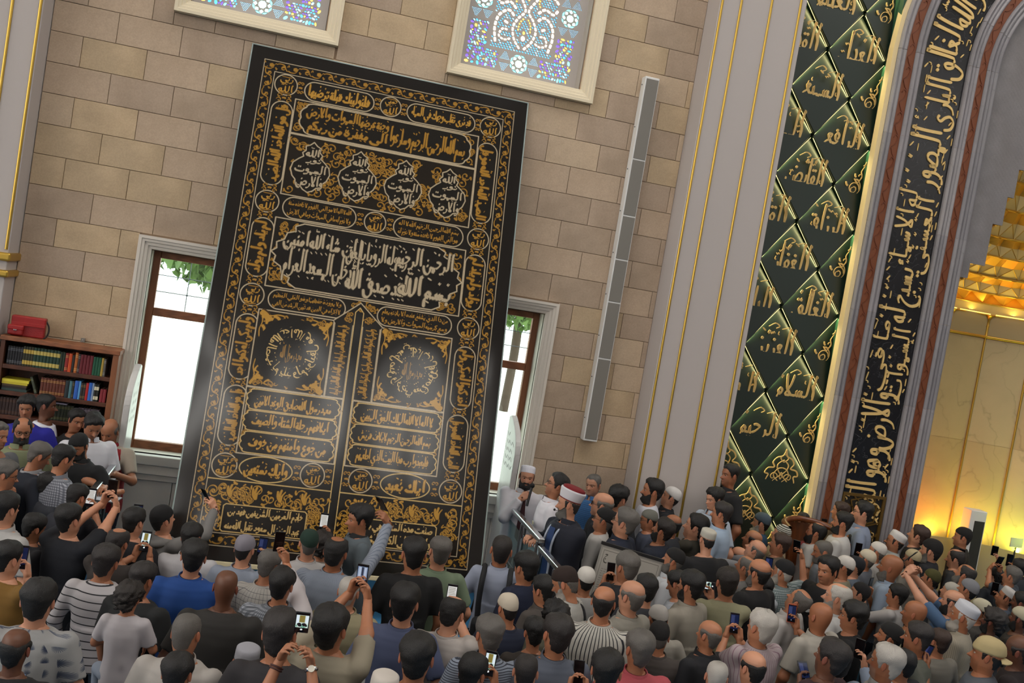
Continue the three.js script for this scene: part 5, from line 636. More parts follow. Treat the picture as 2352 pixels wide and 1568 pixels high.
const PEOPLE=[
{l:"boy in a royal blue shirt looking down before the bookcase",p:[0.449,1.977,0.85],a:177.9,pi:12,hc:"black",hs:"bowl",sh:"#1c1c86",k:0.9,s:0.88},
{l:"young man in a white t-shirt in profile by the bookcase",p:[0.537,1.941,0.45],a:83.8,pi:0,hc:"black",hs:"fade",sh:"#c9cbd6",sk:3,s:0.88},
{l:"bearded man with glasses in an olive green polo",p:[0.539,1.854,1.3],a:162.8,pi:10,hc:"black",hs:"thin",sh:"#6f7458",co:1,b:"black",g:1,s:0.893},
{l:"boy in a black t-shirt under the lower bookcase shelf",p:[0.825,1.842,0.48],a:140.4,pi:10,hc:"black",hs:"short",sh:"#101013",k:0.92,s:0.88},
{l:"young man in a white shirt bending his head left of the red vest",p:[1.061,1.909,1.0],a:151.2,pi:28,hc:"black",hs:"short",sh:"#c5c5cc",co:1,s:0.936},
{l:"balding man in a red vest over a beige t-shirt",p:[1.155,1.797,0.6],a:197.1,pi:25,hc:"grey",hs:"rim",sh:"#8e1a22",co:1,vest:"#a39789",s:0.98,rc:[1.207,1.477,0.94]},
{l:"bearded man in a black skullcap and black polo",p:[1.04,1.805,1.45],a:205.7,pi:25,sh:"#0e0f12",co:1,c:"skull:#0d0d0f",b:"black",s:0.88,rc:[1.379,1.511,1.717]},
{l:"grey-haired man in a navy jacket with a white collar line",p:[0.816,1.771,1.85],a:63.8,pi:22,hc:"grey",hs:"short",sh:"#151a26",sl:"l",co:1,s:0.88},
{l:"dark-haired man in a grey checked shirt, seen from behind",p:[1.026,1.805,2.0],a:45.0,pi:15,hc:"black",hs:"short",sh:"#8d8f96",co:1,pt:"check",pc:"#3c4048",s:0.88},
{l:"grey-haired man with glasses at the left edge, above the picture frame",p:[0.659,1.672,2.2],a:77.3,pi:10,hc:"grey",hs:"short",sh:"#40434a",g:1,s:0.88,rc:[0.648,1.542,2.131]},
{l:"grey-haired man cut by the left edge of the picture",p:[0.453,1.876,1.75],a:116.7,pi:0,hc:"grey",hs:"short",sh:"#55565a",s:0.88},
{l:"boy with glasses in a green and white shirt",p:[0.907,1.404,1.65],a:69.6,pi:10,hc:"black",hs:"short",sh:"#1d6a50",g:1,k:0.93,s:0.88},
{l:"boy with tousled dark hair behind a small lit screen",p:[1.23,1.589,2.35],a:36.0,pi:15,hc:"black",hs:"short",sh:"#23242c",k:0.9,scr:4,s:0.88,ph:[1.301,1.547,2.146],hd:"r"},
{l:"boy with dark hair hidden behind the boy with glasses",p:[0.955,1.582,2.05],a:49.5,pi:10,hc:"black",hs:"short",sh:"#2a2c33",k:0.9,s:0.88},
{l:"dark-haired man in a white polo at the left edge",p:[0.865,1.62,2.971],a:37.6,pi:0,hc:"black",hs:"short",sh:"#9c9a98",co:1,s:0.942},
{l:"boy with a dark head low between the white polo and the navy sweater",p:[1.005,1.397,2.631],a:49.1,pi:10,hc:"black",hs:"short",sh:"#1b1b20",k:0.93,s:0.88},
{l:"man in a navy sweater holding a dark phone up in both hands",p:[1.29,1.577,2.94],a:30.7,pi:-8,hc:"black",hs:"fade",sh:"#0c1019",sl:"s",scr:0,s:0.96,ph:[1.502,1.73,2.516],hd:"rl"},
{l:"man in a mustard t-shirt at the left edge looking into a phone",p:[1.116,1.553,3.867],a:38.0,pi:0,hc:"black",hs:"fade",sh:"#6a4c17",scr:2,s:0.921,ph:[1.161,1.512,3.691],hd:"r"},
{l:"man in a white shirt with thin black stripes",p:[1.648,1.456,3.47],a:12.9,pi:5,hc:"dark",hs:"short",sh:"#aaa6a8",sl:"l",pt:"hstripe",pc:"#202024",s:0.997},
{l:"balding man behind the striped shirt filming with both hands",p:[1.68,1.523,3.217],a:23.4,pi:0,hc:"dark",hs:"thin",sh:"#2b2522",scr:1,s:0.88,ph:[1.83,1.44,2.828],hd:"rl"},
{l:"dark-haired man holding up a blue-lit phone in one hand",p:[1.715,1.541,2.709],a:29.1,pi:0,hc:"black",hs:"short",sh:"#17181d",scr:2,s:0.88,ph:[1.685,1.485,2.256],hd:"l"},
{l:"man in a black skullcap and grey hoodie with one raised arm",p:[1.893,1.495,2.387],a:50.5,pi:-12,sh:"#6c6a68",sl:"l",c:"skull:#0b0b0d",hoodC:1,scr:5,s:0.933,ph:[2.19,1.672,2.188],hd:"r"},
{l:"dark-haired man in a white shirt partly hidden by the blue polo",p:[2.153,1.497,2.82],a:12.2,pi:0,hc:"black",hs:"short",sh:"#aaa8ab",co:1,s:0.88},
{l:"man in a bright blue polo with thick black hair",p:[2.226,1.58,3.565],a:2.5,pi:0,hc:"black",hs:"short",sh:"#153f80",co:1,w:1.06,s:0.965},
{l:"man in a black t-shirt carrying a child on his back",p:[1.943,1.506,3.899],a:30.0,pi:5,hc:"dark",hs:"short",sh:"#101213",w:1.05,s:0.88},
{l:"child with curly dark hair in a white t-shirt carried above the crowd",p:[1.922,1.534,4.356],a:9.4,pi:5,hc:"brownblack",hs:"curly",sh:"#a9a4a7",k:0.72,carried:1,s:0.88},
{l:"bald man in a dark grey t-shirt",p:[2.475,1.628,4.279],a:7.5,pi:0,hs:"none",sh:"#242220",sk:3,w:1.08,s:0.926},
{l:"man with cropped grey hair and a reddish scalp",p:[2.307,1.569,4.934],a:17.7,pi:10,hc:"grey",hs:"crop",sh:"#9a9590",co:1,s:0.947},
{l:"black-haired man in a white shirt with a blue palm leaf print",p:[1.481,1.605,4.717],a:1.8,pi:0,hc:"black",hs:"short",sh:"#8f8f8f",w:0.97,pt:"leaf",pc:"#1e2940",s:1.01},
{l:"balding man in dark clothes at the lower left corner",p:[1.491,1.518,5.187],a:4.0,pi:5,hc:"black",hs:"rim",sh:"#141316",sk:3,scr:3,s:0.88,ph:[1.47,1.206,4.873],hd:"rl"},
{l:"man whose dark head stands before the cropped grey one",p:[2.308,1.504,5.323],a:7.6,pi:0,hc:"black",hs:"short",sh:"#8d877b",co:1,s:0.88},
{l:"man in a grey knitted skullcap and pale blue shirt",p:[2.558,1.519,3.062],a:18.2,pi:10,hc:"black",hs:"short",sh:"#7d8492",co:1,c:"skull:#77737c",scr:2,s:0.88,ph:[2.694,1.447,2.705],hd:"r"},
{l:"grey-haired man in a white windowpane check shirt",p:[2.741,1.515,3.39],a:23.7,pi:10,hc:"grey",hs:"short",sh:"#a19d97",co:1,pt:"pane",pc:"#3a3a40",s:0.88},
{l:"dark-haired man in a gingham shirt",p:[2.828,1.571,3.96],a:14.6,pi:0,hc:"black",hs:"short",sh:"#8f9299",co:1,pt:"check",pc:"#41464d",sleeve:"#aaa4a6",scr:0,s:0.949,ph:[2.787,1.733,3.509],hd:"r"},
{l:"man in a dark green cap and white shirt",p:[3.039,1.537,2.798],a:-6.2,pi:0,hc:"grey",hs:"short",sh:"#a3a09f",co:1,c:"skull:#0f2a20",s:0.897},
{l:"dark curly-haired man before the curtain holding up a white-lit phone",p:[3.178,1.381,2.277],a:-5.5,pi:0,hc:"brownblack",hs:"curly",sh:"#7f756b",scr:4,s:0.88,ph:[3.209,1.46,1.788],hd:"r"},
{l:"balding heavy man in a grey-blue pinstriped shirt with his arm up",p:[3.219,1.604,3.202],a:19.4,pi:0,hc:"black",hs:"thin",sh:"#7b828e",sl:"l",co:1,sk:2,w:1.12,pt:"pin",pc:"#50586a",scr:5,s:1.007,ph:[3.544,1.944,2.917],hd:"r"},
{l:"uniformed man in grey turning left before the curtain",p:[3.493,1.567,2.005],a:-98.5,pi:5,hc:"black",hs:"bowl",sh:"#4f585e",co:2,badge:1,s:1.031},
{l:"black-haired man in a black t-shirt",p:[3.816,1.644,3.185],a:-2.0,pi:0,hc:"black",hs:"fade",sh:"#0a0a0c",s:1.091},
{l:"grey-haired man in a sage green polo",p:[4.078,1.595,2.868],a:-0.5,pi:0,hc:"grey",hs:"fade",sh:"#66755f",co:1,s:0.991},
{l:"man in a khaki t-shirt raising a phone in both hands",p:[3.097,1.658,4.915],a:27.8,pi:-10,hc:"black",hs:"short",sh:"#857d6c",w:1.1,scr:3,s:1.12,ph:[3.289,1.843,4.454],hd:"rl"},
{l:"old man in a cream vest behind the raised arms",p:[3.285,1.538,3.887],a:14.5,pi:0,hc:"white",hs:"crop",sh:"#857d62",co:1,sk:1,s:0.9},
{l:"man in charcoal with grey-flecked dark hair below the bright phone",p:[2.804,1.693,5.158],a:13.0,pi:5,hc:"dark",hs:"short",sh:"#29272a",s:1.12},
{l:"person in a grey and navy cap at the lower left of the phone",p:[2.659,1.346,4.75],a:1.3,pi:15,sh:"#9a979a",c:"kufi:#8f8f96",s:0.88},
{l:"black-haired man in a slate blue shirt",p:[3.603,1.648,4.335],a:15.9,pi:0,hc:"black",hs:"short",sh:"#474f6b",co:1,s:1.064},
{l:"man with thinning hair in an off-white shirt looking at a small phone",p:[3.952,1.566,4.218],a:30.7,pi:18,hc:"black",hs:"thin",sh:"#a09994",co:1,scr:4,s:0.969,ph:[4.014,1.571,3.843],hd:"r"},
{l:"man with a smooth black head of hair at the bottom edge",p:[3.541,1.699,5.358],a:17.1,pi:0,hc:"black",hs:"short",sh:"#1a1c26",w:0.96,s:1.074},
{l:"person in a white-rimmed cap at the bottom edge",p:[3.334,1.625,5.672],a:9.4,pi:15,sh:"#6a6560",c:"kufi:#b5aea6",s:0.88},
{l:"man with a white cap and dark red tie speaking into a microphone",p:[5.325,1.856,0.62],a:187.8,pi:3,hc:"black",hs:"short",sh:"#b6b4ba",sl:"l",co:1,c:"kufi:#c9c9d2",b:"black",w:1.05,tie:"#3a1015",mic:1,s:0.974},
{l:"young man with glasses in a white shirt looking up",p:[5.497,1.91,1.15],a:-82.4,pi:-14,hc:"black",hs:"short",sh:"#bcb9bf",sl:"l",co:1,g:1,s:1.003},
{l:"imam in a white and red turban and a black robe",p:[5.456,1.866,1.75],a:-66.5,pi:5,hc:"dark",hs:"short",sh:"#0d111f",sl:"l",c:"imam:#c4c2c8",b:"grey",robe:1,ba:-43,s:1.077,rc:[5.235,1.461,1.637]},
{l:"grey-haired man in a blue checked shirt by the stone wall",p:[6.113,1.836,0.5],a:-135.3,pi:5,hc:"grey",hs:"crop",sh:"#3b6aa0",co:1,pt:"check",pc:"#27486f",s:0.974},
{l:"bald man with dark glasses in a dark jacket",p:[6.047,1.743,1.049],a:-64.6,pi:-6,hc:"grey",hs:"rim",sh:"#12141c",sl:"l",co:1,g:2,s:1.095},
{l:"black-haired boy turned away beside the pilaster",p:[6.316,1.781,0.796],a:61.3,pi:0,hc:"black",hs:"bowl",sh:"#1c1d22",s:1.058},
{l:"man with a black skullcap and glasses in a white sweater",p:[5.96,1.673,1.414],a:-59.3,pi:-8,hc:"grey",hs:"short",sh:"#a9a6a2",sl:"l",c:"skull:#0e0d0f",g:1,s:1.008},
{l:"white-haired man with glasses in a navy polo",p:[6.035,1.754,1.78],a:-46.1,pi:-8,hc:"grey",hs:"short",sh:"#131a2c",co:1,g:1,s:1.12},
{l:"bearded young man in a white t-shirt at the pilaster",p:[6.763,1.865,0.6],a:-71.9,pi:-3,hc:"black",hs:"short",sh:"#b9bac2",b:"black",s:1.088},
{l:"man in a white skullcap and black shirt at the pilaster",p:[7.057,1.795,0.45],a:-67.8,pi:-12,hc:"black",hs:"short",sh:"#0e1016",co:1,c:"skull:#c2bfbc",s:0.959},
{l:"man in a grey knitted cap and glasses",p:[6.608,1.633,1.0],a:-71.8,pi:5,sh:"#3a3f4e",c:"skull:#63635c",g:1,s:0.88},
{l:"bearded man in a navy shirt below the pointing arm",p:[6.523,1.681,1.6],a:-37.9,pi:-14,hc:"brownblack",hs:"short",sh:"#161c2b",b:"black",s:0.984},
{l:"balding man behind the navy shirt",p:[6.719,1.69,1.35],a:-45.4,pi:0,hc:"black",hs:"rim",sh:"#22242a",sk:2,s:0.88},
{l:"man in an olive t-shirt stretching out his bare arm",p:[7.05,1.66,1.204],a:-52.1,pi:-10,hc:"black",hs:"short",sh:"#3a362c",s:1.12,pt2:[6.685,1.548,1.054]},
{l:"man in a black skullcap and white polo with a grey beard",p:[6.318,1.6,2.384],a:-60.0,pi:-8,hc:"grey",hs:"short",sh:"#a5a7ab",co:1,c:"skull:#0d0c0d",b:"grey",s:0.914},
{l:"grey-haired man holding a dark phone close",p:[5.7,1.615,2.832],a:-17.6,pi:0,hc:"grey",hs:"short",sh:"#1f2024",scr:0,s:1.069,ph:[5.699,1.472,2.493],hd:"rl"},
{l:"man in a pale blue shirt with black backpack straps",p:[4.702,1.533,2.418],a:15.0,pi:0,hc:"dark",hs:"crop",sh:"#8d94a6",co:1,strap:1,s:1.12},
{l:"boy with black hair facing left below the railing",p:[4.839,1.507,2.77],a:-28.4,pi:3,hc:"black",hs:"short",sh:"#141c33",k:0.93,s:1.12},
{l:"boy in a grey-brown shirt facing left",p:[4.902,1.447,3.141],a:-32.2,pi:5,hc:"black",hs:"short",sh:"#453f3b",co:1,k:0.86,s:1.007},
{l:"white-bearded man in a dark brown skullcap and striped white shirt",p:[4.949,1.632,3.506],a:-56.0,pi:25,hc:"grey",hs:"short",sh:"#a3a19b",co:1,c:"skull:#231510",b:"white",pt:"pin",pc:"#5c5a58",strap1:1,s:1.008},
{l:"man in a ribbed white cap behind the brown skullcap",p:[5.321,1.501,2.927],a:0.2,pi:5,hc:"black",hs:"short",sh:"#8a8886",c:"skull:#bdb9b2",s:0.88},
{l:"man in a knitted cream cap and navy shirt",p:[4.439,1.508,3.837],a:-12.0,pi:12,hc:"black",hs:"short",sh:"#1a2135",co:1,c:"skull:#b7ad9c",s:0.88},
{l:"grey-haired man in a shirt with thin blue stripes",p:[4.124,1.593,4.624],a:-2.8,pi:3,hc:"grey",hs:"short",sh:"#7f8795",co:1,pt:"hstripe2",pc:"#2c313d",s:0.987},
{l:"balding man in a white shirt with bold black stripes",p:[5.045,1.704,4.113],a:21.5,pi:0,hc:"black",hs:"rim",sh:"#aaa79f",co:1,w:1.05,pt:"vstripe",pc:"#23242a",s:0.959},
{l:"bald pale man in a grey-beige polo",p:[5.404,1.647,3.732],a:-32.0,pi:0,hc:"grey",hs:"rim",sh:"#7c786f",co:1,sk:1,s:1.022},
{l:"man with dark hair between the bald man and the notice board",p:[5.751,1.55,3.191],a:-6.3,pi:5,hc:"black",hs:"short",sh:"#26272c",s:0.972},
{l:"black-haired man in a beige shirt, bearded",p:[6.115,1.626,3.234],a:-31.8,pi:0,hc:"black",hs:"short",sh:"#857f74",co:1,b:"black",s:1.039},
{l:"man with dark hair bowed behind the bearded beige shirt",p:[6.176,1.519,2.844],a:-44.6,pi:20,hc:"black",hs:"short",sh:"#8a8e94",s:0.883},
{l:"man in a pale woven cap",p:[5.736,1.433,3.552],a:4.7,pi:15,sh:"#8c877e",c:"skull:#98948f",s:0.88},
{l:"man in a black skullcap and brown-grey jacket",p:[5.525,1.481,4.074],a:14.9,pi:5,hc:"grey",hs:"short",sh:"#3d3734",sl:"l",co:1,c:"skull:#0f0d0d",s:0.88},
{l:"grey-haired man in a salmon red shirt",p:[5.096,1.614,4.738],a:2.0,pi:0,hc:"grey",hs:"short",sh:"#a3464e",co:1,s:1.026},
{l:"dark grey-haired man in a blue-grey polo",p:[4.565,1.632,4.64],a:-0.9,pi:0,hc:"dark",hs:"short",sh:"#565c69",co:1,s:1.064},
{l:"man with bushy black hair and glasses behind the blue-grey polo",p:[4.799,1.479,3.849],a:-16.2,pi:0,hc:"black",hs:"curly",sh:"#4d4b3e",g:1,s:0.88},
{l:"man with a black crop of hair at the bottom, filming",p:[4.738,1.615,5.136],a:22.3,pi:0,hc:"black",hs:"short",sh:"#15161a",scr:0,s:1.029,ph:[4.724,1.43,4.715],hd:"rl"},
{l:"man with short brown-grey hair at the bottom edge",p:[4.265,1.542,5.057],a:12.6,pi:0,hc:"dark",hs:"crop",sh:"#3b3f4a",s:0.906},
{l:"black-haired man at the bottom edge holding a bright phone",p:[3.917,1.55,5.155],a:29.5,pi:5,hc:"black",hs:"short",sh:"#1c1e24",scr:1,s:0.916,ph:[4.116,1.471,4.779],hd:"rl"},
{l:"boy with a dark head in the shade behind the knitted cap",p:[4.551,1.474,4.195],a:2.7,pi:5,hc:"black",hs:"short",sh:"#2b2520",k:0.93,s:0.88},
{l:"tall man in a black polo standing above the crowd",p:[7.67,2.14,0.55],a:-92.7,pi:0,hc:"black",hs:"fade",sh:"#0b0c10",co:1,sk:2,s:1.014},
{l:"boy in a pale blue shirt with lowered eyes",p:[7.305,1.938,1.0],a:-103.4,pi:10,hc:"black",hs:"bowl",sh:"#96a0ad",co:1,sk:1,k:0.93,s:0.967},
{l:"man with a moustache and a pale blue shirt, in profile",p:[7.208,1.872,1.4],a:-47.8,pi:0,hc:"dark",hs:"short",sh:"#8fa0b3",co:1,b:"stache",s:0.96},
{l:"man in a small white cap and black shirt",p:[6.855,1.703,1.9],a:-3.3,pi:10,hc:"black",hs:"short",sh:"#0f0f12",c:"kufi:#aaa69b",s:0.88},
{l:"old man with a white beard and a grey-blue cap",p:[8.226,1.621,0.423],a:-55.6,pi:0,sh:"#24425a",sl:"l",co:1,c:"skull:#3d4a55",b:"white",sk:1,s:0.963},
{l:"boy in a pink polo facing the crowd",p:[8.728,1.7,0.45],a:203.6,pi:0,hc:"black",hs:"short",sh:"#9c4845",co:1,sk:2,k:0.8,s:0.88},
{l:"man in a black and white patterned skullcap",p:[8.16,1.643,1.0],a:-54.4,pi:-12,sh:"#8b7a5e",c:"skullp:#20221f",s:0.88},
{l:"balding man with a dark fringe of hair looking left",p:[7.811,1.552,1.033],a:-50.9,pi:-15,hc:"black",hs:"rim",sh:"#6d6459",s:0.912},
{l:"grey-haired man tipping his head back with both hands raised",p:[7.521,1.598,1.658],a:-45.6,pi:-28,hc:"grey",hs:"rim",sh:"#6f6f72",sl:"l",scr:5,s:0.914,ph:[7.281,1.695,1.351],hd:"rl"},
{l:"brown-haired man in profile with a trimmed beard",p:[7.932,1.624,1.398],a:-49.4,pi:-6,hc:"brown",hs:"fade",sh:"#4a4034",b:"stache",s:0.978},
{l:"bald-browed man with a black beard in a white shirt",p:[8.819,1.623,0.608],a:-52.6,pi:-10,hc:"black",hs:"thin",sh:"#a5a29f",b:"black",s:1.036},
{l:"bearded young man in a white t-shirt before the gold lattice",p:[8.906,1.839,0.95],a:-48.3,pi:-3,hc:"black",hs:"fade",sh:"#a8a6a3",b:"black",s:1.007},
{l:"man with glasses, grey-blue shirt and dark tie",p:[9.305,1.932,0.7],a:-60.4,pi:-3,hc:"black",hs:"short",sh:"#747e92",co:1,b:"stache",g:1,tie:"#14161f",s:1.037},
{l:"balding man with one long bare arm raised",p:[9.199,1.588,0.773],a:-45.6,pi:-8,hc:"black",hs:"thin",sh:"#9b9997",sk:2,scr:0,s:0.961,ph:[9.066,1.668,0.352],hd:"r"},
{l:"grey-bearded man behind a dark phone",p:[8.518,1.57,1.277],a:-67.1,pi:10,hc:"grey",hs:"crop",sh:"#6b6f76",b:"grey",scr:5,s:1.002,ph:[8.564,1.507,1.184],hd:"r"},
{l:"man with brown hair in front of the golden grille",p:[9.203,1.865,0.42],a:-51.5,pi:0,hc:"brown",hs:"short",sh:"#55483f",s:0.88},
{l:"white-haired man in a black skullcap and plaid shirt",p:[7.529,1.559,2.226],a:-28.9,pi:0,hc:"white",hs:"short",sh:"#8d9494",co:1,c:"skull:#0c0c0f",b:"white",pt:"check",pc:"#3b4a4d",scr:5,s:0.959,ph:[7.812,1.743,1.918],hd:"r"},
{l:"balding man in a black shirt raising a phone over his head",p:[6.985,1.664,2.736],a:-25.2,pi:-3,hc:"black",hs:"rim",sh:"#0d0d10",b:"grey",s:1.02},
{l:"person with a white rolled sleeve holding a phone up",p:[7.213,1.45,2.448],a:-24.9,pi:-5,hc:"black",hs:"short",sh:"#9ca0a6",sl:"l",scr:2,s:0.88,ph:[7.445,1.577,2.085],hd:"r"},
{l:"young man in a black t-shirt with a white swoosh mark",p:[7.913,1.651,2.353],a:-106.6,pi:5,hc:"black",hs:"short",sh:"#0b0b0e",logo:1,s:1.061},
{l:"man in a plain white cap behind the young man in black",p:[8.436,1.572,1.83],a:-45.8,pi:-3,hc:"black",hs:"short",sh:"#6f6a58",c:"skull:#b9b4ae",s:0.907},
{l:"man in a navy cap beside the white cap",p:[8.721,1.525,1.594],a:-45.2,pi:-3,sh:"#49525f",c:"skull:#12151d",s:0.88},
{l:"dark-haired man filming sideways with a phone in his right hand",p:[6.536,1.625,3.04],a:13.2,pi:0,hc:"brownblack",hs:"short",sh:"#7d7a60",land:1,scr:1,s:1.05,ph:[6.59,1.458,2.584],hd:"r"},
{l:"grey-haired man with his head thrown back",p:[7.192,1.55,3.104],a:-37.8,pi:-30,hc:"grey",hs:"thin",sh:"#a09c99",co:1,s:0.907},
{l:"white-haired man in a white shirt in the middle of the crowd",p:[7.595,1.597,3.042],a:-50.9,pi:-5,hc:"white",hs:"thin",sh:"#a6a5a3",co:1,b:"white",sk:1,s:1.055},
{l:"bald man with glasses and a white shirt holding an orange phone",p:[7.075,1.596,3.635],a:-16.6,pi:0,hs:"none",sh:"#9a958c",co:1,sk:2,pcol:"#b5431f",scr:2,s:0.993,ph:[7.102,1.464,3.184],hd:"r"},
{l:"boy with black hair in a black t-shirt in profile",p:[7.528,1.552,3.408],a:-49.9,pi:0,hc:"black",hs:"bowl",sh:"#0e0e11",k:0.95,s:1.035},
{l:"grey-haired man in a pink striped shirt with a phone",p:[6.284,1.632,4.134],a:-14.5,pi:-3,hc:"white",hs:"short",sh:"#9d8f92",co:1,pt:"vstripe2",pc:"#6f4a5c",scr:2,s:1.063,ph:[6.262,1.532,3.774],hd:"rl"},
{l:"bald grey-templed man in a dark jacket",p:[5.899,1.532,4.099],a:-27.3,pi:-3,hc:"grey",hs:"rim",sh:"#17181d",sl:"l",co:1,s:0.902},
{l:"bald man with a dark fringe near the bottom edge",p:[5.923,1.552,4.729],a:-9.6,pi:0,hc:"black",hs:"rim",sh:"#7a7266",s:0.946},
{l:"pink-scalped man with white stubble at the bottom edge",p:[5.584,1.536,4.898],a:18.5,pi:0,hc:"white",hs:"crop",sh:"#8a8378",sk:1,s:0.88},
{l:"dark-haired man in a maroon shirt with a tilted phone",p:[6.407,1.708,4.851],a:-25.6,pi:-8,hc:"dark",hs:"short",sh:"#2a1418",sk:3,scr:2,s:1.045,ph:[6.313,1.553,4.724],hd:"l"},
{l:"man with a pale blue cuff raising a dark phone at the bottom right",p:[6.649,1.582,4.565],a:4.7,pi:0,hc:"black",hs:"short",sh:"#707b8c",sl:"l",scr:5,s:1.057,ph:[7.037,1.582,4.258],hd:"r"},
{l:"man in a folded white cap and glasses by the marble frame",p:[9.761,1.656,0.75],a:-48.5,pi:-6,sh:"#8f918f",co:1,c:"kufi:#bbb8b6",b:"stache",g:1,s:0.967},
{l:"dark-haired man in black with closed eyes before the niche",p:[10.24,1.704,0.5],a:-37.4,pi:-12,hc:"brown",hs:"short",sh:"#0d0c0d",s:1.041},
{l:"man with a black skullcap and long grey beard",p:[10.11,1.637,0.934],a:-33.7,pi:0,sh:"#14151c",sl:"l",co:1,c:"skull:#0c0a0b",b:"grey",sk:1,s:1.119},
{l:"upright man in a black skullcap and dark jacket by the niche",p:[10.847,1.75,0.5],a:-55.3,pi:0,sh:"#211d18",sl:"l",co:1,c:"skull:#0b0909",s:0.976},
{l:"man in a white cap with his head tilted up, left of the bald man",p:[9.283,1.601,1.12],a:-44.3,pi:-8,hc:"grey",hs:"short",sh:"#8f8c88",c:"skull:#b9b4ad",s:0.88},
{l:"bald man with a greying beard in a pale blue shirt",p:[8.907,1.635,1.908],a:-43.5,pi:-3,hs:"none",sh:"#7a8798",co:1,b:"grey",sk:2,s:1.106},
{l:"man in a cream cap partly behind a raised wrist",p:[9.01,1.555,1.349],a:-39.7,pi:-5,hc:"grey",hs:"short",sh:"#4a4d55",c:"skull:#b5ab98",watch:1,scr:5,s:0.88,ph:[9.1,1.584,1.046],hd:"r"},
{l:"man in a beige cap behind two raised hands",p:[9.757,1.56,1.1],a:-32.5,pi:0,sh:"#77726a",c:"skull:#9d9072",s:0.88},
{l:"man with trimmed black beard stretching his arm up to a phone",p:[8.981,1.588,2.778],a:-35.2,pi:-5,hc:"black",hs:"rim",sh:"#3d5675",b:"black",scr:5,s:0.958,ph:[8.702,1.893,2.448],hd:"rl"},
{l:"man in an olive green cap",p:[9.772,1.445,1.446],a:-31.4,pi:-5,sh:"#4d4f55",c:"skull:#3c3a16",s:0.88},
{l:"man with a moustache under the upright dark jacket, phone in hand",p:[10.485,1.567,0.887],a:-40.4,pi:3,hc:"dark",hs:"thin",sh:"#232426",b:"stache",scr:5,s:0.943,ph:[10.696,1.582,0.726],hd:"r"},
{l:"grey-haired man with his face turned up in a pale shirt",p:[9.871,1.621,1.811],a:-34.9,pi:-18,hc:"dark",hs:"thin",sh:"#75777a",b:"grey",s:0.92},
{l:"man in a pale grey cap with his face turned up",p:[9.578,1.467,2.006],a:-35.4,pi:-15,sh:"#5a5c62",c:"skull:#98948c",s:0.88},
{l:"man in a slate grey cap at the right of the pale grey one",p:[9.479,1.61,2.363],a:-29.6,pi:-8,sh:"#3f4148",c:"skull:#6e6f74",s:0.88},
{l:"grey-haired man at the right edge behind a row of raised phones",p:[10.82,1.562,1.399],a:-27.7,pi:-5,hc:"grey",hs:"short",sh:"#3b424b",scr:5,s:0.88,ph:[10.832,1.655,1.168],hd:"rl"},
{l:"man holding his phone highest near the niche",p:[10.916,1.446,1.042],a:-18.5,pi:0,hc:"black",hs:"short",sh:"#1c2028",scr:5,s:0.88,ph:[11.154,1.675,0.705],hd:"r"},
{l:"man with a phone beside a pale screen at the right",p:[11.351,1.545,0.9],a:-17.5,pi:0,hc:"black",hs:"short",sh:"#23262c",scr:5,s:0.88,ph:[11.525,1.549,0.549],hd:"r"},
{l:"boy in a white t-shirt reaching up with a phone",p:[8.771,1.45,2.256],a:-42.9,pi:-3,hc:"black",hs:"bowl",sh:"#a5a19f",k:0.88,scr:5,s:0.918,ph:[8.627,1.468,2.026],hd:"rl"},
{l:"pink-faced man in a black cap looking up at the boy",p:[8.394,1.421,2.208],a:-54.8,pi:-12,sh:"#33363c",c:"skull:#0f0d10",sk:1,s:0.88},
{l:"old bald man below the boy in white",p:[8.307,1.556,3.152],a:-41.9,pi:-3,hs:"none",sh:"#7a775d",sk:2,s:0.957},
{l:"white-bearded man in a tall white cap and striped beige shirt",p:[8.676,1.619,3.307],a:-41.6,pi:-3,hc:"white",hs:"short",sh:"#8f8778",co:1,c:"kufi:#aeb0b8",b:"white",sk:2,pt:"pin",pc:"#5e5950",s:1.05},
{l:"dark-bearded man with curly hair right of the tall white cap",p:[9.143,1.544,3.122],a:-33.2,pi:-5,hc:"dark",hs:"curly",sh:"#141419",b:"black",sk:3,s:0.88},
{l:"man in a white cap behind a hand with a phone at the right edge",p:[10.524,1.398,1.714],a:-42.8,pi:-10,sh:"#3e4754",c:"kufi:#a9a6a4",scr:5,s:0.88,ph:[10.586,1.412,1.458],hd:"r"},
{l:"bearded man with a cream cap cut by the right edge",p:[9.51,1.572,3.04],a:-32.0,pi:-3,sh:"#2a2622",c:"skull:#a39c86",b:"black",sk:3,s:0.88},
{l:"man wearing a beige baseball cap backwards",p:[8.063,1.647,4.345],a:-43.1,pi:-3,sh:"#4a4f57",c:"ball:#a3936b",sk:2,s:1.099},
{l:"white-haired man in profile with a pale collar",p:[7.011,1.616,4.608],a:-42.8,pi:-3,hc:"white",hs:"short",sh:"#8b8a88",co:1,b:"stubble",sk:2,s:1.064},
{l:"black-capped bearded man above the white-haired profile",p:[7.641,1.525,3.761],a:-47.9,pi:-8,sh:"#1b1a1a",c:"skull:#0b0a0b",b:"black",sk:2,s:0.944},
{l:"man with short dark hair in front of the striped beige shirt",p:[7.607,1.66,4.129],a:-41.5,pi:0,hc:"dark",hs:"fade",sh:"#4f5148",sk:2,scr:2,s:0.995,ph:[7.713,1.549,4.13],hd:"rl"},
{l:"man with combed brown-grey hair at the striped shoulder",p:[8.286,1.449,3.543],a:-10.5,pi:0,hc:"brown",hs:"short",sh:"#6a665e",s:0.88},
{l:"man with glasses and a dark red shirt at the right edge",p:[8.553,1.625,4.114],a:-36.8,pi:0,hc:"dark",hs:"rim",sh:"#1c1214",g:1,sk:3,s:1.05},
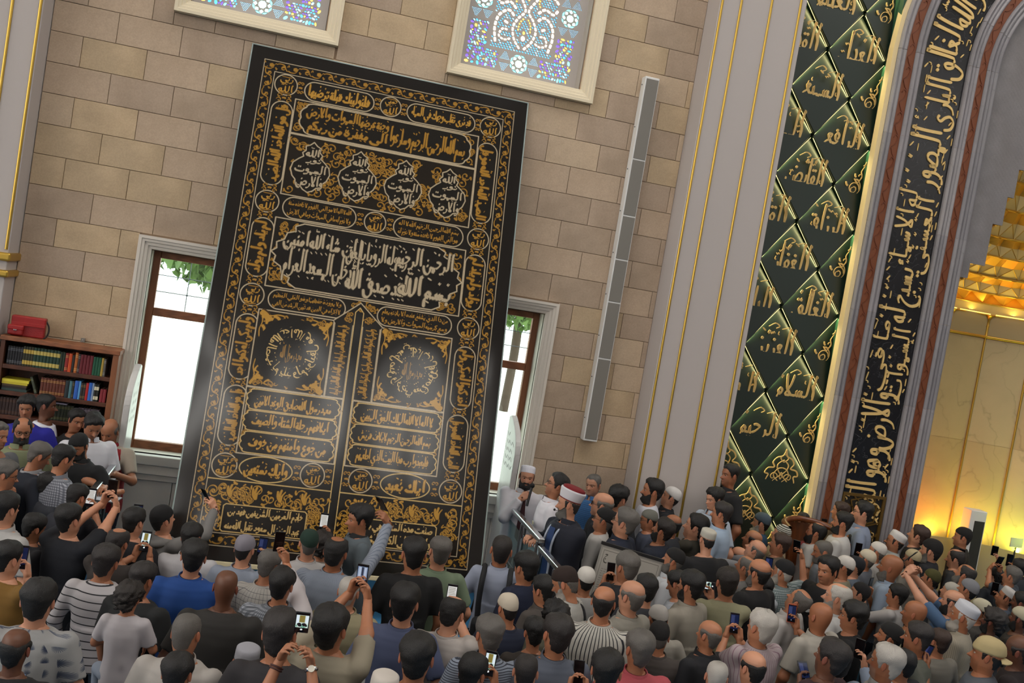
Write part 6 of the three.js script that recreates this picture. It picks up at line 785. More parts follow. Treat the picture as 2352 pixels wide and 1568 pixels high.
{l:"dark man at the right edge under the white cap",p:[10.401,1.452,2.054],a:-37.1,pi:0,hc:"black",hs:"fade",sh:"#262a30",b:"stache",sk:3,s:0.88},
{l:"man with a dark head behind the tall white cap",p:[9.349,1.521,2.713],a:-38.9,pi:-5,sh:"#33302c",c:"skull:#aaa48f",sk:2,s:0.88},
{l:"man holding a phone beside the lower right white-haired head",p:[7.317,1.537,4.388],a:-22.0,pi:0,hc:"black",hs:"short",sh:"#15151a",scr:5,s:0.887,ph:[7.559,1.553,4.085],hd:"r"},
{l:"dark-haired man with a beard between the two black caps",p:[7.538,1.422,1.296],a:-46.5,pi:-5,hc:"black",hs:"rim",sh:"#23324f",s:0.88},
{l:"man with reddish face under the bald lifted head",p:[7.285,1.493,1.938],a:-41.0,pi:-12,hc:"grey",hs:"thin",sh:"#6a6763",pt:"pin",pc:"#2c2c30",s:0.88},
{l:"person at the bottom edge raising bare arms with a wristwatch and a bracelet",p:[2.855,1.469,5.822],a:10.0,pi:-8,hc:"black",hs:"short",sh:"#29272a",watch:1,scr:1,s:1.033,ph:[2.885,1.928,5.581],hd:"rl"}
];
// ---------- people ----------
const SKIN = ['#a06a4c', '#b98468', '#8f5a3c', '#5f3a27'].map((c) => new THREE.Color(c));
const HAIR = { black: '#0d0b0b', dark: '#211c1b', brownblack: '#1a120e', brown: '#33221a', grey: '#57534f', white: '#a8a39c' };
// mesh a field (negative inside) on a grid by surface nets
function netMesh(f, lo, hi, cell) {
  const n = [0, 1, 2].map((i) => Math.max(2, Math.ceil((hi[i] - lo[i]) / cell) + 1)), [nx, ny, nz] = n, D = new Float32Array(nx * ny * nz), at = (i, j, k) => (k * ny + j) * nx + i;
  for (let k = 0; k < nz; k++) for (let j = 0; j < ny; j++) for (let i = 0; i < nx; i++) D[at(i, j, k)] = f(lo[0] + i * cell, lo[1] + j * cell, lo[2] + k * cell);
  const id = new Int32Array(nx * ny * nz).fill(-1), pos = [], idx = [];
  for (let k = 0; k < nz - 1; k++) for (let j = 0; j < ny - 1; j++) for (let i = 0; i < nx - 1; i++) {
    let sx = 0, sy = 0, sz = 0, c = 0; const d = [D[at(i, j, k)], D[at(i + 1, j, k)], D[at(i, j + 1, k)], D[at(i + 1, j + 1, k)], D[at(i, j, k + 1)], D[at(i + 1, j, k + 1)], D[at(i, j + 1, k + 1)], D[at(i + 1, j + 1, k + 1)]];
    let m = 0; for (let q = 0; q < 8; q++) if (d[q] < 0) m++; if (m === 0 || m === 8) continue;
    for (let a = 0; a < 8; a++) for (const bit of [1, 2, 4]) { if (a & bit) continue; const b = a | bit; if ((d[a] < 0) !== (d[b] < 0)) { const t = d[a] / (d[a] - d[b]); sx += (a & 1) + (bit === 1 ? t : 0); sy += ((a >> 1) & 1) + (bit === 2 ? t : 0); sz += (a >> 2) + (bit === 4 ? t : 0); c++; } }
    id[at(i, j, k)] = pos.length / 3; pos.push(lo[0] + (i + sx / c) * cell, lo[1] + (j + sy / c) * cell, lo[2] + (k + sz / c) * cell);
  }
  for (let k = 1; k < nz - 1; k++) for (let j = 1; j < ny - 1; j++) for (let i = 1; i < nx - 1; i++) {
    const s = D[at(i, j, k)] < 0, q = (a, b, c, d, e) => { if (a < 0 || b < 0 || c < 0 || d < 0) return; e ? idx.push(a, b, c, a, c, d) : idx.push(a, c, b, a, d, c); };
    if (s !== D[at(i + 1, j, k)] < 0) q(id[at(i, j - 1, k - 1)], id[at(i, j, k - 1)], id[at(i, j, k)], id[at(i, j - 1, k)], s);
    if (s !== D[at(i, j + 1, k)] < 0) q(id[at(i - 1, j, k - 1)], id[at(i - 1, j, k)], id[at(i, j, k)], id[at(i, j, k - 1)], s);
    if (s !== D[at(i, j, k + 1)] < 0) q(id[at(i - 1, j - 1, k)], id[at(i, j - 1, k)], id[at(i, j, k)], id[at(i - 1, j, k)], s);
  }
  const nor = new Float32Array(pos.length), e = cell * .5; for (let i = 0; i < pos.length; i += 3) { const [x, y, z] = [pos[i], pos[i + 1], pos[i + 2]]; let a = f(x + e, y, z) - f(x - e, y, z), b = f(x, y + e, z) - f(x, y - e, z), c = f(x, y, z + e) - f(x, y, z - e); const l = Math.hypot(a, b, c) || 1; nor[i] = a / l; nor[i + 1] = b / l; nor[i + 2] = c / l; }
  const g = new THREE.BufferGeometry(); g.setAttribute('position', new THREE.Float32BufferAttribute(pos, 3)); g.setAttribute('normal', new THREE.BufferAttribute(nor, 3)); g.setIndex(idx); return g;
}
const smin = (a, b, k) => { const h = Math.max(k - Math.abs(a - b), 0) / k; return Math.min(a, b) - h * h * k * .25; };
function capsule(x, y, z, a, b, ra, rb) { const ax = b.x - a.x, ay = b.y - a.y, az = b.z - a.z, px = x - a.x, py = y - a.y, pz = z - a.z, t = clamp((px * ax + py * ay + pz * az) / (ax * ax + ay * ay + az * az || 1), 0, 1); return Math.hypot(px - ax * t, py - ay * t, pz - az * t) - lerp(ra, rb, t); }
const table = (rows) => (v, c) => { if (v <= rows[0][0]) return rows[0][c]; for (let i = 1; i < rows.length; i++) if (v <= rows[i][0]) { const a = rows[i - 1], b = rows[i], t = (v - a[0]) / (b[0] - a[0]), s = t * t * (3 - 2 * t); return lerp(a[c], b[c], lerp(t, s, .5)); } return rows[rows.length - 1][c]; };
// --- head: rings from crown to neck; [y, front, back, half width, front squareness]
const HEADP = table([[-.27, .03, .085, .085, 1], [-.23, .028, .072, .066, 1], [-.19, .026, .064, .058, 1], [-.15, .03, .06, .056, 1], [-.128, .05, .06, .054, 1], [-.118, .072, .06, .052, 1.15], [-.1, .083, .062, .053, 1.12], [-.085, .085, .066, .057, 1.05], [-.065, .087, .075, .063, 1], [-.045, .088, .085, .067, .98], [-.02, .087, .095, .0715, .95], [0, .086, .101, .074, .92], [.02, .091, .105, .0755, .9], [.05, .089, .106, .0755, .9], [.08, .077, .098, .069, .95], [.1, .058, .08, .055, 1], [.112, .034, .052, .038, 1], [.118, .004, .008, .006, 1]].map((r) => r));
const HN = 44, HY = [.1178, .1165, .114, .11, .104, .096, .086, .075, .064, .054, .044, .036, .029, .023, .017, .011, .005, 0, -.005, -.011, -.017, -.024, -.031, -.037, -.043, -.049, -.055, -.06, -.0645, -.069, -.074, -.081, -.09, -.098, -.106, -.114, -.121, -.128, -.138, -.15, -.17, -.19, -.21, -.23, -.25, -.27];
const HA = Array.from({ length: HN + 1 }, (_, i) => { const t = i / HN * 2 - 1; return Math.PI * Math.sign(t) * Math.pow(Math.abs(t), 1.32); }); // 0 is the face
function headPoint(y, a, F) {
  const s = Math.sin(a), c = Math.cos(a), p = c > 0 ? HEADP(y, 4) : 1; let w = HEADP(y, 3), zf = HEADP(y, 1), zb = HEADP(y, 2);
  if (F) { w *= F.w; if (y < -.03 && y > -.13) { zf += F.jaw * gauss(y + .1, .03); w *= 1 + F.jw * gauss(y + .075, .04); } }
  let x = w * Math.sign(s) * Math.pow(Math.abs(s), c > 0 ? p : 1), z = c > 0 ? zf * Math.pow(c, c > 0 ? .92 : 1) : zb * c;
  if (c > 0) {
    const ny = sstep(.022, -.034, y) * sstep(-.052, -.04, y), nk = F ? F.nose : 1;
    z += .027 * nk * ny * gauss(x, .0105) + .011 * nk * gauss(y + .036, .010) * gauss(x, .018);
    z -= .0075 * (gauss(x - .031, .017) + gauss(x + .031, .017)) * gauss(y - .001, .0115);
    z += .0045 * (gauss(x - .028, .024) + gauss(x + .028, .024)) * gauss(y - .021, .008);
    z += .0035 * (gauss(x - .046, .017) + gauss(x + .046, .017)) * gauss(y + .022, .016);
    z += .0058 * gauss(x, .021) * (gauss(y + .0605, .0048) + .95 * gauss(y + .0715, .005)) - .004 * gauss(x, .024) * gauss(y + .066, .0024);
    z -= .003 * gauss(x, .018) * gauss(y + .081, .006); z += .005 * gauss(x, .016) * gauss(y + .1, .012);
  }
  return [x, y, z];
}
function headGrid(F, off) { const pos = [], rows = HY.length; for (let j = 0; j < rows; j++) for (let i = 0; i <= HN; i++) { const p = headPoint(HY[j], HA[i], F); pos.push(p); } const nrm = pos.map((_, q) => { const j = Math.floor(q / (HN + 1)), i = q % (HN + 1), l = pos[j * (HN + 1) + (i ? i - 1 : HN - 1)], r = pos[j * (HN + 1) + (i < HN ? i + 1 : 1)], u = pos[Math.max(0, j - 1) * (HN + 1) + i], d = pos[Math.min(rows - 1, j + 1) * (HN + 1) + i]; const a = [r[0] - l[0], r[1] - l[1], r[2] - l[2]], b = [u[0] - d[0], u[1] - d[1], u[2] - d[2]]; let n = [a[1] * b[2] - a[2] * b[1], a[2] * b[0] - a[0] * b[2], a[0] * b[1] - a[1] * b[0]]; const L = Math.hypot(...n); return L < 1e-12 ? [0, 1, 0] : n.map((v) => v / L); }); return { pos, nrm, rows }; }
// a shell over part of the head: thick(y, a, p) gives the height above the skin, null where there is none
function shell(H, thick, uvk = 12) {
  const N1 = HN + 1, pos = [], idx = [], uv = [], h = H.pos.map((p, q) => thick(p[1], HA[q % N1], p, Math.floor(q / N1)));
  H.pos.forEach((p, q) => { const t = h[q] === null ? -.004 : h[q], n = H.nrm[q]; pos.push(p[0] + n[0] * t, p[1] + n[1] * t, p[2] + n[2] * t); uv.push(HA[q % N1] / 3.14 * 2, p[1] * uvk); });
  for (let j = 0; j < H.rows - 1; j++) for (let i = 0; i < HN; i++) { const a = j * N1 + i, b = a + 1, c = a + N1, d = c + 1; if ([a, b, c, d].every((q) => h[q] === null)) continue; idx.push(a, c, b, b, c, d); }
  const top = pos.length / 3; // close the crown
  if (h[0] !== null) { const t = h[0]; pos.push(0, .118 + t, -.002); uv.push(0, 1.5); for (let i = 0; i < HN; i++) idx.push(top, i, i + 1); }
  if (!idx.length) return null; const g = geoFrom(pos, idx, uv), s = g.toNonIndexed(); return smoothNormals(g);
}
function smoothNormals(g) { // weld the seam's normals
  const p = g.attributes.position, n = g.attributes.normal, m = new Map(); for (let i = 0; i < p.count; i++) { const k = [p.getX(i), p.getY(i), p.getZ(i)].map((v) => Math.round(v * 5e3)).join(); const a = m.get(k); if (a) { a[0] += n.getX(i); a[1] += n.getY(i); a[2] += n.getZ(i); a[3].push(i); } else m.set(k, [n.getX(i), n.getY(i), n.getZ(i), [i]]); }
  for (const [x, y, z, l] of m.values()) { const d = Math.hypot(x, y, z) || 1; for (const i of l) n.setXYZ(i, x / d, y / d, z / d); } return g;
}
const hairline = (a) => { const t = Math.abs(a); return t < 1.62 ? table([[0, .072], [.45, .076], [.8, .064], [1.1, .035], [1.25, .0], [1.38, -.03], [1.5, -.012], [1.62, .022]])(t, 1) : table([[1.62, .022], [1.95, .018], [2.1, -.02], [2.4, -.075], [3.2, -.092]])(t, 1); };
const earGeo = (() => { const g = new THREE.SphereGeometry(1, 10, 8); const p = g.attributes.position; for (let i = 0; i < p.count; i++) { const x = p.getX(i), y = p.getY(i), z = p.getZ(i), r = Math.hypot(y, z); p.setXYZ(i, x * .009 - (x > 0 ? .006 * gauss(r, .5) : 0), y * .031 + (y < 0 ? 0 : .001), z * .017 * (1 - .25 * (y < 0 ? -y : 0)) - y * .004); } g.computeVertexNormals(); return g; })();
const eyeGeo = new THREE.SphereGeometry(.0122, 12, 9);
function paint(g, fn) { const p = g.attributes.position, c = new Float32Array(p.count * 3); for (let i = 0; i < p.count; i++) { const k = fn(p.getX(i), p.getY(i), p.getZ(i), i); c[3 * i] = k.r; c[3 * i + 1] = k.g; c[3 * i + 2] = k.b; } g.setAttribute('color', new THREE.BufferAttribute(c, 3)); return g; }
const CC = (h) => new THREE.Color(h);
// --- a hand: wrist at the origin, fingers up +y, palm towards +z, thumb towards +x (a right hand seen from its palm mirrored by s)
const HAND = {};
function handGeo(pose) {
  if (HAND[pose]) return HAND[pose];
  const B = [], curl = { hold: [.55, .75, .5], open: [.12, .2, .12], grip: [1.15, 1.35, .8], point: [.2, .25, .15] }[pose], F = [[.029, .086, .072, .0088], [.0095, .09, .08, .009], [-.0105, .087, .073, .0086], [-.029, .079, .058, .0076]];
  F.forEach(([x, y, l, r], i) => { B.push([V(x * .62, .012, 0), V(x, y, .002), .0135, .0105]); let p = V(x, y, .002), a = curl[0] * (i === 0 && pose === 'point' ? .3 : 1) + i * .03, sp = x * 1.6; [.46, .31, .23].forEach((k, j) => { const q = V(p.x + Math.sin(sp) * l * k * .5, p.y + Math.cos(a) * l * k, p.z + Math.sin(a) * l * k); B.push([p, q, r * (1 - j * .1), r * (.92 - j * .1)]); p = q; a += curl[1 + Math.min(j, 1)]; }); });
  const t = pose === 'grip' ? [V(.02, .02, .004), V(.04, .05, .022), V(.032, .075, .04), V(.014, .09, .046)] : pose === 'hold' ? [V(.022, .018, .004), V(.05, .05, .02), V(.056, .082, .03), V(.048, .108, .036)] : [V(.022, .018, .004), V(.052, .046, .014), V(.068, .074, .02), V(.078, .1, .024)];
  B.push([t[0], t[1], .0155, .012], [t[1], t[2], .0115, .0105], [t[2], t[3], .0102, .0085], [V(0, -.04, 0), V(0, .02, 0), .0255, .026]);
  const f = (x, y, z) => { let d = 1; const pal = Math.hypot(Math.max(Math.abs(x) - .026, 0), Math.max(Math.abs(y - .05) - .03, 0), Math.max(Math.abs(z) - .002, 0)) - .0115; d = pal; for (let i = 0; i < B.length; i++) { const [a, b, ra, rb] = B[i]; d = smin(d, capsule(x, y, z, a, b, ra, rb), i % 4 === 0 || i > 15 ? .012 : .005); } return d; };
  return (HAND[pose] = netMesh(f, [-.06, -.05, -.03], [.095, .185, .11], .0056));
}
const TORSO = table([[.78, .165, .12], [.9, .168, .118], [1.0, .16, .112], [1.1, .155, .112], [1.2, .163, .116], [1.3, .178, .12], [1.37, .178, .112], [1.42, .155, .1], [1.455, .115, .085], [1.485, .075, .068], [1.53, .058, .06]]);
const LIMB = .29, FORE = .265;
// two-bone arm from shoulder S to wrist W, elbow pushed towards hint
function elbow(S, W, hint, k) { const a = LIMB * k, b = FORE * k, d = W.clone().sub(S), L = Math.min(d.length(), (a + b) * .995); d.normalize(); W.copy(S).addScaledVector(d, L); const x = (a * a - b * b + L * L) / (2 * L), h = Math.sqrt(Math.max(0, a * a - x * x)); const n = hint.clone().addScaledVector(d, -hint.dot(d)).normalize(); return S.clone().addScaledVector(d, x).addScaledVector(n, h); }
const skinMat = std({ color: '#ffffff', vertexColors: true, roughness: .55 });
const hairBump = noiseTex(256, (u, v) => 128 + 120 * (tn(u, v * .2 + u * .02, 128, 3) - .5) + 60 * (fbm(u, v, 8, 3, 33) - .5));
const hairMats = {}; const hairMat = (c) => hairMats[c] ??= std({ color: HAIR[c] ?? c, roughness: .62, bumpMap: hairBump, bumpScale: .004 });
const capTex = noiseTex(128, (u, v) => 128 + 100 * Math.sin(u * 201) * Math.sin(v * 201) * .7 + 50 * (fbm(u, v, 8, 3, 3) - .5));
const capMats = {}; const capMat = (c) => capMats[c] ??= std({ color: c, roughness: .9, bumpMap: capTex, bumpScale: .002 });
const clothMats = {};
function cloth(c, pt, pc) {
  const key = [c, pt, pc].join(); if (clothMats[key]) return clothMats[key];
  const o = { color: c, roughness: .88, bumpMap: fabricBump, bumpScale: .0022 };
  if (pt) {
    const S = 128; o.color = '#ffffff';
    o.map = canvasTex(S, S, (x, w, h) => { // one tile is 12 cm
      x.fillStyle = c; x.fillRect(0, 0, w, h); x.fillStyle = pc; const bar = (p, t, vert, al = 1) => { x.globalAlpha = al; vert ? x.fillRect(p, 0, t, h) : x.fillRect(0, p, w, t); x.globalAlpha = 1; };
      if (pt === 'hstripe') { bar(20, 9); bar(84, 9); } if (pt === 'hstripe2') for (let i = 0; i < 8; i++) bar(i * 16, 5); if (pt === 'vstripe') for (let i = 0; i < 4; i++) bar(i * 32 + 8, 8, 1); if (pt === 'vstripe2') for (let i = 0; i < 4; i++) bar(i * 32 + 8, 5, 1, .7); if (pt === 'pin') for (let i = 0; i < 12; i++) bar(i * 10.66, 3, 1, .6);
      if (pt === 'check') for (let i = 0; i < 6; i++) { bar(i * 21.33, 10, 1, .55); bar(i * 21.33, 10, 0, .55); } if (pt === 'pane') for (let i = 0; i < 3; i++) { bar(i * 42.66, 3, 1, .8); bar(i * 42.66, 3, 0, .8); }
    });
    if (pt === 'leaf') { o.map = canvasTex(256, 256, (x, w, h) => { x.fillStyle = c; x.fillRect(0, 0, w, h); const r = rng(4); x.fillStyle = pc; for (let i = 0; i < 9; i++) { const cx = (i % 3) * 85 + r() * 40 + 20, cy = Math.floor(i / 3) * 85 + r() * 40 + 20, a = r() * 6.3; x.save(); x.translate(cx, cy); x.rotate(a); x.globalAlpha = .5 + r() * .5; for (let k = -6; k <= 6; k++) { x.save(); x.rotate(k * .23); x.beginPath(); x.moveTo(0, 0); x.quadraticCurveTo(22, -3.5, 42 - Math.abs(k) * 2, 0); x.quadraticCurveTo(22, 3.5, 0, 0); x.fill(); x.restore(); } x.restore(); } }); o.map.repeat.set(1 / .24, 1 / .24); } else o.map.repeat.set(1 / .12, 1 / .12);
  }
  o.bumpMap = fabricBump; return (clothMats[key] = std(o));
}
const jeans = ['#1c2030', '#22242b', '#2e2b28', '#39404d', '#141519'].map((c) => std({ color: c, roughness: .9 })), sockM = std({ color: '#3a3a3d', roughness: .95 });
const screenTex = (kind) => canvasTex(64, 128, (c, w, h) => {
  const g = (a) => { c.fillStyle = a; }; g('#05060a'); c.fillRect(0, 0, w, h); const r = rng(kind * 13 + 1);
  if (kind === 1) { g('#cfe3d8'); c.fillRect(2, 12, 60, 84); g('#8a7a3e'); c.fillRect(18, 14, 26, 46); g('#e8f4ff'); c.fillRect(4, 14, 12, 60); c.fillRect(48, 14, 12, 50); for (let i = 0; i < 16; i++) { g(i % 3 ? '#16181f' : '#7fae9a'); c.beginPath(); c.arc(r() * 60 + 2, 72 + r() * 22, 5 + r() * 4, 0, 6.3); c.fill(); } g('#ffffff'); c.beginPath(); c.arc(32, 108, 6, 0, 6.3); c.fill(); }
  if (kind === 2) { g('#1d2c58'); c.fillRect(2, 8, 60, 96); g('#49568a'); c.fillRect(6, 14, 26, 50); g('#0c1020'); for (let i = 0; i < 9; i++) { c.beginPath(); c.arc(r() * 60, 76 + r() * 24, 7, 0, 6.3); c.fill(); } g('#c8d4ff'); c.beginPath(); c.arc(32, 112, 4, 0, 6.3); c.fill(); }
  if (kind === 3) { g('#8fa3c4'); c.fillRect(2, 10, 60, 90); g('#d9e6ff'); c.fillRect(8, 14, 16, 60); c.fillRect(42, 14, 14, 54); g('#40485e'); c.fillRect(26, 14, 12, 50); g('#131723'); for (let i = 0; i < 12; i++) { c.beginPath(); c.arc(r() * 60, 74 + r() * 24, 6, 0, 6.3); c.fill(); } g('#ffffff'); c.beginPath(); c.arc(32, 112, 5, 0, 6.3); c.fill(); }
  if (kind === 4) { g('#d8d6d2'); c.fillRect(2, 10, 60, 98); g('#9a9488'); for (let i = 0; i < 8; i++) c.fillRect(8 + r() * 8, 18 + i * 10, 34 + r() * 12, 4); g('#c05a5a'); c.fillRect(28, 100, 8, 5); }
});
const screenMats = {}; const screenMat = (k) => screenMats[k] ??= k === 0 || k === 5 ? std({ color: '#07080d', roughness: .12 }) : (() => { const t = screenTex(k); return std({ color: '#05060a', roughness: .15, emissive: '#ffffff', emissiveMap: t, emissiveIntensity: { 1: .9, 2: .45, 3: .6, 4: .95 }[k] }); })();
const phoneBody = new RoundedBoxGeometry(.073, .152, .009, 3, .0042), phoneScreen = (() => { const g = new THREE.PlaneGeometry(.067, .143); return T(g, 0, 0, .0047); })(), phoneCam = merge([T(new RoundedBoxGeometry(.026, .034, .003, 2, .0012), .018, .05, -.0055), ...[[.012, .058], [.024, .05], [.012, .042]].map(([x, y]) => { const c = new THREE.CylinderGeometry(.0045, .0045, .002, 10); c.rotateX(Math.PI / 2); return T(c, x, y, -.0075); })]);
const UP = V(0, 1, 0);
function person(P, n) {
  const r = rng(1000 + n * 17), az = P.a * Math.PI / 180, child = (P.k ?? 1) < .97, hs = P.s * (child ? .93 : 1) * (.5 + .5 * (P.k ?? 1)) / (child ? .93 : 1);
  const floor = P.carried ? P.p[1] - 1.02 : (P.p[2] < 1.6 && P.p[0] > 5.2) || (P.p[0] < 1.25 && P.p[2] < 2.3) ? .21 : (P.p[0] > 1.3 && P.p[0] < 5.18 && P.p[2] < 1.95) ? .462 : 0;
  const k = P.carried ? .64 : clamp((P.p[1] - floor) / 1.63, .8, 1.1), wide = (P.w ?? 1) * lerp(.97, 1.06, r()) * (P.k ? .92 : 1);
  const t = thing('person', P.l, P.k ? 'boy' : 'man', [P.p[0], P.p[1] - 1.63 * k, P.p[2]], Math.PI - az); t.userData.category = P.k ? 'boy' : 'man';
  const turn = new THREE.Quaternion().setFromAxisAngle(UP, Math.PI - az), inv = turn.clone().invert();
  const local = (q) => V(...q).sub(t.position).applyQuaternion(inv).multiplyScalar(1 / k); // world -> body units (1.75 m man)
  // head frame: turned a little more than the body, tipped by pitch
  const pitch = P.pi * Math.PI / 180, bodyTurn = (P.ba ?? 0) * Math.PI / 180, hk = hs / k, hq = new THREE.Euler(pitch, (r() - .5) * .12 + bodyTurn, (r() - .5) * .1, 'YXZ'), PIV = V(0, -.135, -.012);
  // turning the head bends the neck: full turn above the jaw, none at the collar
  const bend = (x, y, z) => { const w = sstep(-.27, -.11, y), q = new THREE.Quaternion().setFromEuler(new THREE.Euler(hq.x * w, hq.y * w, hq.z * w, 'YXZ')); return V(x, y, z).sub(PIV).applyQuaternion(q).add(PIV).multiplyScalar(hk); };
  const full = new THREE.Quaternion().setFromEuler(hq), c0 = bend(0, 0, 0);
  const toHead = (g) => { const p = g.attributes.position, nn = g.attributes.normal, v = V(0, 0, 0); for (let i = 0; i < p.count; i++) { const y = p.getY(i); if (y > -.11) v.set(p.getX(i), y, p.getZ(i)).sub(PIV).applyQuaternion(full).add(PIV).multiplyScalar(hk); else v.copy(bend(p.getX(i), y, p.getZ(i))); p.setXYZ(i, v.x, v.y + 1.63, v.z); if (nn) { v.set(nn.getX(i), nn.getY(i), nn.getZ(i)); if (y > -.19) v.applyQuaternion(full); nn.setXYZ(i, v.x, v.y, v.z); } } return g; };
  if (bodyTurn) { t.rotation.y -= bodyTurn; turn.setFromAxisAngle(UP, t.rotation.y); inv.copy(turn).invert(); }
  t.position.sub(c0.clone().setY(0).multiplyScalar(k).applyQuaternion(turn)); t.position.y -= c0.y * k;
  const sk = SKIN[P.sk ?? (r() < .25 ? 1 : 0)].clone(); sk.multiplyScalar(lerp(.88, 1.06, r()));
  const F = { w: lerp(.96, 1.05, r()) * (P.k ? .97 : 1), jaw: lerp(-.004, .006, r()), jw: lerp(-.05, .1, r()) * (P.k ? .2 : 1), nose: P.k ? .7 : lerp(.78, 1.05, r()) };
  const H = headGrid(F), N1 = HN + 1, hairC = CC(HAIR[P.hc] ?? HAIR.black), cropped = P.hs === 'crop' || P.hs === 'rim' || P.b === 'stubble';
  // skin of the head, with brows, lips, shaved hair
  const lip = sk.clone().lerp(CC('#8a3f3a'), .45), stub = sk.clone().lerp(hairC, P.k ? 0 : .28), crop = sk.clone().lerp(hairC, .5), rosy = sk.clone().lerp(CC('#b0503f'), .22), white = CC('#948a82');
  const hp = [], hi = []; H.pos.forEach((p) => hp.push(...p)); for (let j = 0; j < H.rows - 1; j++) for (let i = 0; i < HN; i++) { const a = j * N1 + i; hi.push(a, a + N1, a + 1, a + 1, a + N1, a + N1 + 1); } hp.push(0, .1182, -.002); for (let i = 0; i < HN; i++) hi.push(HY.length * N1, i, i + 1);
  let hg = smoothNormals(geoFrom(hp, hi)); const tmp = new THREE.Color(), brow = hairC.clone().lerp(sk, .25);
  paint(hg, (x, y, z, i) => { const a = HA[i % N1] ?? 0; tmp.copy(sk); if (z > .03) { tmp.lerp(rosy, gauss(Math.abs(x) - .04, .02) * gauss(y + .025, .02) + gauss(x, .014) * gauss(y + .036, .012) * .7); tmp.lerp(stub, sstep(-.03, -.055, y) * sstep(-.125, -.11, y) * (P.k ? 0 : 1)); tmp.lerp(lip, gauss(x, .02) * (gauss(y + .061, .0045) + gauss(y + .071, .005))); const bx = Math.abs(x); tmp.lerp(brow, sstep(.008, .016, bx) * sstep(.055, .045, bx) * gauss(y - .0195 - .003 * Math.sin((bx - .01) * 60), .0058) * .9); } if (cropped && y > hairline(a) - .004 && (P.hs !== 'rim' || y < .058)) tmp.lerp(crop, P.hs === 'crop' ? .75 : .5); return tmp; });
  const eyes = [-1, 1].map((s) => paint(T(eyeGeo.clone(), s * .031, .0005, .0705), (x, y, z) => { const d = Math.hypot(x - s * .031, y - .0005); return d < .0042 && z > .07 ? CC('#0a0706') : d < .0075 && z > .07 ? CC('#2c1a10') : Math.abs(y) > .0052 ? sk : white; }));
  const ears = [-1, 1].map((s) => { const e = earGeo.clone(); if (s < 0) e.scale(-1, 1, 1); if (s < 0 && e.index) { const ix = e.index.array; for (let q = 0; q < ix.length; q += 3) { const b = ix[q]; ix[q] = ix[q + 1]; ix[q + 1] = b; } } e.computeVertexNormals(); e.rotateY(s * .35); return paint(T(e, s * (.0755 * F.w + .004), -.006, -.012), (x, y, z) => tmp.copy(rosy)); });
  const headParts = [hg, ...eyes, ...ears]; headParts.forEach(toHead);
  // arms
  const R = {}; const S = { 1: V(-.188 * wide, 1.405, -.005), [-1]: V(.188 * wide, 1.405, -.005) }; // local +z is forward, so the right hand is at -x
  const handPose = {}, wrist = {}, handQ = {};
  for (const s of [1, -1]) { wrist[s] = V(-s * (.25 * wide + r() * .02), .87 + r() * .03, .04 + r() * .08); handPose[s] = 'open'; }
  const basis = (fing, palm) => { const y = fing.clone().normalize(), z = palm.clone().addScaledVector(y, -palm.dot(y)).normalize(), x = y.clone().cross(z); return new THREE.Matrix4().makeBasis(x, y, z); };
  for (const s of [1, -1]) handQ[s] = basis(V(0, -1, .15), V(s, 0, 0));
  let phone = null;
  if (P.ph) {
    const c = local(P.ph), face = V(0, 1.62, .04), nrm = face.clone().sub(c).normalize(), camL = local(camera.position.toArray()).sub(c).normalize();
    const N = P.scr === 5 ? nrm.clone() : nrm.clone().lerp(camL, .45).normalize(); const up0 = V(0, 1, 0).addScaledVector(N, -N.y).normalize(), right = up0.clone().cross(N).normalize(); // holder's left-to-right is -right seen from the face; N points to the holder
    const U = P.land ? right.clone().negate() : up0, Rv = P.land ? up0.clone() : right; phone = { c, N, U, Rv: U.clone().cross(N) };
    const side = V(0, 0, 0).copy(right), both = P.hd === 'rl', pk = .9 / k;
    const grab = (s, sd) => { wrist[s] = c.clone().addScaledVector(side, sd * .062 * pk).addScaledVector(up0, -.135 * pk).addScaledVector(N, -.006); handPose[s] = 'hold'; handQ[s] = basis(up0.clone().addScaledVector(side, -sd * .18), N.clone().multiplyScalar(.45).addScaledVector(side, -sd)); };
    // side points to the holder's right when he looks at the screen
    const rightward = V(-1, 0, 0); const sg = Math.sign(side.dot(rightward)) || 1;
    if (both) { grab(1, sg); grab(-1, -sg); } else grab(P.hd === 'r' ? 1 : -1, P.hd === 'r' ? sg : -sg);
  }
  if (P.rc) { const c = local(P.rc); for (const s of [1, -1]) { wrist[s] = c.clone().add(V(-s * .07, 0, -.03)); handPose[s] = 'hold'; handQ[s] = basis(V(-s * -.2, .1, 1), V(0, -1, 0)); } }
  if (P.pt2) { const s = -1, c = local(P.pt2); wrist[s] = c; handPose[s] = 'point'; handQ[s] = basis(c.clone().sub(S[s]), V(0, -1, .2)); }
  if (P.mic) { wrist[1] = V(-.045, 1.43, .18); handPose[1] = 'grip'; handQ[1] = basis(V(.6, .5, .1), V(.3, -.2, -1)); wrist[-1] = V(.26, 1.0, .25); }
  if (P.rail) wrist[1] = V(-.2, 1.0, .25);
  if (P.carried) { wrist[1] = V(-.14, 1.12, .3); wrist[-1] = V(.14, 1.12, .3); }
  const E = {}, armK = 1; for (const s of [1, -1]) { if (wrist[s].y > 1.35) { S[s].y += .035; S[s].x *= .96; } E[s] = elbow(S[s], wrist[s], V(-s * .75, -1, -.25), armK); }
  const long = P.sl === 'l', cell = (P.ph || P.rc || P.pt2 || P.mic) ? .021 : .026;
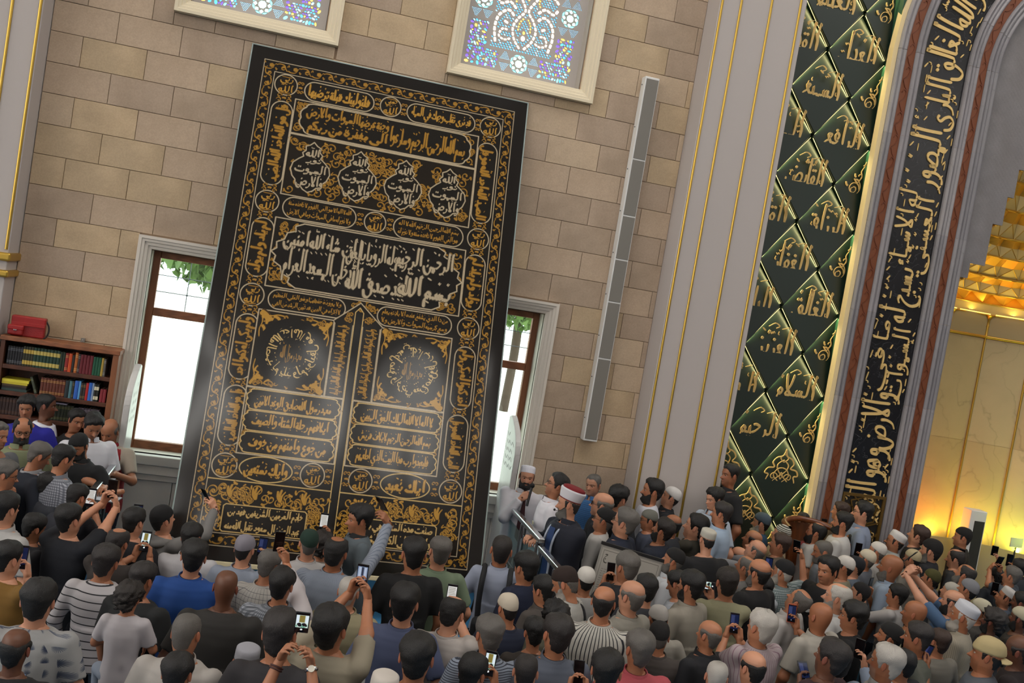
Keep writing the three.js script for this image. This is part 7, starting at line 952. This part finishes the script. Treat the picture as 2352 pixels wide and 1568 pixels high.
  // bare body: trunk and arms in one field, joined by neck, head and hands
  const bodyF = (x, y, z) => { const a = TORSO(y, 1) * wide * .93, b = TORSO(y, 2) * .93; let d = (Math.hypot(x / a, z / b) - 1) * Math.min(a, b); d = Math.max(d, .8 - y, y - 1.5); for (const s of [1, -1]) { d = smin(d, capsule(x, y, z, S[s], E[s], .05, .041), .04); d = smin(d, capsule(x, y, z, E[s], wrist[s], .042, .0285), .03); } return d; };
  const lo = [1e9, .74, 1e9], hiB = [-1e9, 1.58, -1e9]; for (const s of [1, -1]) for (const q of [S[s], E[s], wrist[s]]) { for (let c = 0; c < 3; c++) { const v = q.getComponent(c); lo[c] = Math.min(lo[c], v - .13); hiB[c] = Math.max(hiB[c], v + .13); } } lo[0] = Math.min(lo[0], -.26); hiB[0] = Math.max(hiB[0], .26); lo[2] = Math.min(lo[2], -.2); hiB[2] = Math.max(hiB[2], .2);
  const parts = [...headParts, paint(netMesh(bodyF, lo, hiB, cell), () => sk)];
  for (const s of [1, -1]) { const h = handGeo(handPose[s]).clone(), m = new THREE.Matrix4().copy(handQ[s]); const flip = s === 1 ? 1 : -1; // thumb side
    const g = h; const want = P.ph && handPose[s] === 'hold' ? -1 : 1; if (flip * want < 0) { g.scale(-1, 1, 1); const ix = g.index.array; for (let q = 0; q < ix.length; q += 3) { const b = ix[q]; ix[q] = ix[q + 1]; ix[q + 1] = b; } const nn = g.attributes.normal; } m.setPosition(wrist[s]); g.scale(.98, .98, .98); g.applyMatrix4(m); g.computeVertexNormals(); parts.push(paint(g, () => sk)); }
  const body = part(t, 'body', merge(parts), skinMat); body.scale.setScalar(k);
  const add = (name, g, m, lab) => { if (!g) return null; const o = part(t, name, g, m); o.scale.setScalar(k); if (lab) o.userData.label = lab; return o; };
  // shirt
  const infl = P.robe ? .03 : .016, fseed = n * 3.7, bottom = P.robe ? .12 : P.carried ? .78 : .8, fold = (x, y, z) => .0055 * noise3(x * 7 + fseed, y * 5, z * 7) + .0035 * noise3(x * 15, y * 11 + fseed, z * 15);
  const trunk = (x, y, z, e) => { const flare = P.robe && y < 1.1 ? (1.1 - y) * .06 : 0, a = TORSO(y, 1) * wide + e + flare, b = TORSO(y, 2) * (wide > 1.05 ? 1.12 : 1) + e + flare + (y < 1.15 && !P.k ? .012 : 0); const d = (Math.hypot(x / a, z / b) - 1) * Math.min(a, b); return d; };
  const cuts = {}; for (const s of [1, -1]) { const W = wrist[s], q = long ? W.clone().lerp(E[s], .05) : E[s].clone().lerp(S[s], .22), dir = (long ? W.clone().sub(E[s]) : E[s].clone().sub(S[s])).normalize(), end = long ? W.clone().lerp(E[s], .06) : q; cuts[s] = [q, dir, end]; }
  const shirtF = (x, y, z) => {
    let d = trunk(x, y, z, infl), arm = 9; d = Math.max(d, bottom - y, y - (1.475 + .012 * (z < 0 ? 1 : -1) * Math.min(1, Math.abs(z) * 20)));
    for (const s of [1, -1]) { const [q, dir, end] = cuts[s]; let a = capsule(x, y, z, S[s], long ? E[s] : q, .066, long ? .055 : .064); if (long) a = smin(a, capsule(x, y, z, E[s], end, .054, P.robe ? .06 : .042), .03); a = Math.max(a, (x - q.x) * dir.x + (y - q.y) * dir.y + (z - q.z) * dir.z); d = smin(d, a, .045); }
    return Math.abs(d) < .05 ? d + fold(x, y, z) : d; };
  const slo = lo.slice(), shi = hiB.slice(); slo[1] = Math.min(lo[1], bottom - .05); if (P.robe) { slo[0] -= .1; shi[0] += .1; slo[2] -= .1; shi[2] += .1; }
  const cyl = (g) => { const p = g.attributes.position, u = new Float32Array(p.count * 2); for (let i = 0; i < p.count; i++) { const x = p.getX(i), z = p.getZ(i); u[2 * i] = Math.atan2(x, -z) * .17; u[2 * i + 1] = p.getY(i); } g.setAttribute('uv', new THREE.BufferAttribute(u, 2)); return g; };
  const shirtCell = P.p[2] > 3.4 ? .019 : .0225;
  const base = P.vest ?? P.sh; add(P.robe ? 'robe' : long && P.co && P.sl === 'l' && CC(P.sh).getHSL({}).l < .2 ? 'jacket' : 'shirt', cyl(netMesh(shirtF, slo, shi, shirtCell)), cloth(base, P.pt, P.pc));
  if (P.vest) { add('vest', cyl(netMesh((x, y, z) => Math.max(trunk(x, y, z, .03), .82 - y, y - 1.46, Math.abs(x) - .185 - (y < 1.3 ? .05 : 0)), [-.3, .76, -.25], [.3, 1.52, .25], .02)), cloth(P.sh)); const e = new THREE.CylinderGeometry(.034, .034, .004, 20); e.rotateX(Math.PI / 2); add('round_emblem', merge([T(e, .08, 1.22, .163), T(new THREE.TorusGeometry(.022, .003, 6, 16), .08, 1.22, .166)]), std({ color: '#b9b4b4', roughness: .7 })); }
  if (P.sleeve) add('white_sleeve', netMesh((x, y, z) => { const W = wrist[1], d = smin(capsule(x, y, z, S[1], E[1], .075, .062), capsule(x, y, z, E[1], W.clone().lerp(E[1], .25), .06, .05), .03), dir = W.clone().sub(E[1]).normalize(), c = W.clone().lerp(E[1], .3); return Math.max(d + fold(x, y, z), (x - c.x) * dir.x + (y - c.y) * dir.y + (z - c.z) * dir.z); }, lo, hiB, .02), cloth(P.sleeve));
  if (P.co || P.robe) { const band = (r0, y0, h, tilt, open) => { const pos = [], idx = [], m = 28; for (let i = 0; i <= m; i++) { const a = (i / m * 2 - 1) * (Math.PI - open) , x = Math.sin(a), z = -Math.cos(a); for (const [rr, yy] of [[r0, 0], [r0 * .93, h], [r0 * 1.08, h * .95], [r0 * 1.2, -.006]]) pos.push(x * rr * 1.0, y0 + yy + tilt * z * -rr, z * rr * 1.02 - .006); } for (let i = 0; i < m; i++) for (let j = 0; j < 3; j++) { const a = i * 4 + j; idx.push(a, a + 4, a + 1, a + 1, a + 4, a + 5); } return geoFrom(pos, idx.flatMap((_, q) => q % 3 === 0 ? [idx[q], idx[q + 1], idx[q + 2]] : [])); }; const g = band(.074, 1.462, .04, -.16, .18); add('collar', g, P.co === 2 ? cloth('#1b1d20') : P.hoodC ? cloth(P.sh) : cloth(P.l.includes('white collar line') ? '#8d8d90' : P.sh, P.pt === 'check' || P.pt === 'hstripe2' ? P.pt : undefined, P.pc)); }
  if (P.hoodC) { const h = new THREE.TorusGeometry(.105, .042, 10, 24, Math.PI * 1.2); h.rotateX(Math.PI / 2 + .35); h.rotateY(-Math.PI * .1 + Math.PI); h.scale(1.1, .9, 1); add('hood', T(h, 0, 1.45, -.03), cloth(P.sh)); }
  // legs
  if (P.carried) { const L = (s) => [V(s * .09, .88, 0), V(s * .24, .84, .2), V(s * .23, .5, .2)], f = (x, y, z) => { let d = Math.hypot(x / .16, (y - .88) / .1, z / .12) * .1 - .1; for (const s of [1, -1]) { const [a, b, c] = L(s); d = smin(d, smin(capsule(x, y, z, a, b, .085, .065), capsule(x, y, z, b, c, .062, .045), .02), .04); } return d; }; add('trousers', netMesh(f, [-.36, .42, -.18], [.36, 1.02, .34], .024), std({ color: '#78818f', roughness: .9 })); add('foot', merge([-1, 1].map((s) => { const g = new THREE.SphereGeometry(1, 8, 6); g.scale(.04, .035, .09); return T(g, s * .23, .45, .24); })), sockM); }
  else if (!P.robe) { const f = (x, y, z) => { let d = (Math.hypot(x / (.172 * wide), z / .122) - 1) * .12; d = Math.max(d, y - .92, .8 - y); for (const s of [1, -1]) d = smin(d, smin(capsule(x, y, z, V(s * .095, .84, 0), V(s * .1, .5, .01), .09, .066), capsule(x, y, z, V(s * .1, .5, .01), V(s * .105, .06, -.005), .066, .05), .02), .04); return d; }; add('trousers', netMesh(f, [-.27, -.0, -.19], [.27, .98, .19], .034), jeans[n % 5]); }
  if (!P.carried) for (const s of [1, -1]) { const g = new THREE.SphereGeometry(1, 10, 7); g.scale(.045, .04, .12); add('sock', T(g, s * .105, .04, .045), sockM); }
  // hair, beard, cap, glasses ride on the head
  const onHead = (name, g, m, lab) => { if (!g) return; toHead(g); return add(name, g, m, lab); };
  const st = P.hs ?? 'short', capd = !!P.c, nz = (p, f) => noise3(p[0] * f + n, p[1] * f, p[2] * f);
  if (st !== 'none' && (!capd || P.hs || true) && !(capd && !P.hc && false)) {
    const capTop = capd ? .045 : 9;
    const g = shell(H, (y, a, p) => { const t = Math.abs(a), e = y - hairline(a) + .006 * nz(p, 60); if (e < -.008) return null; let f = sstep(-.008, .02, e), T0 = { short: .016, fade: .012, thin: .011, curly: .036, bowl: .022, crop: .0035, rim: .009 }[st] ?? .015; const sideK = sstep(.0, .07, y);
      if (st === 'fade') T0 *= lerp(.25, 1.35, sideK); if (st === 'short' || st === 'bowl') T0 *= lerp(.6, 1.25, sideK); if (st === 'rim') { const lim = .05 + .012 * nz(p, 20) - (t < 1.2 ? .1 : 0); if (y > lim) return null; f *= sstep(lim, lim - .018, y); } if (st === 'thin') { const bald = (t < 1.0 ? sstep(.9, .4, t) * sstep(.06, .085, y) : 0) + sstep(.085, .112, y) * .8; if (bald > .75) return null; f *= 1 - bald; if (t < .9 && y < .086) return null; }
      if (capd) { if (y > .034 + .034 * Math.cos(a)) return null; T0 = Math.min(T0, .006); if (t < 1.3) return null; }
      if (st === 'bowl' && t < 1.1 && y > .045) f = Math.max(f, .5);
      return f * T0 * (1 + (st === 'curly' ? .5 * nz(p, 55) + .25 * nz(p, 110) : .34 * nz(p, 32) + .16 * nz(p, 85))) - .002 * (1 - f); });
    if (g) { const wav = st === 'crop' || st === 'rim'; onHead('hair', g, hairMat(P.hc ?? 'black')); }
  }
  if (P.b && P.b !== 'stubble') { const only = P.b === 'stache', bc = { black: 'black', white: '#8d8780', grey: 'grey', stache: P.hc === 'grey' ? 'grey' : 'dark' }[P.b], longB = P.l.includes('long') || P.b === 'white' ? .03 : P.b === 'grey' ? .018 : .011;
    const g = shell(H, (y, a, p) => { const t = Math.abs(a); if (t > 1.45 || y < -.135 || y > .0) return null; const m = Math.max(gauss(y + .0525, .0075) * sstep(.034, .024, Math.abs(p[0])) * (p[2] > .05 ? 1 : 0), only ? 0 : sstep(-.046 - .02 * gauss(p[0], .02) + (t > .75 ? .03 * sstep(.75, 1.3, t) : 0), -.075 + (t > .75 ? .03 * sstep(.75, 1.3, t) : 0), y) * (1 - .95 * gauss(p[0], .019) * gauss(y + .068, .009))); if (m < .12) return null; return m * (.006 + (only ? 0 : longB * sstep(-.06, -.11, y))) * (1 + .3 * nz(p, 60)) - .0015; }, 30); onHead(only ? 'moustache' : 'beard', g, hairMat(bc)); }
  if (capd) {
    const [kind, col] = P.c.split(':');
    if (kind === 'skull' || kind === 'skullp') { const g = shell(H, (y, a, p) => { const edge = .024 + .034 * Math.cos(a); if (y < edge - .004) return null; return (.0075 + .004 * sstep(.08, .118, y)) * sstep(edge - .006, edge + .006, y) + .0012 * nz(p, 30); }, 14); let m = capMat(col); if (kind === 'skullp') m = std({ roughness: .9, map: canvasTex(128, 128, (c, w, h) => { c.fillStyle = '#20221f'; c.fillRect(0, 0, w, h); c.strokeStyle = '#c9c6ba'; c.lineWidth = 6; for (let y = 8; y < h; y += 32) { c.beginPath(); for (let x = 0; x <= w; x += 8) c.lineTo(x, y + (x / 8 % 2) * 14); c.stroke(); } }) }); if (kind === 'skullp') m.map.repeat.set(3, 1); onHead('skullcap', g, m); }
    else if (kind === 'kufi' || kind === 'imam') {
      const im = kind === 'imam', ring = (prof, nn = 36) => { const g = new THREE.LatheGeometry(prof.map(([a, b]) => new THREE.Vector2(a, b)), nn); g.scale(.92, 1, 1.12); g.rotateX(-.3); return T(g, 0, .056, -.016); };
      if (im) { const tb = onHead('turban', ring([[.084, -.012], [.09, -.014], [.105, .062], [.103, .074], [.094, .078], [.09, .07]]), capMat(col), 'white wound cloth'), rc = onHead('red_crown', ring([[0, .1], [.07, .102], [.092, .09], [.092, .03]]), capMat('#6e141a'), 'dark red top of the turban'); const te = onHead('turban_edge', ring([[.0835, -.018], [.091, -.02], [.0925, -.012], [.0845, -.01]]), capMat('#6e141a')); for (const q of [rc, te]) { q.scale.setScalar(1); tb.add(q); } }
      else onHead('cap', ring([[.086, -.016], [.0895, -.016], [.0885, .03], [.086, .052], [.07, .062], [.04, .066], [0, .067]]), capMat(col));
    } else if (kind === 'ball') { onHead('cap', shell(H, (y, a, p) => { const e = .03; if (y < e - .004) return null; return .011 * sstep(e - .006, e + .006, y) + .006 * sstep(.06, .118, y); }), capMat(col)); const vis = new THREE.CylinderGeometry(.085, .085, .006, 24, 1, false, Math.PI / 2 + .35, Math.PI - .7); vis.scale(1, 1, 1.0); vis.rotateY(-Math.PI / 2 * 0); const gv = T(vis, 0, .03, -.075); gv.rotateX(0); const pz = gv.attributes.position; for (let i = 0; i < pz.count; i++) { const x = pz.getX(i), z = pz.getZ(i); pz.setY(i, pz.getY(i) - x * x * 4 - Math.max(0, -z - .09) * .35); } gv.computeVertexNormals(); const pk = onHead('cap_peak', gv, capMat(col)); pk.scale.setScalar(1); t.children.find((o) => o.name === 'cap').add(pk); }
  }
  if (P.g) { const dark = P.g === 2, rim = [-1, 1].map((s) => { const g = new THREE.TorusGeometry(.022, .0018, 6, 20); g.scale(1.15, .88, 1); return T(g, s * .032, .0, .094); }), temple = [-1, 1].map((s) => rod([s * .057, .004, .092], [s * .082, .0, -.015], .0016, 5)); const gl = onHead('glasses', merge([...rim, ...temple, rod([-.009, .004, .097], [.009, .004, .097], .0016, 5)]), std({ color: '#15120f', roughness: .4 })); const le = onHead('lenses', merge([-1, 1].map((s) => { const g = new THREE.CircleGeometry(.0215, 18); g.scale(1.15, .88, 1); return T(g, s * .032, 0, .0942); })), dark ? std({ color: '#16181a', roughness: .1 }) : MAT.glass); le.scale.setScalar(1); gl.add(le); }
  // accessories
  const onChest = (y) => TORSO(y, 2) + infl + .012;
  if (P.tie) { const z = (y) => TORSO(y, 2) * (wide > 1.05 ? 1.12 : 1) + infl + .016; const pos = [], idx = []; [[1.45, .014], [1.425, .02], [1.41, .014], [1.2, .034], [1.02, .042], [.97, .002]].forEach(([y, w], i) => { pos.push(-w, y, z(y), w, y, z(y), 0, y, z(y) + .008); if (i) { const o = i * 3; idx.push(o - 3, o, o - 1, o - 1, o, o + 2, o - 1, o + 2, o - 2, o - 2, o + 2, o + 1); } }); add('tie', geoFrom(pos, idx), std({ color: P.tie, roughness: .6, side: THREE.DoubleSide })); }
  if (P.badge) { const d = S[-1].clone().lerp(E[-1], .42), e = new THREE.CylinderGeometry(.03, .03, .004, 18); e.rotateZ(Math.PI / 2); add('round_sleeve_patch', T(merge([e]), d.x + .066, d.y, d.z), std({ color: '#20262b', roughness: .8 })); add('patch_emblem', T((() => { const g = new THREE.TorusGeometry(.017, .003, 6, 14); g.rotateY(Math.PI / 2); return g; })(), d.x + .069, d.y, d.z), std({ color: '#b9bcbc', roughness: .7 })); }
  if (P.l.includes('young man with glasses in a white shirt')) add('name_badge', box(.055, .105, 1.24, 1.27, onChest(1.25), onChest(1.25) + .006, .002), std({ color: '#c8c3a0', roughness: .5 }));
  if (P.logo) { const o = reliefGeo([{ s: [[.1, .05], [.085, .015], [.06, -.012], [.02, -.005], [-.12, .05]], w: .03 }], .002, (x, y) => [-x, y], 4, 1.6), p = o.attributes.position; for (let i = 0; i < p.count; i++) { const x = p.getX(i), y = p.getY(i) + 1.24; const a = TORSO(y, 1) * wide + infl; p.setXYZ(i, x, y, (TORSO(y, 2) + infl + .012) * Math.sqrt(Math.max(0, 1 - x * x / a / a)) + p.getZ(i) + .004); } o.computeVertexNormals(); add('white_swoosh', o, std({ color: '#b9b9b9', roughness: .8 })); }
  if (P.strap) for (const s of [-1, 1]) { const pts = []; for (const [x, y, z] of [[.11, 1.0, -.17], [.125, 1.2, -.165], [.125, 1.38, -.135], [.12, 1.465, -.03], [.13, 1.44, .07], [.14, 1.32, .135], [.15, 1.12, .125], [.17, 1.0, .06]]) pts.push(V(s * x, y, z)); const c = new THREE.CatmullRomCurve3(pts), g = new THREE.TubeGeometry(c, 40, .026, 8); add('backpack_strap', g, std({ color: '#15161a', roughness: .8 })); } if (P.strap) add('backpack', box(-.16, .16, .72, 1.06, -.34, -.17, .05), std({ color: '#17181c', roughness: .85 }));
  if (P.strap1) add('bag_strap', tube([[-.1, 1.47, .02], [-.11, 1.44, -.08], [-.05, 1.3, -.145], [.04, 1.1, -.145], [.13, .92, -.12]].map((q) => V(...q)), .011, 30, 6), std({ color: '#17171a', roughness: .8 }));
  if (P.watch) { const s = P.hd === 'r' ? 1 : 1, dir = wrist[s].clone().sub(E[s]).normalize(), c = wrist[s].clone().addScaledVector(dir, -.035), q = new THREE.Quaternion().setFromUnitVectors(V(0, 0, 1), dir), tor = new THREE.TorusGeometry(.034, .006, 8, 24); tor.scale(1, 1, 2); tor.applyQuaternion(q); add('watch_band', T(tor, c.x, c.y, c.z), MAT.steel); const cl = local(camera.position.toArray()).sub(c); cl.addScaledVector(dir, -cl.dot(dir)).normalize(); const f = new THREE.CylinderGeometry(.019, .02, .008, 20); f.applyQuaternion(new THREE.Quaternion().setFromUnitVectors(UP, cl)); const fc = c.clone().addScaledVector(cl, .037); add('watch_face', T(f, fc.x, fc.y, fc.z), std({ color: '#d8d2c2', roughness: .3 }));
    if (P.hd === 'rl') { const d2 = wrist[-1].clone().sub(E[-1]).normalize(), c2 = wrist[-1].clone().addScaledVector(d2, -.06), br = []; for (const o of [-.008, .006]) { const g = new THREE.TorusGeometry(.0345, .006, 6, 22); g.applyQuaternion(new THREE.Quaternion().setFromUnitVectors(V(0, 0, 1), d2)); br.push(T(g, c2.x + d2.x * o, c2.y + d2.y * o, c2.z + d2.z * o)); } add('bracelet', merge(br), std({ color: '#3a1712', roughness: .6 })); } }
  if (P.robe) { const silver = std({ color: '#8e96a4', roughness: .5, metalness: .3 }), zz = (y) => TORSO(y, 2) + .03 + .02; for (const s of [-1, 1]) add('silver_trim', tube([[s * .07, 1.465, .02], [s * .062, 1.42, zz(1.42) - .03], [s * .06, 1.3, zz(1.3)], [s * .07, 1.05, zz(1.05) + .01], [s * .08, .7, zz(.7) + .035]].map((q) => V(...q)), .011, 30, 6), silver); add('blue_inner_gown', (() => { const pos = [], idx = []; for (let i = 0; i <= 8; i++) { const y = lerp(1.43, .6, i / 8); for (const x of [-.055, 0, .055]) pos.push(x * lerp(.7, 1.25, i / 8), y, zz(y) - .004 + (x ? 0 : .008) + (y < 1 ? .012 : 0)); if (i) { const o = i * 3; idx.push(o - 3, o, o - 2, o - 2, o, o + 1, o - 2, o + 1, o - 1, o - 1, o + 1, o + 2); } } return geoFrom(pos, idx); })(), std({ color: '#16315c', roughness: .7, side: THREE.DoubleSide })); const mic = merge([tube([[.075, -.02, .02], [.078, -.05, .06], [.05, -.062, .1], [.03, -.06, .115]].map((q) => V(...q)), .0022, 16, 5), T(new THREE.SphereGeometry(.011, 10, 8), .028, -.06, .117)]); onHead('headset_microphone', mic, std({ color: '#0c0c0d', roughness: .7 })); }
  shade(t);
  // things he holds
  if (phone) { const m = new THREE.Matrix4().makeBasis(phone.Rv, phone.U, phone.N), q = turn.clone().multiply(new THREE.Quaternion().setFromRotationMatrix(m)), w = phone.c.clone().multiplyScalar(k).applyQuaternion(turn).add(t.position); const who = P.l.replace(/^(the |a )/, ''), words = who.split(' ').slice(0, 9).join(' ').replace(/,$/, '').replace(/ (in|with|a|and|of|the|at|by|his|to|behind)$/, ''); const ph = thing('mobile_phone', `${P.scr === 4 || P.scr === 1 ? 'bright-screened' : P.scr === 2 || P.scr === 3 ? 'blue-lit' : 'dark'} phone held up by the ${words}`, 'phone', w.toArray()); ph.quaternion.copy(q); part(ph, 'casing', phoneBody, P.pcol ? std({ color: P.pcol, roughness: .5 }) : std({ color: '#0c0d11', roughness: .4 })); part(ph, 'screen', phoneScreen, screenMat(P.scr ?? 0)); part(ph, 'camera_bump', phoneCam, MAT.steelDark); shade(ph); }
  if (P.mic) { const w = wrist[1].clone().add(V(.075, .065, .03)), b = w.clone().add(V(.02, .085, -.03)), m = thing('microphone', 'black handheld microphone at the mouth of the man with the red tie', 'microphone', t.position.toArray(), Math.PI - az); m.scale.setScalar(k); const a = w.clone().add(V(-.01, -.12, .03)); part(m, 'handle', rod(a.toArray(), b.toArray(), .013, 12), std({ color: '#101012', roughness: .4 })); part(m, 'head', T(new THREE.SphereGeometry(.026, 14, 10), b.x, b.y, b.z), std({ color: '#0a0a0b', roughness: .8 })); }
  if (P.rc && P.a > 195) { const c = local(P.rc), m = thing('paper_sheet', P.vest ? 'white sheet of paper under the hands of the man in the red vest' : 'white papers under the hands of the man in the black polo', 'paper', V(c.x, c.y - .05, c.z + .08).multiplyScalar(k).applyQuaternion(turn).add(t.position).toArray(), Math.PI - az + .3); part(m, 'sheet', box(-.13, .13, -.002, .002, -.09, .09), std({ color: '#c9ccd4', roughness: .8 })); part(m, 'clipboard', box(-.135, .135, -.008, -.002, -.1, .1, .002), std({ color: '#3a3d44', roughness: .6 })); }
}
PEOPLE.forEach(person);
renderer.render(scene, camera);
